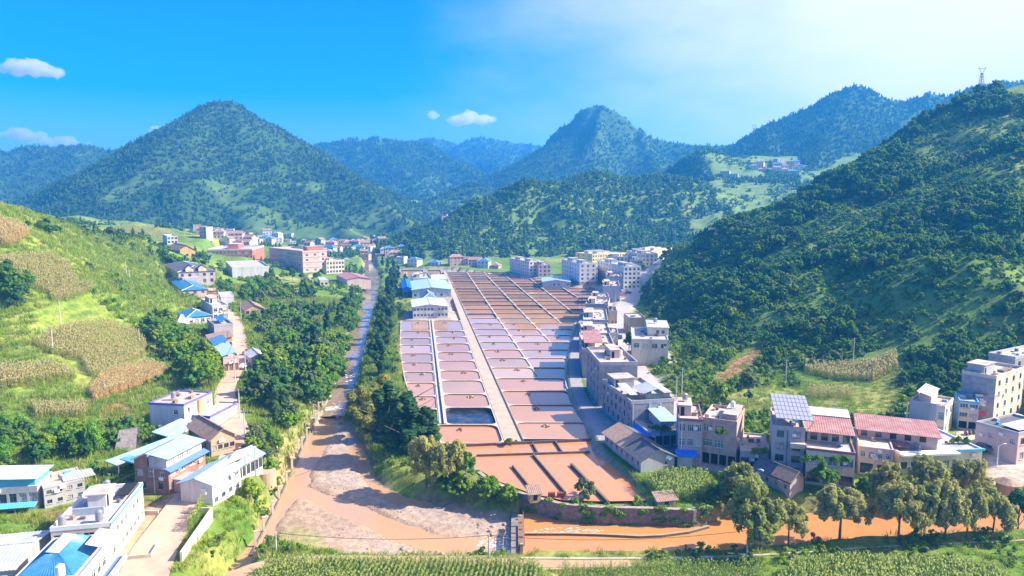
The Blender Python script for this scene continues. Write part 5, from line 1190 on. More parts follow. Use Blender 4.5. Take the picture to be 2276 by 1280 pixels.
for key, lb, w in (('infill1', 'narrow beige house squeezed in beyond the planted roof house', CREAM), ('infill2', 'small beige house on the street side of the junk roofed house', TAN), ('infill3', 'low grey house on the street side of the pale grey flat roofed house', GREY), ('flat5', 'pale grey flat roofed house with low parapets, fourth along the ponds', GREY), ('flat4', 'flat roofed house with junk strewn roof, fifth along the ponds', GREY), ('flat3', 'house with planted flat roof, sixth along the ponds', GREYB), ('flat2', 'grey flat roofed house before the teal block', GREY), ('flat1', 'teal grey house at the far end of the pond side row', BLUEG)):
    h = House(key, 'flat_roofed_house', lb, w, 2, [('d', 5, 1.2, 1.2, .9, (0, 1, 3)), None], [('d', 3)] * 2, roofm=ROOFC, parapet=.9, cat='house', group='houses between the ponds and the street', trim=GREY)
    h.hut(h.lx * .1, h.lx * .4, h.ly * .3, h.ly * .7, 2.2, [CREAM, GREY, PINK][len(key + lb) % 3])
    for q in range(9):
        x, y = rs.uniform(.1, .85) * h.lx, rs.uniform(.15, .8) * h.ly
        h.box('roof_crate', rs.choice([TILE, CONC, WHITE, WOODM]), x, x + rs.uniform(.5, 1.6), y, y + rs.uniform(.4, 1.2), h.h + .15, h.h + .15 + rs.uniform(.3, .9))
h = House('oldlong', 'old_tile_house', 'long low cottage with tan and dark tile roofs beside the orange pool', GREY, 1, [('d', 2, .6, .8, 1.0, (0,))], [('d', 7, .6, .8, 1.2)], 'gable', roofm=TILED, rise=1.9, axis='y', period=.34, over=.6)
h.sheet('tan_tiles', mat('tan clay roof tiles', (.47, .30, .20), .9, .25, 2.0, dirt=(.25, .17, .12), dirt_amt=.6), (-.7, h.ly * .42, h.h - .12), (-.7, h.ly + .7, h.h - .12), (h.lx / 2, h.ly + .7, h.h + 2.06), (h.lx / 2, h.ly * .42, h.h + 2.06), .34)
h = House('bluetarp', 'low_shop', 'low white shop with blue awning and terrace pots beside the mauve house', WHITE, 1, [('s', 4, 2.0, 2.2, .3)], [('s', 2, 2.4, 2.2, .3)], roofm=ROOFC, parapet=.35, cat='shop')
h.sheet('blue_awning', TARP, (-1.6, -1.0, 2.6), (-1.6, h.ly * .8, 2.6), (.2, h.ly * .8, 3.3), (.2, -1.0, 3.3)); b = MB(); b.box(h.lx * .45, h.lx, .5, h.ly * .9, h.h + .15, h.h + 2.4); u_ = h.part(b, 'upper_room', MAUVE); b = MB(); corrugated(b, (h.lx * .42, .1, h.h + 2.4), (h.lx * 1.03, .1, h.h + 2.4), (h.lx * 1.03, h.ly, h.h + 3.2), (h.lx * .42, h.ly, h.h + 3.2), .5, .05, .07); b.build('upper_roof', SHEETB, u_)
for i in range(3):
    o = bpy.data.objects.new('window', win_mesh(1.2, 1.1, 'w', False)[0]); link(o, u_); o.location = (h.lx * .5 + i * 1.7, .44, h.h + .9)
h = House('mauve', 'mauve_house', 'mauve grey three storey house with plum cornice and bright blue awning', MAUVE, 3, [('d', 2, 1.5, 1.5), ('G', 3, 1.3, 1.6), ('G', 3, 1.3, 1.6)], [None, ('G', 2), ('G', 2)], roofm=ROOFC, parapet=.6, trim=TRIMP)
h.hut(0.2, h.lx * .55, h.ly * .3, h.ly * .8, 2.3, PINK); roof_tank(h, h.lx * .3, h.ly * .55 , 'grey tank above the stair hut of the mauve house', .6, 1.2).location.z += 2.4
b = MB(); corrugated(b, (-.6, -2.6, 2.6), (h.lx * .8, -2.6, 2.6), (h.lx * .8, -.02, 3.2), (-.6, -.02, 3.2), .45, .05, .07); aw = h.part(b, 'awning', TARP); b = MB(); b.box(-.1, h.lx * .6, -1.8, -.02, -1, 2.5); b.build('kiosk', WHITE, aw)
h.box('drain_pipe', TRIMW, h.lx * .12, h.lx * .14 + .08, -.12, -.01, 0, h.h)
h = House('brickfour', 'brick_shop_house', 'pinkish brick three storey building with dark shop front at the street corner', BRICKP, 3, [None, ('d', 2, .9, 1.2, .9, (0,)), None], [('o', 4, 1.9, 2.5, .1), ('G', 3, 2.0, 1.7, .8, (0,)), ('G', 3, 2.0, 1.7, .8, (0,))], roofm=ROOFC, parapet=.7, cat='building')
h.hut(h.lx * .1, h.lx * .85, h.ly * .05, h.ly * .4, 1.5, BRICKP); roof_tank(h, h.lx * .5, h.ly * .25, 'pale tank on the pinkish brick corner building', .5, 1.1, TRIMW).location.z += 1.6
h = House('shopfront', 'glazed_shop', 'single storey glazed shop with planted terrace between the brick and grey buildings', GREY, 1, [('s', 3, 2.0, 2.6, .3)], [None], roofm=ROOFC, parapet=.5, cat='shop')
h = House('greyfour', 'grey_four_storey_building', 'weathered grey four storey building with solar panel roof', GREY, 4, [('d', 2, 1.6, 1.5), ('d', 2, 1.7, 1.5), ('d', 2, 1.6, 1.5), ('d', 2, 1.4, 1.5)], [None] * 4, roofm=ROOFC, parapet=.8, cat='building')
lx, ly, z = h.lx, h.ly, h.h
h.box('drain_pipe', FRAMED, lx * .46, lx * .48, -.14, -.01, -1, z); h.box('balcony', CREAM, lx * .55, lx + .1, -1.3, -.006, 6.9, 7.9); b = MB()
fr = MB(); e0, e1, r1, r0 = Vector((lx * .1, .2, z + 2.3)), Vector((lx * 1.25, .2, z + 2.3)), Vector((lx * 1.1, ly * .9, z + 4.4)), Vector((-lx * .05, ly * .9, z + 4.4))
fr.quad(*[tuple(q - Vector((0, 0, .12))) for q in (e0, e1, r1, r0)])
for q in (e0, e1, r1, r0): fr.tube((q.x * .8 + .2, min(q.y, ly - .2), z), tuple(q - Vector((0, 0, .1))), .08, n=4)
arr = h.part(fr, 'solar_array', STEEL)
pm = None; nu, nv = 9, 6
for i in range(nu):
    for j in range(nv):
        q = []
        for a, c in ((i + .06, j + .04), (i + .94, j + .04), (i + .94, j + .96), (i + .06, j + .96)):
            q.append(e0.lerp(e1, a / nu).lerp(r0.lerp(r1, a / nu), c / nv))
        if pm is None:
            g = MB(); c0 = q[0]; v = [tuple(p - c0) for p in q]; g.quad(*v); lo = [(p[0], p[1], p[2] - .05) for p in v]
            for k in range(4): g.quad(v[k], lo[k], lo[(k + 1) % 4], v[(k + 1) % 4])
            pm = g.mesh('solar_panel', SOLAR)
        o = bpy.data.objects.new('solar_panel', pm); link(o, arr); o.location = q[0]
h = House('terrace', 'terrace_house', 'cream house with planted balcony terrace and faded red sheet roof', CREAM, 2, [('s', 3, 2.6, 2.0, .5), ('G', 3, 2.6, 1.8, .8)], [None, None], roofm=ROOFC, parapet=.5, cat='house', trim=TRIMP)
h.box('upper_storey', CREAM, .4, h.lx - .3, h.ly * .35, h.ly - .2, h.h + .15, h.h + 2.6); b = MB()
for i in range(4): b.box(1 + i * h.lx * .23, 2.3 + i * h.lx * .23, h.ly * .35 - .05, h.ly * .35 - .006, h.h + .4, h.h + 2.0)
h.part(b, 'upper_window', GLASS); h.sheet('red_roof', SHEETR, (-.2, h.ly * .22, h.h + 2.7), (h.lx + .3, h.ly * .22, h.h + 2.7), (h.lx + .3, h.ly + .3, h.h + 3.7), (-.2, h.ly + .3, h.h + 3.7)); h.sheet('white_roof', SHEETW, (-.2, h.ly * .78, h.h + 3.62), (h.lx + .3, h.ly * .78, h.h + 3.62), (h.lx + .3, h.ly + 1.2, h.h + 4.0), (-.2, h.ly + 1.2, h.h + 4.0))
h = House('pinkrow', 'pink_house', 'pink two storey house with long red roof beside the terrace house', PINK, 2, [('s', 2, 2.4, 2.2, .3), ('G', 4, 1.0, 1.3, .9)], [None, None], roofm=ROOFC, parapet=.4)
h.sheet('red_roof', SHEETR, (-.4, h.ly * .4, h.h + 2.1), (h.lx * 2.5, h.ly * .4, h.h + 2.1), (h.lx * 2.5, h.ly + .6, h.h + 3.0), (-.4, h.ly + .6, h.h + 3.0)); h.box('upper_storey', PINK, .3, h.lx * 2.4, h.ly * .5, h.ly, 0, h.h + 2.2); b = MB()
for i in range(5): b.box(.8 + i * h.lx * .44, 2.0 + i * h.lx * .44, h.ly * .5 - .05, h.ly * .5 - .008, h.h + .4, h.h + 1.7)
h.part(b, 'upper_window', GLASS)
h = House('creamlow', 'cream_courtyard_house', 'cream low house with long balcony and green planted roof end', CREAM, 1, [('d', 8, 1.5, 1.5)], [None], roofm=ROOFG, parapet=.5, cat='house', trim=TRIMW)
h.sheet('lean_roof', SHEETR, (.5, 1.0, h.h + 1.2), (h.lx * .2, 1.0, h.h + 1.2), (h.lx * .2, h.ly * .6, h.h + 2.4), (.5, h.ly * .6, h.h + 2.4)); h.box('roof_wall', GREY, h.lx * .25, h.lx * .27, .5, h.ly * .8, h.h + .15, h.h + 1.6)
h.box('upper_room', BLUEG, h.lx * .5, h.lx * .66, h.ly * .3, h.ly * .7, h.h + .15, h.h + 2.4); h.box('balcony_edge', TRIMW, 0, h.lx * .68, -1.4, -.006, h.h - .2, h.h + .2); h.box('blue_edge', TRIMC, h.lx * .7, h.lx + .2, -.6, -.07, h.h + .2, h.h + .6)
h = House('corner', 'corner_house', 'grey end wall house with two rows of wide windows at the plaza corner', CREAM, 2, [('G', 2, 1.5, 1.8), ('G', 2, 1.5, 1.8)], [('G', 5, 1.9, 1.7, .8, (1, 2, 3, 4)), ('G', 5, 1.9, 1.7, .8, (1, 2, 3, 4))], roofm=ROOFC, parapet=.7)
h.box('end_wall', GREY, -.08, -.01, h.ly * .24, h.ly, -1, h.h + .9); h.box('roof_room', PINK, h.lx * .2, h.lx, h.ly * .45, h.ly * .8, h.h + .15, h.h + 2.2); h.sheet('room_roof', SHEETW, (h.lx * .1, h.ly * .42, h.h + 2.2), (h.lx * 1.1, h.ly * .42, h.h + 2.2), (h.lx * 1.1, h.ly * .85, h.h + 3.0), (h.lx * .1, h.ly * .85, h.h + 3.0))
for key, lb, trimm in (('shop2', 'narrow shop house with sea blue corner strip next to the corner house', TRIMC), ('shop3', 'shop house with brown sheet roof and red signboard by the parked motorbikes', TRIMW)):
    h = House(key, 'shop_house', lb, CREAM, 3, [('o', 2, 2.4, 1.9, .1), ('G', 2, 2.0, 1.4), ('G', 2, 2.0, 1.4)], [None, None, None], roofm=ROOFC, parapet=.5, cat='shop', trim=trimm, group='shop houses on the plaza')
    if key == 'shop3': h.box('signboard', mat('red signboard', (.62, .04, .10), .6, .1), 0, h.lx, -.5, -.1, 2.1, 2.9); h.sheet('brown_roof', TILE, (-.5, -.6, h.h + .6), (h.lx + .5, -.6, h.h + .6), (h.lx + .5, h.ly, h.h + 1.8), (-.5, h.ly, h.h + 1.8)); roof_tank(h, h.lx * .3, h.ly * .7, 'pair topping tank on the brown roofed shop house', .5, 1.0)
    else: h.box('corner_strip', TRIMC, -.12, -.01, -.1, .5, 0, h.h)
h = House('greyfive', 'tall_grey_house', 'tall grey four storey house with cream windowed end at the right edge', CREAM, 4, [('d', 4, 1.3, 1.4)] * 4, [None, ('d', 4, 1.2, 1.4, .9, (1, 2, 3)), ('d', 4, 1.2, 1.4, .9, (0, 2, 3)), None], roofm=ROOFC, parapet=.9, cat='house', base=(GREY, 0.0))
h.box('side_render', GREYB, -.08, -.01, .1, h.ly, -1, h.h); h.hut(h.lx * .05, h.lx * .4, h.ly * .4, h.ly * .9, 2.6, GREY); h.box('roof_planter', WOODM, h.lx * .5, h.lx * .8, h.ly * .2, h.ly * .4, h.h + .15, h.h + .7)
h = House('faredge', 'grey_building', 'grey building half cut by the right edge above the tall grey house', GREYB, 3, [('d', 4)] * 3, [None] * 3, roofm=ROOFG, parapet=.9, cat='building', trim=GREY)
h = House('pinkedge', 'pink_building', 'pink building with dark roof at the right edge below the plaza', PINK, 2, [('d', 4)] * 2, [('o', 2, 3.0, 2.2, .2, (0,)), ('d', 4, .9, .9, 1.1, (1, 3))], roofm=TILED, parapet=.6, cat='building', trim=GREY)
h.sheet('white_roof', SHEETW, (h.lx * .1, .6, h.h + .7), (h.lx, .6, h.h + .7), (h.lx, h.ly * .5, h.h + 1.0), (h.lx * .1, h.ly * .5, h.h + 1.0))
h = House('willowhut', 'old_tile_house', 'old grey tiled cottage half hidden behind the olive willows', GREY, 1, [None], [('d', 4, .6, .8)], 'gable', roofm=TILED, rise=1.6, axis='y', period=.34)
h.sheet('tan_tiles', TILE, (-.6, -.6, h.h - .1), (-.6, h.ly * .5, h.h - .1), (h.lx / 2, h.ly * .5, h.h + 1.75), (h.lx / 2, -.6, h.h + 1.75), .34)
p = PLOT['kiln']; c = p['c'] + p['ux'] * p['lx'] / 2 + p['uy'] * p['ly'] / 2; t = empty('thatched_hut', (c.x, c.y, p['z'])); tag(t, 'low round hut with tan roof at the lower right edge', 'hut')
b = MB(); b.tube((0, 0, -1), (0, 0, 1.6), 2.0, n=14); b.build('wall', TAN, t); b = MB(); b.tube((0, 0, 1.6), (0, 0, 2.5), 2.5, .6, n=14); b.build('roof', mat('thatch', (.40, .26, .17), .95, .3, 2), t)
# ---- across the street
h = House('creamhill', 'cream_hillside_house', 'cream stepped house at the foot of the wooded hill', CREAM, 2, [None, ('w', 4, 2.0, 1.6)], [('d', 2)] * 2, roofm=ROOFG, parapet=.5, trim=WHITE)
h.box('upper_block', CREAM, h.lx * .45, h.lx * 1.05, h.ly * .35, h.ly, h.h + .15, h.h + 3.0); b = MB(); b.box(h.lx * .7, h.lx * .78, h.ly * .35 - .06, h.ly * .35 - .01, h.h + 1, h.h + 2.2); b.box(h.lx * .85, h.lx * .93, h.ly * .35 - .06, h.ly * .35 - .01, h.h + 1, h.h + 2.2); h.part(b, 'upper_window', GLASS); h.box('upper_roof', ROOFG, h.lx * .43, h.lx * 1.07, h.ly * .33, h.ly + .2, h.h + 3.003, h.h + 3.3); roof_tank(h, h.lx * .7, h.ly * .7, 'tank on the cream stepped house', .7, 1.2).location.z += 3.2
House('tanhill', 'tan_house', 'tan house with open ground floor across the street from the ponds', TAN, 2, [None, None], [('o', 2, 2.0, 2.0, .2), None], roofm=ROOFG, parapet=.6)
House('whitewall', 'white_gable_building', 'blank white walled building at the bend of the street', WHITE, 2, [None], [None], roofm=ROOFG, parapet=.6, cat='building')
# ---- apartment blocks
GA = 'apartment blocks beyond the ponds'
APTW = wallm('warm white apartment wall', (.74, .68, .58), (.45, .38, .32), .4)
def block(key, label, w, n, Rn, Ln, **k):
    h = House(key, 'apartment_block', label, w, n, [('d', Rn, 1.6, 1.5)] * n if Rn else [None] * n, [('d', Ln, 1.6, 1.5)] * n, roofm=ROOFG, parapet=.8, cat='apartment block', group=GA, **k)
    h.hut(h.lx * .15, h.lx * .5, h.ly * .1, h.ly * .3, 2.4, WHITE); h.hut(h.lx * .15, h.lx * .6, h.ly * .6, h.ly * .8, 2.4, WHITE); return h
block('apt1', 'white four storey block at the far left of the apartments', APTW, 4, 3, 9, band=GREY)
block('apt2', 'white block with pinkish gable next to the far left block', PINK, 3, 3, 4)
block('apt3', 'white five storey block with bright end wall above the blue shed', APTW, 5, 3, 7, base=(BRICKP, 3.0))
block('apt4', 'grey white five storey block nearest the street', APTW, 5, 4, 9)
block('apt5', 'long pale yellow block at the back of the apartments', YELLOW, 5, 14, 3)
block('apt6', 'cream block in the middle of the back row', CREAM, 5, 5, 4)
block('apt7', 'cream yellow block at the right end of the back row', YELLOW, 5, 9, 3)
block('apt8', 'small white block right of the grey white one', APTW, 3, 3, 2)
block('apt9', 'warm white block behind the orange one', APTW, 4, 5, 2)
block('apt10', 'pale block farthest back above the cream row', YELLOW, 5, 5, 2)
block('apt11', 'cream block right behind the block nearest the street', CREAM, 4, 4, 2)
block('yellow1', 'low orange block between the two white blocks', OCHRE, 3, 3, 2)
h = House('pavilion', 'arched_hall', 'grey hall with round arches and dark roof behind the street', BLUEG, 2, [('o', 4, 3.4, 3.5, .3), None], [None], 'hip', roofm=TILED, rise=3, cat='hall')
h = House('redhouse', 'reddish_villa', 'reddish white villa at the right end of the apartments', PINK, 3, [('d', 4)] * 3, [('d', 2)] * 3, 'hip', roofm=SHEETR, rise=2)
_p = at(1262, 626, .8); PLOT['longshed'] = None
plot('longshed', (1206, 637), (1204, 628), (1266, 634), 0.4, 3.6); plot('roundhouse', (952, 589), (946, 584), (968, 586), 2, 7)
House('longshed', 'blue_roofed_shed', 'long low shed with blue roof at the top right of the ponds', BLUEG, 1, [('d', 6, 1.2, 1.2, .9, (0, 1, 4))], [None], 'gable', roofm=SHEETB, rise=1.4, cat='shed')
# ---- scattered village houses
def small_house(u, v, w, d, n, wall, roof, label, group, z=None):
    x, y, zz = hit(u, v) if z is None else (*at(u, v, z)[:2], z)
    a = rs.uniform(-.5, .5); ux = Vector((math.cos(a), math.sin(a)))
    House(None, 'village_house', label, wall, n, [('d', max(2, int(w / 3)), 1.4, 1.4)] * n, [('d', 2, 1.2, 1.3)] * n, roof[0], group=group, roofm=roof[1], parapet=.7, rise=2.2,
          plotd=dict(c=Vector((x, y)), ux=ux, uy=Vector((-ux.y, ux.x)), lx=w, ly=d, z=zz - .1, h=2.9 * n))
RFS = [('flat', ROOFC), ('flat', ROOFG), ('flat', ROOFC), ('gable', TILE), ('hip', SHEETR), ('hip', TILEB)]
V1 = [(437, 522), (452, 516), (468, 512), (478, 521), (490, 524), (505, 520), (516, 545), (527, 536), (540, 548), (556, 532), (572, 530), (584, 526), (604, 534), (618, 530), (632, 529), (648, 532), (530, 552), (548, 556), (462, 524), (498, 512)]
V1 += [(444, 528), (486, 516), (520, 528), (562, 538), (596, 530), (612, 540), (640, 526), (660, 532), (474, 530), (508, 532)]
V1 += [(430, 516), (458, 520), (482, 530), (494, 536), (512, 540), (536, 528), (548, 540), (578, 538), (590, 542), (606, 526), (624, 538), (644, 542), (668, 540), (680, 546)]
V3x = [(852, 516), (872, 508), (890, 512), (912, 502), (936, 504), (950, 506), (974, 494), (982, 498)]
V2 = [(700, 548), (712, 546), (724, 556), (738, 562), (748, 536), (756, 538), (768, 562), (780, 546), (794, 564), (802, 572), (814, 550), (822, 546), (832, 542), (842, 546), (856, 570), (866, 574), (786, 538), (690, 552), (676, 558), (664, 552), (734, 548), (758, 556), (784, 560), (806, 548), (828, 562), (850, 556), (716, 562), (770, 542), (690, 566), (728, 574), (718, 530), (728, 532), (742, 534), (752, 545), (764, 550), (776, 553), (790, 545), (800, 556), (812, 560), (824, 555), (838, 552), (708, 572), (700, 555), (846, 566), (860, 562), (872, 566), (884, 560), (800, 540), (818, 566), (836, 572)]
V3 = [(846, 512), (876, 512), (866, 500), (884, 496), (898, 500), (906, 488), (918, 494), (930, 498), (944, 490), (956, 497), (968, 502), (962, 488), (900, 510), (925, 508), (858, 508)]
V4 = [(1512, 383), (1565, 388), (1600, 390), (1622, 396), (1636, 347), (1650, 350), (1668, 376), (1680, 372), (1686, 380), (1704, 362), (1716, 372), (1728, 366), (1738, 376), (1746, 370), (1756, 366), (1762, 380), (1770, 374), (1784, 372), (1796, 378), (1808, 380), (1740, 384), (1752, 388), (1720, 384)]
V5 = [(1020, 588), (1040, 590), (1060, 594), (950, 590), (1000, 592), (1580, 540), (1596, 545), (880, 585), (905, 590), (1090, 596)]
V3 += V3x
for pts, w0, lb, gr in ((V1, 9.5, 'hamlet left below the pointed mountain', 'hamlet below the pointed mountain'), (V2, 10.5, 'where the valley narrows beyond the school', 'houses at the valley narrows'),
                        (V3, 9.5, 'lower slope right of the pointed mountain', 'houses on the lower slope'), (V4, 13, 'in the hillside village above the terraces', 'hillside village above the terraces'), (V5, 11, 'at the foot of the central wooded hill', 'houses at the foot of the central hill')):
    for u, v in pts:
        n_, w_, r_f = rs.choice([1, 2, 2, 3]), rs.choice([(WHITE, 'white'), (WHITE, 'white'), (CREAM, 'cream'), (PINK, 'pink'), (GREY, 'grey'), (MAUVE, 'mauve'), (TAN, 'tan')]), rs.choice(RFS)
        rn = {'flat': 'flat', 'gable': 'brown gabled', 'hip': 'red hipped' if r_f[1] is SHEETR else 'blue hipped'}[r_f[0]]
        small_house(u, v, rs.uniform(.7, 1.3) * w0, rs.uniform(.6, .9) * w0, n_, w_[0], r_f, '%s storey %s house with %s roof, %s' % (['one', 'two', 'three'][n_ - 1], w_[1], rn, lb), gr)
# ------------------------------------------------------------------ vegetation
BARK = mat('grey brown bark', (.17, .125, .09), 0.95, 0.3, 3.0); BARKP = mat('pale bark', (.36, .31, .25), 0.95, 0.25, 3.0)
L_POP = leaf_mat('poplar leaves', (.06, .15, .045), (.10, .20, .055)); L_WIL = leaf_mat('olive willow leaves', (.34, .38, .10), (.44, .42, .13), .48); L_WIY = leaf_mat('yellowing willow leaves', (.36, .34, .055), (.33, .36, .06), .45)
L_BRO = leaf_mat('broad green leaves', (.135, .29, .038), (.23, .37, .05)); L_LUSH = leaf_mat('fresh green leaves', (.17, .35, .02), (.30, .40, .035), .45); L_GRY = leaf_mat('greyish leaves', (.16, .24, .075), (.24, .29, .11)); L_DRK = leaf_mat('dark hill leaves', (.085, .215, .05), (.15, .28, .055))
L_BAM = leaf_mat('bamboo leaves', (0.154, 0.350, 0.042), (0.224, 0.406, 0.056), .45); L_CORN = leaf_mat('green maize leaves', (0.196, 0.336, 0.063), (0.280, 0.378, 0.084), .4); L_CORNY = leaf_mat('ripening maize leaves', (.36, .40, .11), (.48, .42, .13), .4); L_CORNT = leaf_mat('dry maize leaves', (0.644, 0.434, 0.196), (0.728, 0.490, 0.238), .4)
L_GRS = leaf_mat('grass blades', (0.182, 0.308, 0.035), (0.350, 0.378, 0.070), .4); L_FAR = leaf_mat('far wood leaves', (0.056, 0.119, 0.048), (0.126, 0.189, 0.070), .25); L_FARL = leaf_mat('far pale wood leaves', (0.11, 0.24, 0.04), (0.20, 0.31, 0.06), .35)
def leaf_cloud(blobs, n, size, rng, elong=1.0, droop=0.0, fill=0.55, up=0.35):
    """n leaf faces spread through ellipsoid clumps; most lie near each clump's skin"""
    B = np.array([[*c, *r] for c, r in blobs], float); vol = (B[:, 3] * B[:, 4] * B[:, 5]) ** 0.67; k = rng.choice(len(B), n, p=vol / vol.sum())
    d = rng.normal(size=(n, 3)); d /= np.linalg.norm(d, axis=1)[:, None]
    rad = rng.uniform(fill, 1.0, n) ** 0.7 * (1 + rng.normal(0, .06, n))
    C = B[k, :3] + d * rad[:, None] * B[k, 3:]
    nr = d * 1.15 + rng.normal(size=(n, 3)) * 0.5; nr[:, 2] += up * 1.5; nr /= np.linalg.norm(nr, axis=1)[:, None]
    a = np.cross(nr, rng.normal(size=(n, 3))); a[:, 2] -= droop * 2; a -= nr * (a * nr).sum(1)[:, None]; a /= np.linalg.norm(a, axis=1)[:, None] + 1e-9
    b = np.cross(nr, a); s = size * rng.uniform(.6, 1.35, n)[:, None]
    a = a * s * elong; b = b * s / elong ** .5
    V = np.stack([C - b * .8, C + a, C + b * .8, C - a], 1).reshape(-1, 3)
    return V, np.arange(n * 4).reshape(n, 4)
def trunk_mb(h, r, rng, limbs=5, lean=.1, top=.75):
    b = MB(); p = Vector((0, 0, -.5)); n = 4; pts = [p]
    for i in range(n): pts.append(Vector((rng.normal(0, lean) * h * .12 * (i + 1) / n, rng.normal(0, lean) * h * .12 * (i + 1) / n, h * top * (i + 1) / n)))
    for i in range(n): b.tube(pts[i], pts[i + 1], r * (1 - i / n * .7), r * (1 - (i + 1) / n * .7), n=7, cap=False)
    for i in range(limbs):
        k = rng.integers(1, n); a = rng.uniform(0, 6.28); q = pts[k].lerp(pts[k + 1], rng.uniform(0, 1)); e = q + Vector((math.cos(a), math.sin(a), rng.uniform(.7, 1.4))) * h * rng.uniform(.14, .26)
        b.tube(q, e, r * .42, r * .12, n=5, cap=False)
    return b
PROTO = {}
def proto(key, blobs_fn, n, size, lm, h, r, elong=1.0, droop=0.0, seeds=3, bark=None, limbs=5, fill=.55, up=.35, top=.75):
    out = []
    for s in range(seeds):
        rng = np.random.default_rng(1000 + s * 31 + len(key) * 7 + ord(key[0]))
        V, F = leaf_cloud(blobs_fn(rng), n, size, rng, elong, droop, fill, up)
        cm = np_mesh('crown', V, F, lm); tm = trunk_mb(h, r, rng, limbs, top=top).mesh('trunk', bark or BARK, True) if r else None
        out.append((cm, tm))
    PROTO[key] = out
def rb(rng, lo, hi): return rng.uniform(lo, hi)
def b_poplar(rng, H=14.0, w=2.3):
    o = []
    for i in range(26):
        t = rng.uniform(.12, 1.0); ww = w * (1 - abs(t - .42) ** 1.5 * 1.35) * rng.uniform(.55, 1.0); a = rng.uniform(0, 6.28); q = ww * rng.uniform(.2, .75)
        o.append(((math.cos(a) * q, math.sin(a) * q, t * H * .93), (ww * .52, ww * .52, H * .085 * rng.uniform(.8, 1.4))))
    return o
def b_round(H, w, lo=.3, n=22, flat=.75):
    def f(rng):
        o = []
        for i in range(n):
            t = rng.uniform(0, 1); a = rng.uniform(0, 6.28); z = H * (lo + (1 - lo) * t * .9); e = math.sin(math.pi * (.18 + .72 * t)) ; q = w * .5 * e * rng.uniform(.3, 1.05); r = w * rng.uniform(.085, .23)
            o.append(((math.cos(a) * q, math.sin(a) * q, z), (r, r, r * flat)))
        return o
    return f
def b_limbs(H, w, n=7, per=9, lo=.42):
    def f(rng):
        o = []
        for i in range(n):
            a = i * 2.4 + rng.uniform(-.5, .5); e = rng.uniform(.12, .92); q = w * .5 * e; z = H * (lo + (.92 - lo) * (1 - .75 * e ** 1.6) * rng.uniform(.75, 1.08)); lr = w * rng.uniform(.10, .19)
            for k in range(per):
                d = rng.normal(size=3); d /= np.linalg.norm(d); r = lr * rng.uniform(.32, .62)
                o.append(((math.cos(a) * q + d[0] * lr, math.sin(a) * q + d[1] * lr, z + d[2] * lr * .8 - rng.uniform(0, .05) * H), (r, r, r * rng.uniform(.7, 1.5))))
        return o
    return f
def b_cone(H, w, n=14):
    def f(rng):
        return [((rng.normal(0, w * .06), rng.normal(0, w * .06), H * (.12 + .86 * k / n)), (w * .5 * (1 - k / n * .85), w * .5 * (1 - k / n * .85), H / n * 1.1)) for k in range(n)]
    return f
proto('poplar', b_poplar, 7500, .30, L_POP, 14, .22, seeds=3, limbs=8, top=.9)
proto('willow', b_limbs(11, 10.5, 19, 8, .22), 11500, .24, L_WIL, 11, .30, 1.5, .5, seeds=5, limbs=9)
proto('willowy', b_round(9, 8.5, .12, 26, .85), 7500, .27, L_WIY, 9, .24, 1.5, .4, seeds=2, limbs=7)
proto('broad', b_limbs(8, 7.4, 12, 6, .3), 3400, .32, L_BRO, 8, .2, seeds=5)
proto('lush', b_limbs(7, 6.4, 12, 6, .25), 3200, .30, L_LUSH, 7, .18, seeds=3)
proto('grey', b_limbs(7, 6.4, 11, 6, .3), 2600, .30, L_GRY, 7, .16, seeds=3, bark=BARKP)
proto('dark', b_limbs(8, 6.4, 12, 6, .28), 3000, .34, L_DRK, 8, .2, seeds=3)
proto('bamboo', b_round(8, 6.5, .05, 24, 1.3), 3600, .30, L_BAM, 7, .08, 2.2, .6, seeds=2, limbs=8)
def banana_mesh(seed):
    rng = np.random.default_rng(seed); b = MB()
    for i in range(9):
        a = i * 2.4 + rng.uniform(0, .5); L = rng.uniform(1.6, 2.3); c, s = math.cos(a), math.sin(a); prev = None
        for k in range(6):
            t = k / 5; r = .2 + L * t * .8; z = 1.6 + L * (t - t * t * .9); w = .34 * math.sin(math.pi * min(.95, .12 + t)); p = (c * r - s * w, s * r + c * w, z - .1); q = (c * r + s * w, s * r - c * w, z - .1); m_ = (c * r, s * r, z)
            if prev: b.quad(prev[0], prev[2], m_, p); b.quad(prev[2], prev[1], q, m_)
            prev = (p, q, m_)
    return b.mesh('crown', L_BAM)
_tb = MB(); _tb.tube((0, 0, -.4), (0, 0, 1.9), .17, .1, n=7); _tb = _tb.mesh('trunk', L_LUSH)
PROTO['banana'] = [(banana_mesh(3), _tb), (banana_mesh(8), _tb)]
def tree(kind, x, y, z, s, label, cat='tree', group=None, name=None, w=1.0, v=None):
    cm, tm = PROTO[kind][rs.randrange(len(PROTO[kind])) if v is None else v]
    t = empty(name or {'poplar': 'poplar_tree', 'willow': 'willow_tree', 'willowy': 'willow_tree', 'bamboo': 'bamboo_clump', 'banana': 'banana_plant'}.get(kind, 'broadleaf_tree'), (x, y, z), rs.uniform(0, 6.28)); t.scale = (s * w, s * w, s); tag(t, label, cat, group)
    link(bpy.data.objects.new('crown', cm), t)
    if tm is not None: link(bpy.data.objects.new('trunk', tm), t)
    return t
HT = {'poplar': 14, 'willow': 11, 'willowy': 9, 'broad': 8, 'lush': 7, 'grey': 7, 'dark': 8, 'bamboo': 8, 'banana': 3.6}
def tree_px(kind, u, v, h, label, group=None, w=1.0, z=None, cat='tree'):
    x, y, zz = hit(u, v) if z is None else (*at(u, v, z)[:2], z)
    return tree(kind, x, y, zz - .15, h / HT[kind], label, cat, group, w=w)
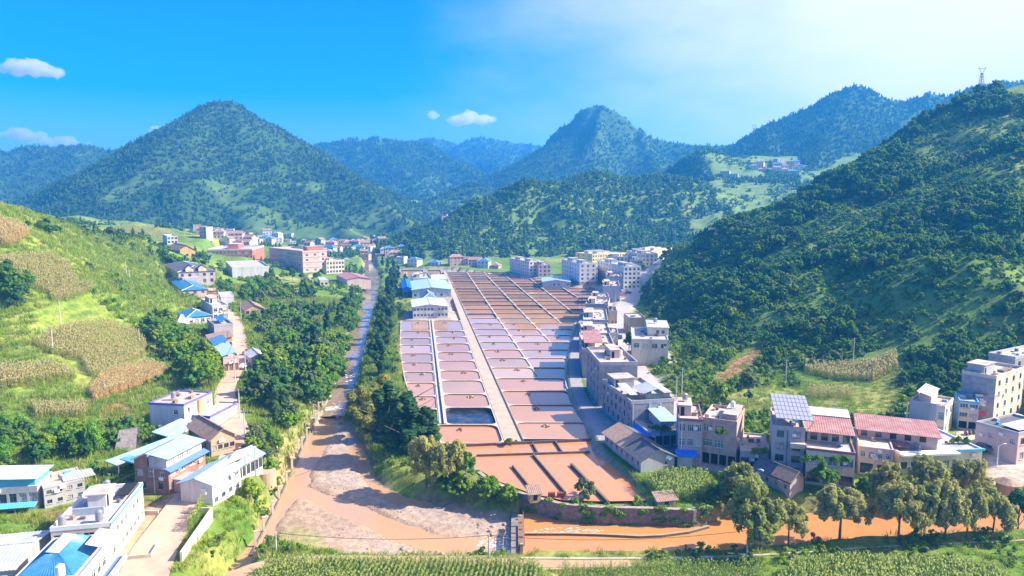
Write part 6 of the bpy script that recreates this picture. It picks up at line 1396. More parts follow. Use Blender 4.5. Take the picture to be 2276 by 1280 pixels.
# the trees one can name
for k, u, v, h_, w, lb in [
    ('poplar', 862, 1000, 17.5, 1.9, 'tallest dark poplar beside the gravel bed'), ('poplar', 908, 1006, 15.0, 2.0, 'broad dark poplar in front of the black lined pond'), ('poplar', 948, 1002, 11.5, 2.0, 'shorter dark poplar nearest the wide orange pond'),
    ('willowy', 812, 925, 9.0, 1.0, 'yellowing willow at the river edge, farther of the pair left of the dark poplars'), ('willowy', 818, 965, 8.2, 1.0, 'yellowing willow at the river edge, nearer of the pair left of the dark poplars'), ('willowy', 850, 895, 8, .9, 'yellowing willow just behind the tallest dark poplar'),
    ('willow', 948, 1082, 11, .8, 'olive willow on the grassy bank, left of the three below the dark poplars'), ('willow', 998, 1096, 11.5, .8, 'olive willow leaning over the gravel, middle of three on the grassy bank'), ('broad', 1036, 1082, 7.5, .9, 'green tree beside the olive willows by the quay wall'),
    ('grey', 1298, 1114, 4.6, 1.0, 'small grey green tree alone at the near edge of the orange pool'),
    ('willow', 1676, 1222, 12.0, .85, 'large olive willow on the near river bank, leftmost of the row'), ('willow', 1752, 1208, 8.0, .8, 'small willow between the two largest willows of the near bank'), ('willow', 1866, 1198, 10.0, 1.0, 'broad olive willow in front of the terrace house'),
    ('willow', 1996, 1208, 11.5, .75, 'olive willow with forked dark trunk left of the dense willow group'), ('willow', 2052, 1206, 11.0, .7, 'second willow of the dense group at lower right'), ('willow', 2100, 1204, 11.0, .7, 'third willow of the dense group at lower right'), ('willow', 2148, 1202, 10.0, .7, 'fourth willow of the dense group at lower right'),
    ('willow', 2206, 1196, 9.0, .8, 'rightmost olive willow of the near bank group'), ('dark', 2262, 1186, 8.5, .9, 'dark green tree at the right edge on the near bank'), ('willow', 1962, 1122, 8.5, .9, 'olive willow on the far bank below the pink house'), ('willow', 2060, 1118, 9.0, .9, 'olive willow on the far bank below the cream low house'), ('willow', 2150, 1112, 8.5, .9, 'olive willow on the far bank near the round hut'),
    ('lush', 1918, 1130, 6.0, .9, 'fresh green tree between the willows on the far bank'), ('broad', 1830, 1100, 6.5, 1.0, 'green tree beside the willow hidden cottage'), ('willow', 1640, 1130, 9.5, .9, 'willow on the far bank at the end of the maize plot'), ('dark', 1600, 1128, 5.0, 1.0, 'dark bushy tree at the end of the quay wall'),
    ('grey', 1662, 900, 9.0, .9, 'pale rounded tree standing alone at the foot of the right hill'), ('lush', 1598, 905, 7.0, .8, 'sunlit slender tree left of the pale rounded tree on the right hill'), ('lush', 1895, 975, 6.0, .9, 'bright green tree above the terrace house roof'), ('lush', 1820, 965, 5.5, .9, 'yellow green tree right of the solar panel roof'),
    ('dark', 1398, 782, 7.0, .9, 'dark tree at the street side by the cream stepped house'), ('bamboo', 556, 655, 9, 1.2, 'bright bamboo clump below the white hall'), ('bamboo', 588, 652, 8, 1.0, 'second bamboo clump right of the brightest one'), ('bamboo', 205, 1010, 6.5, .8, 'yellow green bamboo on the slope left of the brick house'),
    ('lush', 640, 965, 5.5, 1.1, 'fresh green tree above the river posts'), ('banana', 640, 938, 3.4, 1.0, 'banana plant above the river posts'), ('banana', 632, 830, 3.6, 1.0, 'banana plant by the grey roadside house'), ('banana', 655, 922, 3.0, 1.0, 'smaller banana plant nearest the river'),
    ('poplar', 700, 800, 11, 1.3, 'dark poplar in the middle of the valley wood'), ('poplar', 728, 745, 12, 1.2, 'tall dark poplar above the valley wood'), ('poplar', 782, 690, 11, 1.1, 'dark poplar on the left bank of the upper river'), ('dark', 650, 625, 9, .7, 'dark conifer like tree in front of the school wing'), ('dark', 604, 632, 10, .6, 'dark pointed tree before the white hall')]:
    tree_px(k, u, v, h_, lb, w=w, z=-1.7 if v > 1180 else None, cat='bamboo' if k == 'bamboo' else 'banana plant' if k == 'banana' else 'tree')
for i, (u, v, h_) in enumerate([(846, 838, 12.5), (836, 808, 12), (852, 780, 12.5), (846, 752, 12), (862, 742, 12), (856, 716, 12), (868, 706, 11), (846, 700, 10), (866, 684, 12), (872, 664, 12), (862, 652, 11), (878, 642, 11), (870, 628, 11), (884, 618, 10), (876, 606, 9.5), (862, 598, 9), (850, 590, 8)]):
    tree_px('poplar', u, v, h_ * 1.12, 'dark poplar in the row between river and left ponds, %s from the near end' % ordinal(i), 'poplars between the river and the ponds', 1.5)
# where nothing may grow
_rects = [np.array(plot_poly(k, 1.0)) for k in PLOT]
_roads = [(ROAD_L, 1), (ROAD_R, 1), (CANAL_R, 1), (PATH_F, 1), (ROAD_FAR, 1), (LANE_V, 1)]
FIELDS = {}
def free(x, y, pad=0.6):
    ok = np.ones(x.shape, bool)
    for P in _rects:
        m = (np.abs(x - P[:, 0].mean()) < 40) & (np.abs(y - P[:, 1].mean()) < 40)
        if m.any(): ok[m] &= poly_sd(x[m], y[m], P) > pad
    for pts, _ in _roads:
        d, v = line_d(x, y, pts); ok &= d > v[..., 1] + pad
    d, v = line_d(x, y, RIVER); ok &= d > v[..., 0] + 1.0
    for P in (POND_OUT, BED, POOL): ok &= poly_sd(x, y, P) > pad
    d, v = line_d(x, y, CHAN3); ok &= d > 2.0
    ok &= poly_sd(x, y, px([(262, 1245), (268, 1185), (310, 1135), (350, 1115), (440, 1090), (480, 1060), (420, 1120), (330, 1260), (300, 1300), (255, 1300)], 2.0)) > 0
    ok &= poly_sd(x, y, px([(2110, 985), (2140, 942), (2200, 935), (2320, 935), (2320, 1060), (2200, 1050), (2180, 985)], 2.6)) > 0
    ok &= poly_sd(x, y, px([(1330, 960), (1440, 1000), (1560, 1040), (1640, 1050), (1700, 1050), (1700, 1000), (1560, 960), (1380, 880), (1300, 700), (1290, 800)], 1)) > 0
    ok &= poly_sd(x, y, px([(1330, 680), (1300, 640), (1400, 625), (1500, 605), (1430, 660), (1400, 700), (1370, 760)], 1.5)) > 0
    return ok
def cast(poly, n, seed):
    """n random spots inside a polygon of photograph pixels, dropped onto the ground"""
    r_ = np.random.default_rng(seed); P = np.array(poly, float); out = []
    while len(out) < n:
        u = r_.uniform(P[:, 0].min(), P[:, 0].max(), 64); v = r_.uniform(P[:, 1].min(), P[:, 1].max(), 64)
        for a, b in zip(u[poly_sd(u, v, P) < 0], v[poly_sd(u, v, P) < 0]):
            out.append(hit(a, b))
    return np.array(out[:n])
# scatter: points carry turn, size and kind; one object per stand of plants
PCOL = bpy.data.collections
def pcollection(name, meshes):
    c = PCOL.new(name)
    for i, m in enumerate(meshes):
        o = bpy.data.objects.new('%s_%02d' % (name, i), m); c.objects.link(o)
    return c
def merged(cm, tm):
    """crown and trunk of a kind as one mesh for plants of the mass"""
    me = bpy.data.meshes.new('plant'); bm = bmesh.new(); bm.from_mesh(cm); k = len(bm.faces); bm.from_mesh(tm); bm.faces.ensure_lookup_table()
    for i in range(k, len(bm.faces)): bm.faces[i].material_index = 1
    bm.to_mesh(me); bm.free(); me.materials.append(cm.materials[0]); me.materials.append(tm.materials[0]); return me
def scatter(name, P, scale, idx, coll, seed=0):
    n = len(P); r_ = np.random.default_rng(seed)
    me = bpy.data.meshes.new(name); me.vertices.add(n); me.vertices.foreach_set('co', np.ascontiguousarray(P, np.float32).ravel())
    for nm, ty, val in (('turn', 'FLOAT', r_.uniform(0, 6.28, n)), ('size', 'FLOAT', scale), ('sort', 'INT', idx)):
        a = me.attributes.new(nm, ty, 'POINT'); a.data.foreach_set('value', np.ascontiguousarray(val, np.float32 if ty == 'FLOAT' else np.int32))
    o = link(bpy.data.objects.new(name, me)); o['kind'] = 'stuff'
    ng = bpy.data.node_groups.new(name, 'GeometryNodeTree')
    ng.interface.new_socket('Geometry', in_out='INPUT', socket_type='NodeSocketGeometry'); ng.interface.new_socket('Geometry', in_out='OUTPUT', socket_type='NodeSocketGeometry')
    N, L = ng.nodes, ng.links; gi, go = N.new('NodeGroupInput'), N.new('NodeGroupOutput')
    mp = N.new('GeometryNodeMeshToPoints'); ip = N.new('GeometryNodeInstanceOnPoints'); ci = N.new('GeometryNodeCollectionInfo')
    ci.inputs['Collection'].default_value = coll; ci.inputs['Separate Children'].default_value = True; ci.inputs['Reset Children'].default_value = True
    def attr(nm, ty):
        a = N.new('GeometryNodeInputNamedAttribute'); a.data_type = ty; a.inputs['Name'].default_value = nm; return a.outputs['Attribute']
    cx = N.new('ShaderNodeCombineXYZ'); L.new(attr('turn', 'FLOAT'), cx.inputs['Z'])
    L.new(gi.outputs[0], mp.inputs['Mesh']); L.new(mp.outputs[0], ip.inputs['Points']); L.new(ci.outputs[0], ip.inputs['Instance'])
    ip.inputs['Pick Instance'].default_value = True
    L.new(attr('sort', 'INT'), ip.inputs['Instance Index']); L.new(cx.outputs[0], ip.inputs['Rotation']); L.new(attr('size', 'FLOAT'), ip.inputs['Scale'])
    L.new(ip.outputs[0], go.inputs[0])
    md = o.modifiers.new('plants', 'NODES'); md.node_group = ng
    return o
def lowtree(blobs_fn, n, size, lm, seed, fill=.6, elong=1.0, r=.12, h=5):
    rng = np.random.default_rng(seed); V, F = leaf_cloud(blobs_fn(rng), n, size, rng, elong, 0, fill)
    cm = np_mesh('plant', V, F, lm)
    if not r: return cm
    tb = MB(); tb.tube((0, 0, -1.2), (0, 0, h * .6), r, r * .5, n=4, cap=False); return merged(cm, tb.mesh('t', BARK))
C_SHRUB = pcollection('shrub_kinds', [lowtree(b_round(1.9, 2.4, .0, 9), 420, .17, m, 50 + i, r=0) for i, m in enumerate([L_LUSH, L_BRO, L_LUSH, L_DRK, L_GRY])])
C_HILL = pcollection('hill_tree_kinds', [lowtree(b_limbs(5.5, 5.4, 9, 4, .15), 900, .32, m, 70 + i) for i, m in enumerate([L_DRK, L_BRO, L_BRO, L_GRY, L_LUSH, L_DRK])])
C_FAR = pcollection('far_tree_kinds', [lowtree(b_round(9, 8, .05, 9), 200, .95, L_FAR, 90), lowtree(b_round(10, 7, .05, 9), 200, .9, L_FARL, 91), lowtree(b_cone(12, 5.5, 9), 170, .9, L_FAR, 92), lowtree(b_cone(11, 6, 9), 170, .9, L_FARL, 93)])
def corn_mesh(seed, lm, tas):
    rng = np.random.default_rng(seed); b = MB(); b.tube((0, 0, -.1), (0, 0, 1.9), .03, .015, n=3, cap=False)
    for i in range(9):
        a = rng.uniform(0, 6.28); z = .25 + i * .18; L = rng.uniform(.45, .8); c, s = math.cos(a), math.sin(a); w = .07
        p0 = (0, 0, z); m1 = (c * L * .5, s * L * .5, z + .32); m2 = (c * L * .5 - s * w, s * L * .5 + c * w, z + .28); e = (c * L, s * L, z + .02)
        b.quad(p0, m1, e, m2)
    for k in range(3): b.tri((0, 0, 1.85), (.16 * math.cos(k * 2.1), .16 * math.sin(k * 2.1), 2.3), (.05, .05, 2.2), 1)
    return b.mesh('maize', [lm, tas])
TASSG = leaf_mat('green maize tassels', (.40, .46, .13), (.46, .48, .16), .4)
TASS = leaf_mat('maize tassels', (.52, .44, .20), (.56, .47, .24), .4)
C_CORNG = pcollection('green_maize_kinds', [corn_mesh(i, L_CORN, TASSG) for i in range(3)] + [corn_mesh(9, L_LUSH, TASSG)])
C_CORNY = pcollection('ripe_maize_kinds', [corn_mesh(i + 20, L_CORNY, TASS) for i in range(3)] + [corn_mesh(29, L_CORN, TASS)])
C_CORNT = pcollection('dry_maize_kinds', [corn_mesh(i + 40, L_CORNT, TASS) for i in range(3)] + [corn_mesh(49, L_CORNY, TASS)])
def grass_mesh(seed, n, h, lm, spread=.4):
    rng = np.random.default_rng(seed); b = MB()
    for i in range(n):
        x, y = rng.normal(0, spread, 2); a = rng.uniform(0, 6.28); c, s = math.cos(a) * .05, math.sin(a) * .05; hh = h * rng.uniform(.5, 1.2); lx_, ly_ = rng.normal(0, hh * .35, 2)
        b.tri((x - c, y - s, -.05), (x + c, y + s, -.05), (x + lx_, y + ly_, hh))
    return b.mesh('tuft', lm)
C_GRASS = pcollection('grass_kinds', [grass_mesh(i, 26, .65, L_GRS) for i in range(3)] + [grass_mesh(7, 26, .8, L_LUSH), grass_mesh(8, 22, .9, L_CORNY)])
# maize fields
def maize(poly, n, coll, seed, rows=None, s=1.0, z=None):
    if z is None: P = cast(poly, n, seed)
    else:
        r_ = np.random.default_rng(seed); Q = np.array(px(poly, z)); x = r_.uniform(Q[:, 0].min(), Q[:, 0].max(), n * 4); y = r_.uniform(Q[:, 1].min(), Q[:, 1].max(), n * 4); k = poly_sd(x, y, Q) < 0; x, y = x[k][:n], y[k][:n]
        P = np.stack([x, y, gz(x, y)], -1)
    if rows:
        ang, sp = rows; c, s_ = math.cos(ang), math.sin(ang); q = P[:, 0] * -s_ + P[:, 1] * c; dq = np.round(q / sp) * sp - q + np.random.default_rng(seed).normal(0, .07, len(q)); P[:, 0] += -s_ * dq; P[:, 1] += c * dq; P[:, 2] = gz(P[:, 0], P[:, 1])
    k = free(P[:, 0], P[:, 1], .3); P = P[k]
    r_ = np.random.default_rng(seed + 1); FIELDS[len(FIELDS)] = px(poly, 0)
    o = scatter('maize_field', P, r_.uniform(.75, 1.15, len(P)) * s, r_.choice(4, len(P), p=[.3, .3, .25, .15]), coll, seed)
    return o
maize([(75, 770), (110, 745), (170, 728), (235, 722), (295, 735), (330, 768), (318, 800), (260, 830), (205, 845), (180, 805), (120, 790)], 3400, C_CORNY, 1, s=1.15)
maize([(230, 838), (330, 812), (370, 824), (355, 845), (290, 868), (210, 893), (200, 876)], 1500, C_CORNT, 2, s=1.15)
maize([(0, 822), (120, 816), (172, 842), (60, 858), (0, 868)], 1100, C_CORNY, 3, s=1.1)
maize([(0, 578), (110, 570), (155, 592), (178, 640), (135, 668), (60, 640), (0, 620)], 2600, C_CORNY, 4, s=1.2)
maize([(0, 490), (55, 508), (68, 522), (30, 545), (0, 545)], 900, C_CORNT, 5, s=1.2)
maize([(70, 905), (200, 905), (190, 932), (80, 930)], 600, C_CORNY, 6)
maize([(110, 655), (205, 632), (215, 650), (150, 672), (115, 672)], 500, C_CORNY, 15, s=1.1)
maize([(260, 505), (330, 506), (420, 530), (380, 540), (250, 520)], 700, C_CORNY, 16, s=1.6)
maize([(600, 1262), (900, 1260), (1190, 1266), (1230, 1330), (540, 1330)], 4200, C_CORNG, 7, rows=(1.45, .75), z=-1.5)
maize([(1760, 1262), (1900, 1252), (2100, 1256), (2230, 1275), (2260, 1340), (1700, 1340)], 3000, C_CORNG, 8, z=-1.3)
maize([(1425, 1072), (1500, 1060), (1570, 1066), (1592, 1090), (1560, 1112), (1470, 1112)], 1000, C_CORNG, 9, z=.4)
maize([(1780, 808), (1850, 818), (1930, 812), (1990, 790), (1995, 822), (1940, 850), (1850, 846), (1790, 830)], 1500, C_CORNY, 10, s=1.15)
maize([(1795, 868), (1895, 872), (1898, 890), (1800, 888)], 300, C_CORNY, 11, s=1.0)
maize([(386, 1182), (412, 1136), (458, 1136), (430, 1190)], 300, C_CORNG, 12, z=1.6)
maize([(1240, 1256), (1500, 1256), (1700, 1262), (1700, 1330), (1250, 1330)], 1500, C_CORNG, 13, z=-1.4, s=.7)
# narrow crop bands on the terrace treads of the left slope
r_ = np.random.default_rng(55); x = r_.uniform(-270, -70, 26000); y = r_.uniform(140, 400, 26000); zq = gz(x, y) / 2.3; fr_ = zq - np.floor(zq)
k = (fr_ > .05) & (fr_ < .5) & (gz(x, y) > 6) & (fbm(x / 30, y / 30, 57, 3) > -.05) & (np.abs(x) < y * .82 + 5) & free(x, y); x, y = x[k], y[k]
scatter('terrace_crops', np.stack([x, y, gz(x, y)], -1), r_.uniform(.6, 1.0, len(x)), r_.choice(4, len(x), p=[.1, .1, .1, .7]) * (fbm(x / 24, y / 24, 58, 2) > 0) , C_CORNG, 56)
# woods and scrub
def sample(xr, yr, n, seed, mask):
    r_ = np.random.default_rng(seed); x = r_.uniform(*xr, n); y = r_.uniform(*yr, n); k = mask(x, y) & free(x, y); return x[k], y[k]
infield = lambda x, y: np.min([poly_sd(x, y, np.array(p)) for p in ([px(q, 12) for q in ([(75, 770), (170, 728), (295, 735), (330, 768), (260, 830), (205, 845)],)])], axis=0) < 0
r_ = np.random.default_rng(77)
# right hill: the 300 trees that show largest are individuals, the others one wood
x, y = sample((40, 420), (150, 560), 15000, 21, lambda x, y: (gz(x, y) > 3.6) & (np.abs(x) < y * .8 + 12) & (fbm(x / 26, y / 26, 33, 3) > -.14 + .2 * sstep(150, 230, x)) & (poly_sd(x, y, px([(1780, 800), (1995, 785), (1995, 860), (1900, 892), (1790, 890)], 8)) > 1) & (poly_sd(x, y, px([(1580, 828), (1625, 785), (1700, 760), (1700, 790), (1600, 842)], 6)) > 0) & (poly_sd(x, y, px([(1460, 770), (1510, 735), (1510, 800), (1500, 890), (1440, 860)], 4)) > 0))
sz = r_.uniform(.5, 1.15, len(x)) * (1 + .35 * sstep(230, 420, y)); z = gz(x, y)
low = z < 9; sz[low] *= .7
o = np.argsort(y - sz * 40)[:300]; rest = np.setdiff1d(np.arange(len(x)), o)
for i in o:
    k = rs.choice(['dark', 'broad', 'broad', 'grey', 'lush', 'dark'])
    tree(k, x[i], y[i], z[i] - .2, sz[i] * .78, {'dark': 'dark green tree among those on the lower slope of the right hill', 'broad': 'mid green tree among those on the lower slope of the right hill', 'grey': 'greyish green tree among those on the lower slope of the right hill', 'lush': 'fresh green tree among those on the lower slope of the right hill'}[k], group='trees on the lower right slope', name='hillside_tree')
scatter('hillside_wood', np.stack([x, y, z], -1)[rest], sz[rest] * 1.05, r_.choice(6, len(rest), p=[.24, .2, .18, .12, .1, .16]), C_HILL, 22)
x, y = sample((40, 330), (150, 480), 15000, 23, lambda x, y: (gz(x, y) > 2.2) & (np.abs(x) < y * .8 + 8) & (poly_sd(x, y, px([(1580, 828), (1625, 785), (1700, 760), (1700, 790), (1600, 842)], 6)) > 0) & (poly_sd(x, y, px([(1780, 800), (1995, 785), (1995, 860), (1900, 892), (1790, 890)], 8)) > 1))
scatter('hillside_undergrowth', np.stack([x, y, gz(x, y)], -1), r_.uniform(.5, 1.3, len(x)), r_.choice(5, len(x), p=[.25, .3, .1, .2, .15]), C_SHRUB, 24)
# central hill and far slopes
x, y = sample((-180, 420), (600, 1150), 17000, 25, lambda x, y: (gz(x, y) > 7) & ~((x > 170 + (y - 700) * .35 + 12 * fbm(x / 20, y / 20, 42, 2)) & (y > 680) & (fbm(x / 50, y / 50, 41, 3) < .3)))
scatter('central_hill_wood', np.stack([x, y, gz(x, y)], -1), r_.uniform(.4, .85, len(x)), r_.choice(4, len(x), p=[.2, .55, .07, .18]), C_FAR, 26)
x, y = sample((180, 480), (690, 1160), 5000, 37, lambda x, y: (x > 175 + (y - 700) * .35) & (fbm(x / 22, y / 22, 52, 3) > .08))
scatter('terrace_scrub', np.stack([x, y, gz(x, y)], -1), r_.uniform(.8, 2.2, len(x)), r_.choice(5, len(x), p=[.3, .3, .1, .2, .1]), C_SHRUB, 38)
# valley floor beyond the school, and terraced slopes at left
x, y = sample((-560, -60), (330, 1000), 9000, 27, lambda x, y: fbm(x / 45, y / 45, 43, 3) > .12)
scatter('valley_trees', np.stack([x, y, gz(x, y)], -1), r_.uniform(.3, .62, len(x)), r_.choice(4, len(x), p=[.3, .5, .1, .1]), C_FAR, 28)
for i, (key, n, s0, s1) in enumerate([('mountain101', 24000, .38, .72), ('mountain202', 12000, .5, .9), ('mountain303', 13000, .6, 1.0), ('mountain404', 9000, .8, 1.3), ('mountain505', 16000, .4, .8), ('mountain606', 20000, .5, .85), ('hill707', 4000, .4, .75)]):
    m = MOUNT[key]; q = np.random.default_rng(300 + i); x = q.uniform(m['xs'][0], m['xs'][-2], n * 2); y = q.uniform(m['ys'][0], m['ys'][-2], n * 2); z = mz(key, x, y)
    nn = fbm(x / 85, y / 70, 500 + i, 4); k = (z > 26) & ((nn < q.uniform(.15, .6, len(x))) | (q.uniform(0, 1, len(x)) < .5)) & ((z > 95) | (fbm(x / 110, y / 60, {'mountain101': 122, 'mountain202': 223}.get(key, 999), 4) < .10) | (q.uniform(0, 1, len(x)) < .38)) & (np.abs(x) < y * .8 + 40); k &= z > gz(np.clip(x, XS[0], XS[-1]), np.clip(y, YS[0], YS[-1])) - 4
    x, y, z = x[k][:n], y[k][:n], z[k][:n]
    scatter('mountain_wood', np.stack([x, y, z - .5], -1), q.uniform(s0, s1, len(x)), q.choice(4, len(x), p=[.4, .22, .28, .10]), C_FAR, 40 + i)
# left slope: scrub, grass, a few hundred trees along the valley
x, y = sample((-330, -40), (120, 470), 16000, 29, lambda x, y: (np.abs(x) < y * .82 + 12) & (fbm(x / 20, y / 20, 47, 4) > .02) & ~infield(x, y))
scatter('slope_scrub', np.stack([x, y, gz(x, y)], -1), r_.uniform(.45, 1.25, len(x)), r_.choice(5, len(x), p=[.34, .22, .22, .12, .1]), C_SHRUB, 30)
x, y = sample((-260, -30), (95, 400), 42000, 31, lambda x, y: (np.abs(x) < y * .82 + 12) & ~infield(x, y))
scatter('slope_grass', np.stack([x, y, gz(x, y)], -1), r_.uniform(.7, 1.7, len(x)) * (1 + (y - 120) / 350), r_.choice(5, len(x), p=[.26, .24, .2, .16, .14]), C_GRASS, 32)
x, y = sample((-70, 130), (86, 330), 26000, 33, lambda x, y: (np.abs(x) < y * .82 + 8) & (gz(x, y) < 6) & (gz(x, y) > -3.4))
scatter('valley_grass', np.stack([x, y, gz(x, y)], -1), r_.uniform(.6, 1.4, len(x)), r_.choice(5, len(x), p=[.3, .25, .2, .18, .07]), C_GRASS, 34)
x, y = sample((-75, 100), (92, 170), 2600, 35, lambda x, y: (gz(x, y) > -3.3) & (gz(x, y) < 3) & (fbm(x / 7, y / 7, 48, 3) > .05) & ~((y < 104) & (fbm(x / 9, y / 9, 49, 2) < .25)))
scatter('bank_scrub', np.stack([x, y, gz(x, y)], -1), r_.uniform(.35, .95, len(x)), r_.choice(5, len(x), p=[.36, .24, .2, .1, .1]), C_SHRUB, 36)
def grove(poly, n, kinds, h0, h1, label, group, seed, w=1.0):
    P = cast(poly, n * 2, seed); k = free(P[:, 0], P[:, 1], 1.2); P = P[k][:n]
    for p in P:
        kd = rs.choice(kinds); tree(kd, p[0], p[1], p[2] - .2, rs.uniform(h0, h1) / HT[kd], label[kd], group=group, w=w)
grove([(800, 640), (816, 640), (806, 700), (788, 745), (768, 800), (745, 850), (715, 905), (700, 900), (740, 820), (770, 745), (795, 690)], 46, ['broad', 'lush', 'dark', 'broad'], 4.0, 7.5, {'broad': 'mid green tree of the line on the left river bank', 'lush': 'fresh green tree of the line on the left river bank', 'dark': 'dark green tree of the line on the left river bank'}, 'trees along the left river bank', 60, 1.2)
VW = [(560, 660), (640, 640), (740, 650), (800, 650), (792, 720), (775, 780), (735, 850), (700, 920), (650, 950), (590, 950), (550, 900), (565, 840), (610, 780), (560, 720)]
grove(VW, 105, ['broad', 'lush', 'dark', 'grey', 'broad', 'poplar'], 4.5, 9.5, {'broad': 'mid green tree of the valley wood between road and river', 'lush': 'fresh green tree of the valley wood between road and river', 'dark': 'dark green tree of the valley wood between road and river', 'grey': 'greyish green tree of the valley wood between road and river', 'poplar': 'poplar of the valley wood between road and river'}, 'valley wood between road and river', 61, 1.15)
grove([(322, 705), (380, 715), (420, 760), (470, 800), (500, 850), (480, 880), (440, 872), (400, 830), (350, 770)], 34, ['lush', 'broad', 'lush'], 5.5, 8.5, {'lush': 'sunny green tree of the grove between the ripe maize and the road', 'broad': 'deeper green tree of the grove between the ripe maize and the road'}, 'grove between the maize and the road', 62, 1.15)
grove([(0, 610), (95, 612), (105, 650), (60, 690), (0, 690)], 14, ['dark', 'dark', 'broad'], 5, 7.5, {'dark': 'dark tree of the small grove at the left edge of the slope', 'broad': 'mid green tree of the small grove at the left edge of the slope'}, 'small grove at the left edge', 63)
grove([(0, 480), (60, 487), (130, 512), (120, 528), (40, 500)], 9, ['dark', 'broad'], 3.0, 4.5, {'dark': 'dark bush on the skyline of the left slope', 'broad': 'green bush on the skyline of the left slope'}, 'bushes on the left skyline', 64, 1.2)
grove([(0, 940), (100, 960), (240, 960), (330, 940), (300, 1010), (240, 1020), (150, 1035), (0, 1030)], 36, ['lush', 'broad', 'dark', 'bamboo'], 3.0, 5.5, {'lush': 'fresh green small tree on the bank behind the factory', 'broad': 'mid green small tree on the bank behind the factory', 'dark': 'dark small tree on the bank behind the factory', 'bamboo': 'feathery bamboo on the bank behind the factory'}, 'trees on the bank behind the factory', 65, 1.1)
grove([(340, 560), (480, 600), (500, 640), (640, 615), (740, 620), (700, 660), (520, 690), (480, 640), (330, 590)], 34, ['broad', 'dark', 'lush'], 5, 8.5, {'broad': 'mid green tree among the houses below the school', 'dark': 'dark green tree among the houses below the school', 'lush': 'fresh green tree among the houses below the school'}, 'trees around the school', 66)
grove([(540, 980), (600, 960), (640, 1000), (620, 1060), (560, 1120), (540, 1150), (560, 1060)], 16, ['lush', 'broad', 'grey'], 2.8, 4.6, {'lush': 'fresh green small tree on the bank below the white houses', 'broad': 'green small tree on the bank below the white houses', 'grey': 'greyish small tree on the bank below the white houses'}, 'small trees below the white houses', 67, 1.1)
grove([(1000, 1085), (1060, 1098), (1130, 1106), (1140, 1140), (1050, 1128), (990, 1112)], 12, ['lush', 'broad'], 3.0, 4.6, {'lush': 'fresh green bush between the olive willows and the weir', 'broad': 'darker green bush between the olive willows and the weir'}, 'bushes below the quay wall', 68, 1.3)
grove([(1060, 1036), (1120, 1070), (1200, 1098), (1340, 1116), (1450, 1118), (1440, 1124), (1330, 1121), (1180, 1098), (1100, 1070)], 26, ['lush', 'broad', 'dark'], .9, 1.9, {'lush': 'fresh green bush growing on the quay wall', 'broad': 'green bush growing on the quay wall', 'dark': 'dark bush growing on the quay wall'}, 'bushes on the quay wall', 71, 1.6)
grove([(1330, 990), (1345, 1010), (1420, 1070), (1440, 1110), (1400, 1070), (1330, 1015)], 14, ['dark', 'broad'], 2.0, 3.2, {'dark': 'dark bush of the hedge along the pool by the tiled cottage', 'broad': 'green bush of the hedge along the pool by the tiled cottage'}, 'hedge along the pool', 69, 1.5)

# creeper hanging over the quay wall
rng = np.random.default_rng(91); bl = []
for k in range(70):
    i = rng.integers(0, len(Q) - 1); t_ = rng.uniform(); q = np.array(Q[i]) * (1 - t_) + np.array(Q[i + 1]) * t_; zz = rng.uniform(-3.6, .5); r_1 = rng.uniform(.4, 1.1); bl.append(((q[0], q[1] - .55, zz), (r_1 * 1.4, .35, r_1 * (.8 if zz > -1.5 else .5))))
V, F = leaf_cloud(bl, 9000, .16, rng, 1.0, .3); o = link(bpy.data.objects.new('wall_creeper', np_mesh('wall_creeper', V, F, L_BRO))); o['kind'] = 'stuff'
# ------------------------------------------------------------------ poles, posts, weir, vehicles, people and other small things
WOODP = mat('pale concrete pole', (.52, .49, .45), .9, .15, 2.0); RUST = mat('red painted iron', (.34, .06, .05), .6, .3, 2.0); INS = mat('brown insulator', (.15, .08, .05), .3, .1)
POLES = {}
def pole(key, u, v, h_, label, group='utility poles', arms=1, z=None):
    x, y, zz = hit(u, v) if z is None else (*at(u, v, z)[:2], z)
    t = empty('utility_pole', (x, y, zz), rs.uniform(-.3, .3)); tag(t, label, 'pole', group)
    b = MB(); b.tube((0, 0, -.6), (0, 0, h_), .17, .11, n=8); b.build('post', WOODP, t)
    for k in range(arms):
        b = MB(); zc = h_ - .35 - k * .7; b.box(-.9, .9, -.06, .06, zc, zc + .1); a = b.build('crossarm', STEEL, t)
        for q in (-.8, 0, .8):
            b = MB(); b.tube((q, 0, zc + .1), (q, 0, zc + .36), .06, .04, n=5); b.build('insulator', INS, a)
    POLES[key] = Vector((x, y, zz + h_ - .1)); return t
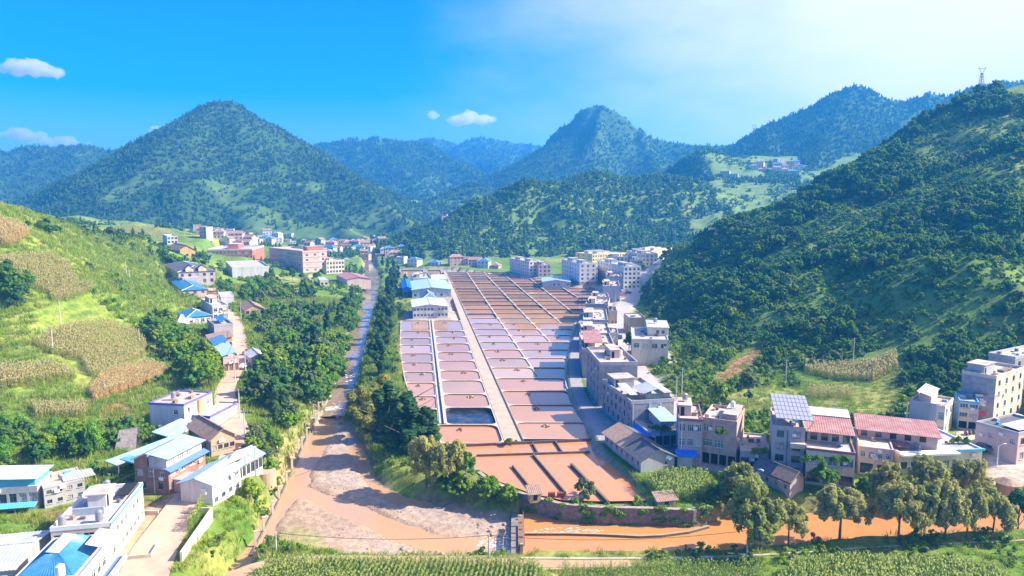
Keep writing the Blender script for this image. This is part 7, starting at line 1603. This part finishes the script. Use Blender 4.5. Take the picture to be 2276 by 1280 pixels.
for a in [('a', 136, 738, 10.5, 'pale pole on the terraced slope left of the ripe maize'), ('b', 118, 786, 8, 'pole at the left edge of the ripe maize field'), ('c', 281, 614, 7.5, 'pole high on the left slope above the green strip'), ('d', 288, 622, 5, 'short pole beside the one high on the left slope'),
          ('e', 545, 985, 8.0, 'pole on the river side of the road bend by the old tiled house'), ('f', 533, 930, 7.5, 'pole beside the road above the violet edged house'), ('g', 523, 850, 9.0, 'pole at the road side below the roadside house'), ('h', 546, 830, 10.0, 'tall pole on the right of the road by the parked car'), ('i', 536, 712, 9.0, 'pole at the top of the village road'), ('j', 486, 680, 9, 'pole next to the low white house'),
          ('k', 1895, 822, 10.5, 'tall pale pole in the maize on the right hill'), ('l', 1746, 848, 7.0, 'pole left of the maize on the right hill'), ('m', 1856, 960, 6.5, 'pole behind the terrace house'), ('n', 1642, 962, 6, 'pole behind the pinkish brick building'), ('o', 1503, 890, 7, 'pole at the end of the street below the hill'), ('p', 1515, 880, 8, 'second pole at the end of the street below the hill'),
          ('q', 1448, 655, 9, 'pole beside the blank white building'), ('r', 1484, 648, 9, 'pole on the slope above the street bend'), ('s', 1437, 800, 7.5, 'pole in front of the cream stepped house'), ('t', 1367, 690, 8, 'pole at the street by the planted roof house'), ('u', 1005, 595, 12, 'pole at the head of the causeway'), ('v', 1078, 596, 12, 'lone pole before the central wooded hill'),
          ('w', 2013, 962, 7.5, 'pole against the grey end wall at the plaza corner'), ('x', 234, 878, 4, 'short pole by the dry maize strip'), ('y', 310, 762, 5.0, 'short pole at the right end of the ripe maize field')]: pole(*a)
pole('fa', 614, 1228, 3.6, 'short pole at the near left edge of the gravel', arms=0, z=-1.7); pole('fb', 1087, 1242, 4.2, 'short pole in front of the white water', arms=0, z=-1.7); pole('fc', 1660, 1236, 4.6, 'short pole at the foot of the leftmost willow', arms=0, z=-1.5)
CABLE = mat('black cable', (.03, .03, .03), .6, .1)
def cable(p, q, sag, label, r=.035):
    b = MB(); p, q = Vector(p), Vector(q); n = 14; L_ = None
    for k in range(n + 1):
        t = k / n; c = p.lerp(q, t) - Vector((0, 0, sag * 4 * t * (1 - t)))
        if L_ is not None: b.tube(L_, c, r, n=4, cap=False)
        L_ = c
    tag(b.build('cable', CABLE), label, 'cable', 'overhead cables')
for a, c, s, lb in [('fa', 'fb', .9, 'cable across the gravel between the two short poles'), ('fb', 'fc', 1.2, 'cable over the orange river to the leftmost willow'), ('a', 'b', .5, 'cable between the poles left of the ripe maize'), ('e', 'f', .6, 'cable along the road bend'), ('f', 'g', .8, 'cable along the road above the violet edged house'), ('h', 'i', 1.0, 'cable along the upper village road'), ('k', 'l', 1.0, 'cable between the poles on the right hill'), ('n', 'p', .8, 'cable from the street end to the brick building'), ('m', 'w', 1.0, 'cable behind the terrace house')]: cable(POLES[a], POLES[c], s, lb)
cable(POLES['e'], (*at(150, 1120, 9)[:2], 9.5), 1.5, 'cable sloping down over the brick house'); cable((*at(0, 985, 12)[:2], 12), (*at(170, 860, 12)[:2], 16), 1.0, 'cable over the lower left slope')
x, y, z = at(2216, 1034, 1.6); t = empty('street_lamp', (x, y, 1.2)); tag(t, 'white street lamp beside the plaza ramp', 'street lamp'); b = MB(); b.tube((0, 0, 0), (0, 0, 4.6), .1, .07, n=8); b.tube((0, 0, 4.6), (.9, -.2, 5.2), .06, n=6); b.build('post', TRIMW, t); b = MB(); b.box(.8, 1.5, -.3, -.05, 5.14, 5.26); b.build('lamp_head', TRIMW, t)
# transmission towers on the ridges
def pylon(x, y, z, h_, label):
    t = empty('transmission_tower', (x, y, z)); tag(t, label, 'pylon', 'transmission towers on the ridges'); m = mat('galvanised lattice', (.50, .53, .56), .5, .1, metal=.3); w = h_ * .11; r = h_ * .011
    b = MB()
    for sx in (-1, 1):
        for sy in (-1, 1): b.tube((sx * w, sy * w, -2), (sx * w * .25, sy * w * .25, h_ * .72), r, n=4)
    for k in range(6):
        z0, z1 = h_ * .72 * k / 6, h_ * .72 * (k + 1) / 6; a0, a1 = w * (1 - .75 * k / 6), w * (1 - .75 * (k + 1) / 6)
        for s in (-1, 1):
            b.tube((-a0, s * a0, z0), (a1, s * a1, z1), r * .7, n=3); b.tube((a0, s * a0, z0), (-a1, s * a1, z1), r * .7, n=3); b.tube((s * a0, -a0, z0), (s * a1, a1, z1), r * .7, n=3)
    b.build('lattice', m, t); b = MB()
    for s in (-1, 1): b.tube((0, 0, h_ * .66), (s * w * 1.3, 0, h_ * .95), r, n=4); b.tube((s * w * 1.3, 0, h_ * .95), (s * w * 1.0, 0, h_), r, n=4)
    b.tube((-w * 1.7, 0, h_ * .92), (w * 1.7, 0, h_ * .92), r, n=4); b.build('crossarm', m, t)
for u, v, d, h_, lb in [(2180, 198, 484, 15, 'transmission tower on the skyline at far right'), (1675, 306, 1440, 27, 'transmission tower on the left flank of the blue right mountain'), (1308, 350, 1560, 32, 'transmission tower on the spur of the rocky domed mountain'), (880, 314, 2150, 26, 'faint tower on the distant ridge'), (1092, 436, 1300, 28, 'tower on the low dark hill in the valley'), (958, 410, 1720, 30, 'tower low on the distant slope')]:
    x, y, z = atY(u, v, d); pylon(x, y, z, h_, lb)
# concrete posts along the left channel
pm = MB(); pm.box(-.22, .22, -.22, .22, -1.5, 1.7); pm = pm.mesh('post', CONC_P); am = MB(); am.box(-.22, .9, -.24, .24, 1.704, 1.95); am = am.mesh('cap', CONC_P)
for i, (u, v) in enumerate([(567, 1203), (586, 1170), (606, 1134), (620, 1100), (637, 1066), (649, 1036), (658, 1012), (671, 988), (682, 966), (692, 944), (701, 928), (708, 908), (716, 890), (724, 872), (730, 856), (738, 836), (744, 818), (752, 800), (757, 786), (763, 772), (768, 760), (773, 748), (779, 738)]):
    z0 = -3.4 + .0045 * max(0, 1060 - v) * 1.4; x, y, _ = at(u, v, z0)
    t = empty('channel_post', (x, y, z0), .5); tag(t, 'concrete post of the row along the left river bank, %s from the near end' % ordinal(i), 'post', 'concrete posts along the river'); link(bpy.data.objects.new('post', pm), t); link(bpy.data.objects.new('cap', am), t)
wall_line([(*at(u, v, -3.2)[:2],) for u, v in [(556, 1222), (580, 1180), (612, 1118), (646, 1044), (676, 980), (698, 935), (722, 880), (748, 812), (775, 745)]], [-5] * 4 + [-4.8, -4.6, -4.2, -3.6, -3.0], [-4.1, -4.1, -4.1, -4.0, -3.9, -3.7, -3.3, -2.8, -2.2], .28, 'channel_wall', mat('stained channel wall', (.22, .19, .155), .9, .3, .8), 'thin concrete channel wall carrying the row of posts', 'wall')
# weir: gate frame, apron, white water, boulders
x, y, _ = at(1158, 1190, -3); t = empty('sluice_gate', (x, y, -4.4)); tag(t, 'rusty red sluice gate frame at the left end of the orange pool', 'sluice gate')
for k in range(5):
    b = MB(); b.box(-.25, .25, -6.5 + k * 2.7 - .2, -6.5 + k * 2.7 + .2, -1, 3.2); b.build('pier', CONC_P if k in (0, 4) else RUST, t)
b = MB(); b.box(-.55, .55, -6.8, 5.0, 2.9, 3.05); b.build('deck', WOODM, t)
for k in range(4):
    b = MB(); b.box(-.08, .08, -6.25 + k * 2.7, -4.05 + k * 2.7, .1, 1.7); b.build('gate_leaf', mat('dark wet gate', (.10, .07, .05), .6, .3), t)
b = MB()
for k in range(6): b.tube((.5, -6.6 + k * 2.2, 3.05), (.5, -6.6 + k * 2.2, 4.0), .04, n=4)
b.tube((.5, -6.6, 4.0), (.5, 4.6, 4.0), .04, n=4); b.build('railing', RUST, t)
b = MB(); x0, y0 = W(1150, 1238, -4); x1, y1 = W(1150, 1150, -4); b.box(x0 - 1.1, x0 + .4, y0 - .5, y1 + 3.0, -5.2, -3.35); tag(b.build('weir_sill', mat('wet weir concrete', (.26, .22, .18), .6, .3, 1.0)), 'concrete weir sill below the sluice gate', 'weir')
FOAM = mat('white water foam', (.82, .82, .80), .6, .12, 3.0, bump=.6, bscale=6)
def foam(name, poly, z, n, seed, s0, s1, label=None, flow=(1.0, .5)):
    r2 = np.random.default_rng(seed); Q = np.array(px(poly, z)); b = MB(); k = 0
    while k < n:
        x, y = r2.uniform(Q[:, 0].min(), Q[:, 0].max()), r2.uniform(Q[:, 1].min(), Q[:, 1].max())
        if poly_sd(np.array([x]), np.array([y]), Q)[0] > 0: continue
        k += 1; s = r2.uniform(s0, s1); pts = []
        for i in range(7):
            a = i * 2 * math.pi / 7; rr = s * r2.uniform(.6, 1.2); pts.append((x + math.cos(a) * rr * flow[0], y + math.sin(a) * rr * flow[1], z + .0))
        top = (x, y, z + s * .28)
        for i in range(7): b.tri(pts[i], pts[(i + 1) % 7], top)
    o = b.build(name, FOAM, smooth=True); o['kind'] = 'stuff'; return o
foam('white_water', [(1064, 1206), (1090, 1190), (1140, 1188), (1150, 1240), (1080, 1240), (1055, 1236)], WATER_DOWN - .02, 260, 5, .1, .42); foam('white_water', [(1180, 1176), (1260, 1170), (1345, 1178), (1340, 1184), (1190, 1184)], WATER_UP - .02, 70, 6, .08, .26, flow=(3.2, .5))
foam('white_water', [(725, 905), (770, 900), (770, 908), (722, 914)], -4.1, 50, 8, .2, .5, flow=(2, .5)); foam('white_water', [(765, 815), (800, 800), (806, 835), (770, 850)], -3.3, 60, 9, .2, .6, flow=(1.5, .8))
ROCK = mat('river boulder', (.34, .27, .21), .9, .3, 1.5, dirt=(.17, .13, .10), dirt_amt=.6, bump=.4)
def rock_mesh(seed):
    bm = bmesh.new(); bmesh.ops.create_icosphere(bm, subdivisions=2, radius=1); r2 = random.Random(seed)
    off = [(Vector((r2.uniform(-1, 1), r2.uniform(-1, 1), r2.uniform(-1, 1))).normalized(), r2.uniform(.15, .4)) for _ in range(7)]
    for v in bm.verts:
        d = v.co.normalized(); f = 1.0
        for n_, s in off: f -= s * max(0, d.dot(n_) - .45)
        v.co = d * f; v.co.z *= .68
    me = bpy.data.meshes.new('boulder'); bm.to_mesh(me); bm.free(); me.materials.append(ROCK); return me
RM = [rock_mesh(i) for i in range(4)]
for i in range(46):
    u, v = (rs.uniform(880, 1060), rs.uniform(1208, 1236)) if i < 22 else (rs.uniform(1060, 1145), rs.uniform(1140, 1190)) if i < 38 else (rs.uniform(600, 645), rs.uniform(1085, 1130))
    x, y, z = hit(u, v); o = bpy.data.objects.new('boulder', RM[i % 4]); link(o); s = rs.uniform(.22, .62); o.location = (x, y, z + s * .2); o.scale = (s, s, s); o.rotation_euler = (0, 0, rs.uniform(0, 6)); tag(o, ['tan boulder among the stones at the near edge of the gravel', 'tan boulder among the stones beside the sluice gate', 'tan boulder at the channel posts beside the gravel'][0 if i < 22 else 1 if i < 38 else 2], 'boulder', 'river boulders')
n = 9000; r2 = np.random.default_rng(19); Q = np.array(BED); xx = r2.uniform(Q[:, 0].min(), Q[:, 0].max(), n); yy = r2.uniform(Q[:, 1].min(), Q[:, 1].max(), n); zz = gz(xx, yy); k = (poly_sd(xx, yy, Q) < 0) & (zz > WATER_DOWN - .1); CP_ = pcollection('pebble_kinds', RM)
scatter('gravel', np.stack([xx, yy, zz], -1)[k], r2.uniform(.05, .17, k.sum()) * (1 + (r2.uniform(0, 1, k.sum()) > .97) * 1.2), r2.choice(4, k.sum()), CP_, 19)
d_, v_ = None, None
xx = r2.uniform(-130, -40, 9000); yy = r2.uniform(185, 560, 9000); d_, v_ = line_d(xx, yy, RIVER); k = d_ < v_[..., 0] + .5; zz = gz(xx, yy)
scatter('river_stones', np.stack([xx, yy, np.maximum(zz, v_[..., 1] + .85)], -1)[k], r2.uniform(.15, .6, k.sum()), r2.choice(4, k.sum()), CP_, 20)
# floating aerators
am1 = MB()
for s in (-1, 1): am1.tube((-1.0, s * .5, .05), (1.0, s * .5, .05), .16, n=7)
am1 = am1.mesh('float', mat('dull red float', (.30, .12, .09), .6, .2)); am2 = MB(); am2.box(-.3, .3, -.3, .3, .18, .55); am2 = am2.mesh('motor', FRAMED); am3 = MB()
for k in range(6): am3.box(-.04, .04, -.85 + k * .3, -.7 + k * .3, -.1, .42)
am3 = am3.mesh('paddle', TRIMW)
k = 0
for poly, wz, plb in PONDS:
    y = sum(p[1] for p in poly) / 4
    if y > 330 or y < 158 or rs.random() < .18: continue
    c = Vector(poly[rs.choice([0, 1, 0])]) * .22 + Vector(poly[2]) * .39 + Vector(poly[3]) * .39; t = empty('aerator', (c.x, c.y, wz + .02), rs.uniform(0, 3)); tag(t, 'aerator on ' + plb, 'aerator', 'floating aerators on the ponds'); k += 1
    for nm, m_ in (('float', am1), ('motor', am2), ('paddle', am3)): link(bpy.data.objects.new(nm, m_), t)
# garden walls, retaining wall, huts on the quay
wall_line([W(u, v, 3.4) for u, v in [(402, 1228), (470, 1130), (418, 1128)]], 0.5, 3.5, .35, 'garden_wall', CREAM, 'cream garden wall round the small maize plot by the white house', 'wall')
wall_line([W(u, v, 2.5) for u, v in [(270, 1238), (335, 1232), (352, 1205)]], 0.8, 2.6, .3, 'yard_wall', CONC, 'low wall at the near edge of the peach yard', 'wall')
wall_line([W(u, v, 2.6) for u, v in [(312, 1136), (352, 1136)]], 1.5, 2.7, .3, 'yard_wall', CONC_P, 'short low wall by the shrubs at the yard entrance', 'wall')
q0, q1 = hit(250, 1006), hit(300, 1004); b = MB(); b.poly([(q0[0], q0[1], q0[2] - 1), (q1[0], q1[1], q1[2] - 1), (q1[0] - .5, q1[1] + 2.5, q1[2] + 4.6), (q0[0] + .3, q0[1] + 2.5, q0[2] + 4.2)]); b.poly([(q0[0], q0[1] + 3, q0[2] - 1), (q1[0], q1[1] + 3, q1[2] - 1), (q1[0] - .5, q1[1] + 3.2, q1[2] + 4.6), (q0[0] + .3, q0[1] + 3.2, q0[2] + 4.2)])
tag(b.build('retaining_wall', mat('pale stone facing', (.50, .40, .34), .95, .35, 1.4, bump=.7, bscale=2.5)), 'pale stone retaining wall on the slope behind the long lean-to', 'wall')
def hut(u, v, z, w, d, h_, label, rm):
    x, y, _ = at(u, v, z); t = empty('stone_hut', (x, y, z), .2); tag(t, label, 'hut'); b = MB(); b.box(-w / 2, w / 2, 0, d, -.5, h_); b.build('wall', TAN, t); b = MB(); corrugated(b, (-w / 2 - .4, -.4, h_), (w / 2 + .4, -.4, h_), (w / 2 + .4, d + .4, h_ + .9), (-w / 2 - .4, d + .4, h_ + .9), .34, .05, .08); b.build('roof', rm, t); b = MB(); b.box(-.4, .4, -.04, -.003, 0, min(1.8, h_ - .1)); b.build('door', DARK, t)
hut(1190, 1112, .1, 2.2, 2.0, 1.3, 'small stone hut with tile roof at the left end of the quay', TILE); hut(1482, 1122, .1, 3.6, 2.0, .9, 'low tiled hut on the quay by the maize plot', TILE)
for u, lb in ((1226, 'left'), (1246, 'right')):
    x, y, _ = at(u, 1101, -.3); b = MB(); b.box(-.7, .7, -.4, .4, -.5, .5); o = b.build('red_crate', mat('dark red crate', (.25, .05, .03), .7, .3, 3), None); o.location = (x, y, -.2); tag(o, 'dark red crate in the orange pool, %s one of the pair' % lb, 'crate', 'red crates')
# plants on terraces and roofs
def planter(u, v, z, n, spread, label, kinds=('lush', 'broad')):
    for i in range(n):
        x, y, _ = at(u + rs.uniform(-spread, spread), v + rs.uniform(-2, 2), z); tree(rs.choice(kinds), x, y, z - .2, rs.uniform(.12, .24), label, 'plant', label, name='potted_plant')
planter(1830, 1028, 7.8, 16, 52, 'leafy potted plant on the balcony terrace under the red roof'); planter(2128, 985, 5.2, 14, 26, 'bright green plant on the roof end of the cream low house', ('lush',)); planter(1345, 770, 9.8, 8, 12, 'green plant on the roof with the red tiled hut', ('lush',)); planter(1680, 1012, 4.8, 7, 22, 'plant on the terrace of the glazed shop'); planter(1468, 958, 4.6, 10, 26, 'pot plant on the flat roof of the low shop', ('broad', 'grey')); planter(1600, 965, 10.8, 7, 12, 'plant on the roof of the pinkish brick building', ('lush', 'broad'))
planter(1135, 984, .2, 6, 14, 'low shrub at the near end of the causeway', ('lush',))
# vehicles
TYRE = mat('black tyre', (.02, .02, .02), .8, .1)
def car(u, v, z, rz, colr, label):
    x, y, zz = at(u, v, z); t = empty('parked_car', (x, y, zz), rz); tag(t, label, 'car', 'parked cars'); pm_ = mat('car paint %s' % str(colr), colr, .25, .03, spec=.6)
    P = [(-2.1, .35), (-2.15, .75), (-1.9, .95), (-1.3, 1.0), (-.75, 1.45), (.75, 1.48), (1.45, 1.02), (2.05, .9), (2.15, .6), (2.1, .35)]
    b = MB(); A_ = [(a, -.82, c) for a, c in P]; B_ = [(a, .82, c) for a, c in P]
    b.poly(A_); b.poly(B_[::-1])
    for i in range(len(P)): j = (i + 1) % len(P); b.quad(A_[i], B_[i], B_[j], A_[j])
    b.build('body', pm_, t); b = MB()
    for s in (-.835, .835): b.quad((-1.2, s, 1.0), (1.25, s, 1.02), (.7, s, 1.4), (-.72, s, 1.38))
    b.quad((1.42, -.7, 1.06), (1.42, .7, 1.06), (.8, .68, 1.47), (.8, -.68, 1.47)); b.build('glass', GLASS, t)
    for sx in (-1.3, 1.3):
        for sy in (-1, 1): b = MB(); b.tube((sx, sy * .66, .33), (sx, sy * .88, .33), .33, n=10); b.build('wheel', TYRE, t)
for a in [(544, 817, 6.0, 1.3, (.5, .53, .56), 'silver car parked beside the grey roadside house'), (1378, 752, 2.3, 1.5, (.05, .06, .07), 'dark car on the street by the pale grey flat roofed house'), (1364, 738, 2.3, 1.4, (.3, .3, .32), 'grey car parked at the houses along the street'), (1388, 648, 2.2, .4, (.7, .7, .7), 'white car parked by the street bend'), (1396, 652, 2.2, .4, (.1, .1, .12), 'black car parked by the street bend'), (1384, 656, 2.2, .5, (.45, .12, .1), 'red car parked by the street bend'), (2262, 934, 3.2, .1, (.75, .75, .75), 'white car at the foot of the tall grey house'), (2180, 1000, 2.7, 2.2, (.10, .11, .13), 'dark car on the plaza ramp')]: car(*a)
def motorbike(x, y, z, rz, colr):
    t = empty('motorbike', (x, y, z), rz); tag(t, 'parked motorbike in the rows on the plaza', 'motorbike', 'motorbikes on the plaza')
    for sx in (-.65, .65): b = MB(); b.tube((sx, -.06, .3), (sx, .06, .3), .3, n=10); b.build('wheel', TYRE, t)
    b = MB(); b.box(-.35, .5, -.12, .12, .35, .75); b.tube((.65, 0, .3), (.4, 0, 1.0), .05, n=4); b.build('body', mat('bike paint %s' % str(colr), colr, .3, .1), t); b = MB(); b.box(-.75, .15, -.13, .13, .76, .88); b.build('seat', TYRE, t); b = MB(); b.tube((.4, -.35, 1.05), (.4, .35, 1.05), .03, n=4); b.build('handlebar', STEEL, t)
for i in range(16):
    x, y, _ = at(2146 + (i % 8) * 8.5, 966 - (i % 8) * 1.2 - (14 if i > 7 else 0), 2.6); motorbike(x, y, float(gz(x, y)), 1.2 + rs.uniform(-.2, .2), rs.choice([(.4, .03, .03), (.03, .03, .04), (.05, .08, .25), (.3, .3, .3)]))
x, y, z = at(546, 786, 6.4); t = empty('cargo_tricycle', (x, y, z), 1.5); tag(t, 'red cargo tricycle at the right side of the village road', 'tricycle'); b = MB(); b.box(-1.4, .5, -.6, .6, .5, .95); b.build('cargo_bed', RUST, t); b = MB(); b.box(.55, 1.2, -.35, .35, .5, 1.5); b.build('cab', RUST, t)
for sx, sy in ((-.9, -.62), (-.9, .62), (1.2, 0)): b = MB(); b.tube((sx, sy - .06, .3), (sx, sy + .06, .3), .3, n=9); b.build('wheel', TYRE, t)
# a walker with an umbrella
def skin_body(name, J, E, m, parent):
    me = bpy.data.meshes.new(name); me.from_pydata([j[:3] for j in J], E, []); me.materials.append(m); o = link(bpy.data.objects.new(name, me), parent)
    md = o.modifiers.new('skin', 'SKIN'); sv = me.skin_vertices[0].data if me.skin_vertices else None
    if sv is None: bpy.context.view_layer.update()
    for i, j in enumerate(J): me.skin_vertices[0].data[i].radius = (j[3], j[3])
    me.skin_vertices[0].data[0].use_root = True; o.modifiers.new('sub', 'SUBSURF').render_levels = 1; return o
x, y, z = at(427, 1105, 2.65); t = empty('person', (x, y, z), -.4); tag(t, 'person in dark clothes walking down the road under an umbrella', 'person')
J = [(0, 0, .92, .14), (0, 0, 1.15, .14), (0, 0, 1.4, .15), (0, 0, 1.52, .06), (0, .02, 1.66, .1), (.1, 0, .86, .09), (.12, .12, .48, .065), (.12, .05, .08, .05), (.12, .2, .04, .045), (-.1, 0, .86, .09), (-.12, -.06, .48, .065), (-.12, -.2, .1, .05), (-.12, -.08, .04, .045), (.21, 0, 1.4, .06), (.3, .05, 1.14, .045), (.2, .22, 1.2, .035), (-.21, 0, 1.4, .06), (-.28, -.05, 1.13, .045), (-.27, .1, .92, .035)]
E_ = [(0, 1), (1, 2), (2, 3), (3, 4), (0, 5), (5, 6), (6, 7), (7, 8), (0, 9), (9, 10), (10, 11), (11, 12), (2, 13), (13, 14), (14, 15), (2, 16), (16, 17), (17, 18)]
try: skin_body('body', J, E_, mat('dark clothing', (.05, .055, .08), .9, .2), t)
except Exception as ex: print('person body', ex)
b = MB(); b.tube((.2, .24, 1.15), (.12, .1, 2.05), .015, n=5); u_ = b.build('umbrella_shaft', STEEL, t); b = MB()
for i in range(8):
    a0, a1 = i * math.pi / 4, (i + 1) * math.pi / 4; b.tri((.1, .08, 2.12), (.1 + .55 * math.cos(a0), .08 + .55 * math.sin(a0), 1.9), (.1 + .55 * math.cos(a1), .08 + .55 * math.sin(a1), 1.9))
b.build('umbrella_canopy', mat('dark blue umbrella', (.04, .06, .16), .6, .1), t)
# ------------------------------------------------------------------ clouds
m, N, L, out = _nodes('cloud'); pv = N.new('ShaderNodeVolumePrincipled'); pv.inputs['Color'].default_value = (1, 1, 1, 1); pv.inputs['Density'].default_value = .009; pv.inputs['Anisotropy'].default_value = .25; L.new(pv.outputs[0], out.inputs['Volume'])
CLOUDM = m
def cloud(u, v, wpx, hpx, d, label, seed):
    r2 = random.Random(seed); c = Vector(atY(u, v, d)); k = d / FPX; bm = bmesh.new()
    for i in range(15):
        tt = r2.uniform(-1, 1); rr = hpx * k * r2.uniform(.3, .75) * (1.1 - abs(tt) * .75); mtx = Matrix.Translation((tt * wpx * k * .5, r2.uniform(-1, 1) * wpx * k * .2, r2.uniform(-.1, .35) * hpx * k * (1 - abs(tt)))) @ Matrix.Diagonal((rr * 1.25, rr * 1.2, rr * .85, 1)); bmesh.ops.create_icosphere(bm, subdivisions=2, radius=1, matrix=mtx)
    me = bpy.data.meshes.new('cloud'); bm.to_mesh(me); bm.free(); me.materials.append(CLOUDM); o = link(bpy.data.objects.new('cloud', me)); o.location = c; md = o.modifiers.new('join', 'REMESH'); md.mode = 'VOXEL'; md.voxel_size = hpx * k * .09
    tx = bpy.data.textures.new('cloud puff', 'CLOUDS'); tx.noise_scale = hpx * k * .35; dm = o.modifiers.new('puff', 'DISPLACE'); dm.texture = tx; dm.strength = hpx * k * .45; dm.texture_coords = 'LOCAL'
    tag(o, label, 'cloud', 'small clouds')
for a in [(1045, 266, 100, 30, 7000, 'small white cloud above the saddle left of the domed mountain', 1), (962, 257, 26, 12, 7000, 'tiny cloud left of the white one above the saddle', 2), (55, 158, 150, 34, 7000, 'pale cloud at the upper left edge', 3), (48, 302, 90, 34, 7000, 'puffy cloud low at the left edge behind the hills', 4), (130, 318, 120, 24, 7000, 'flat pale cloud low behind the left hills', 5), (352, 290, 40, 16, 7000, 'faint cloud touching the left flank of the pointed mountain', 6)]: cloud(*a)
# ------------------------------------------------------------------ haze: the valley air
hz = MB(); hz.box(-3200, 3200, -60, 4300, -14, 400)
m, N, L, out = _nodes('valley air')
pv = N.new('ShaderNodeVolumePrincipled')
pv.inputs['Color'].default_value = (0.05, 0.40, 1.0, 1)
pv.inputs['Density'].default_value = 0.00031
pv.inputs['Anisotropy'].default_value = 0.15
L.new(pv.outputs[0], out.inputs['Volume'])
haze = hz.build('haze', m); haze['kind'] = 'stuff'
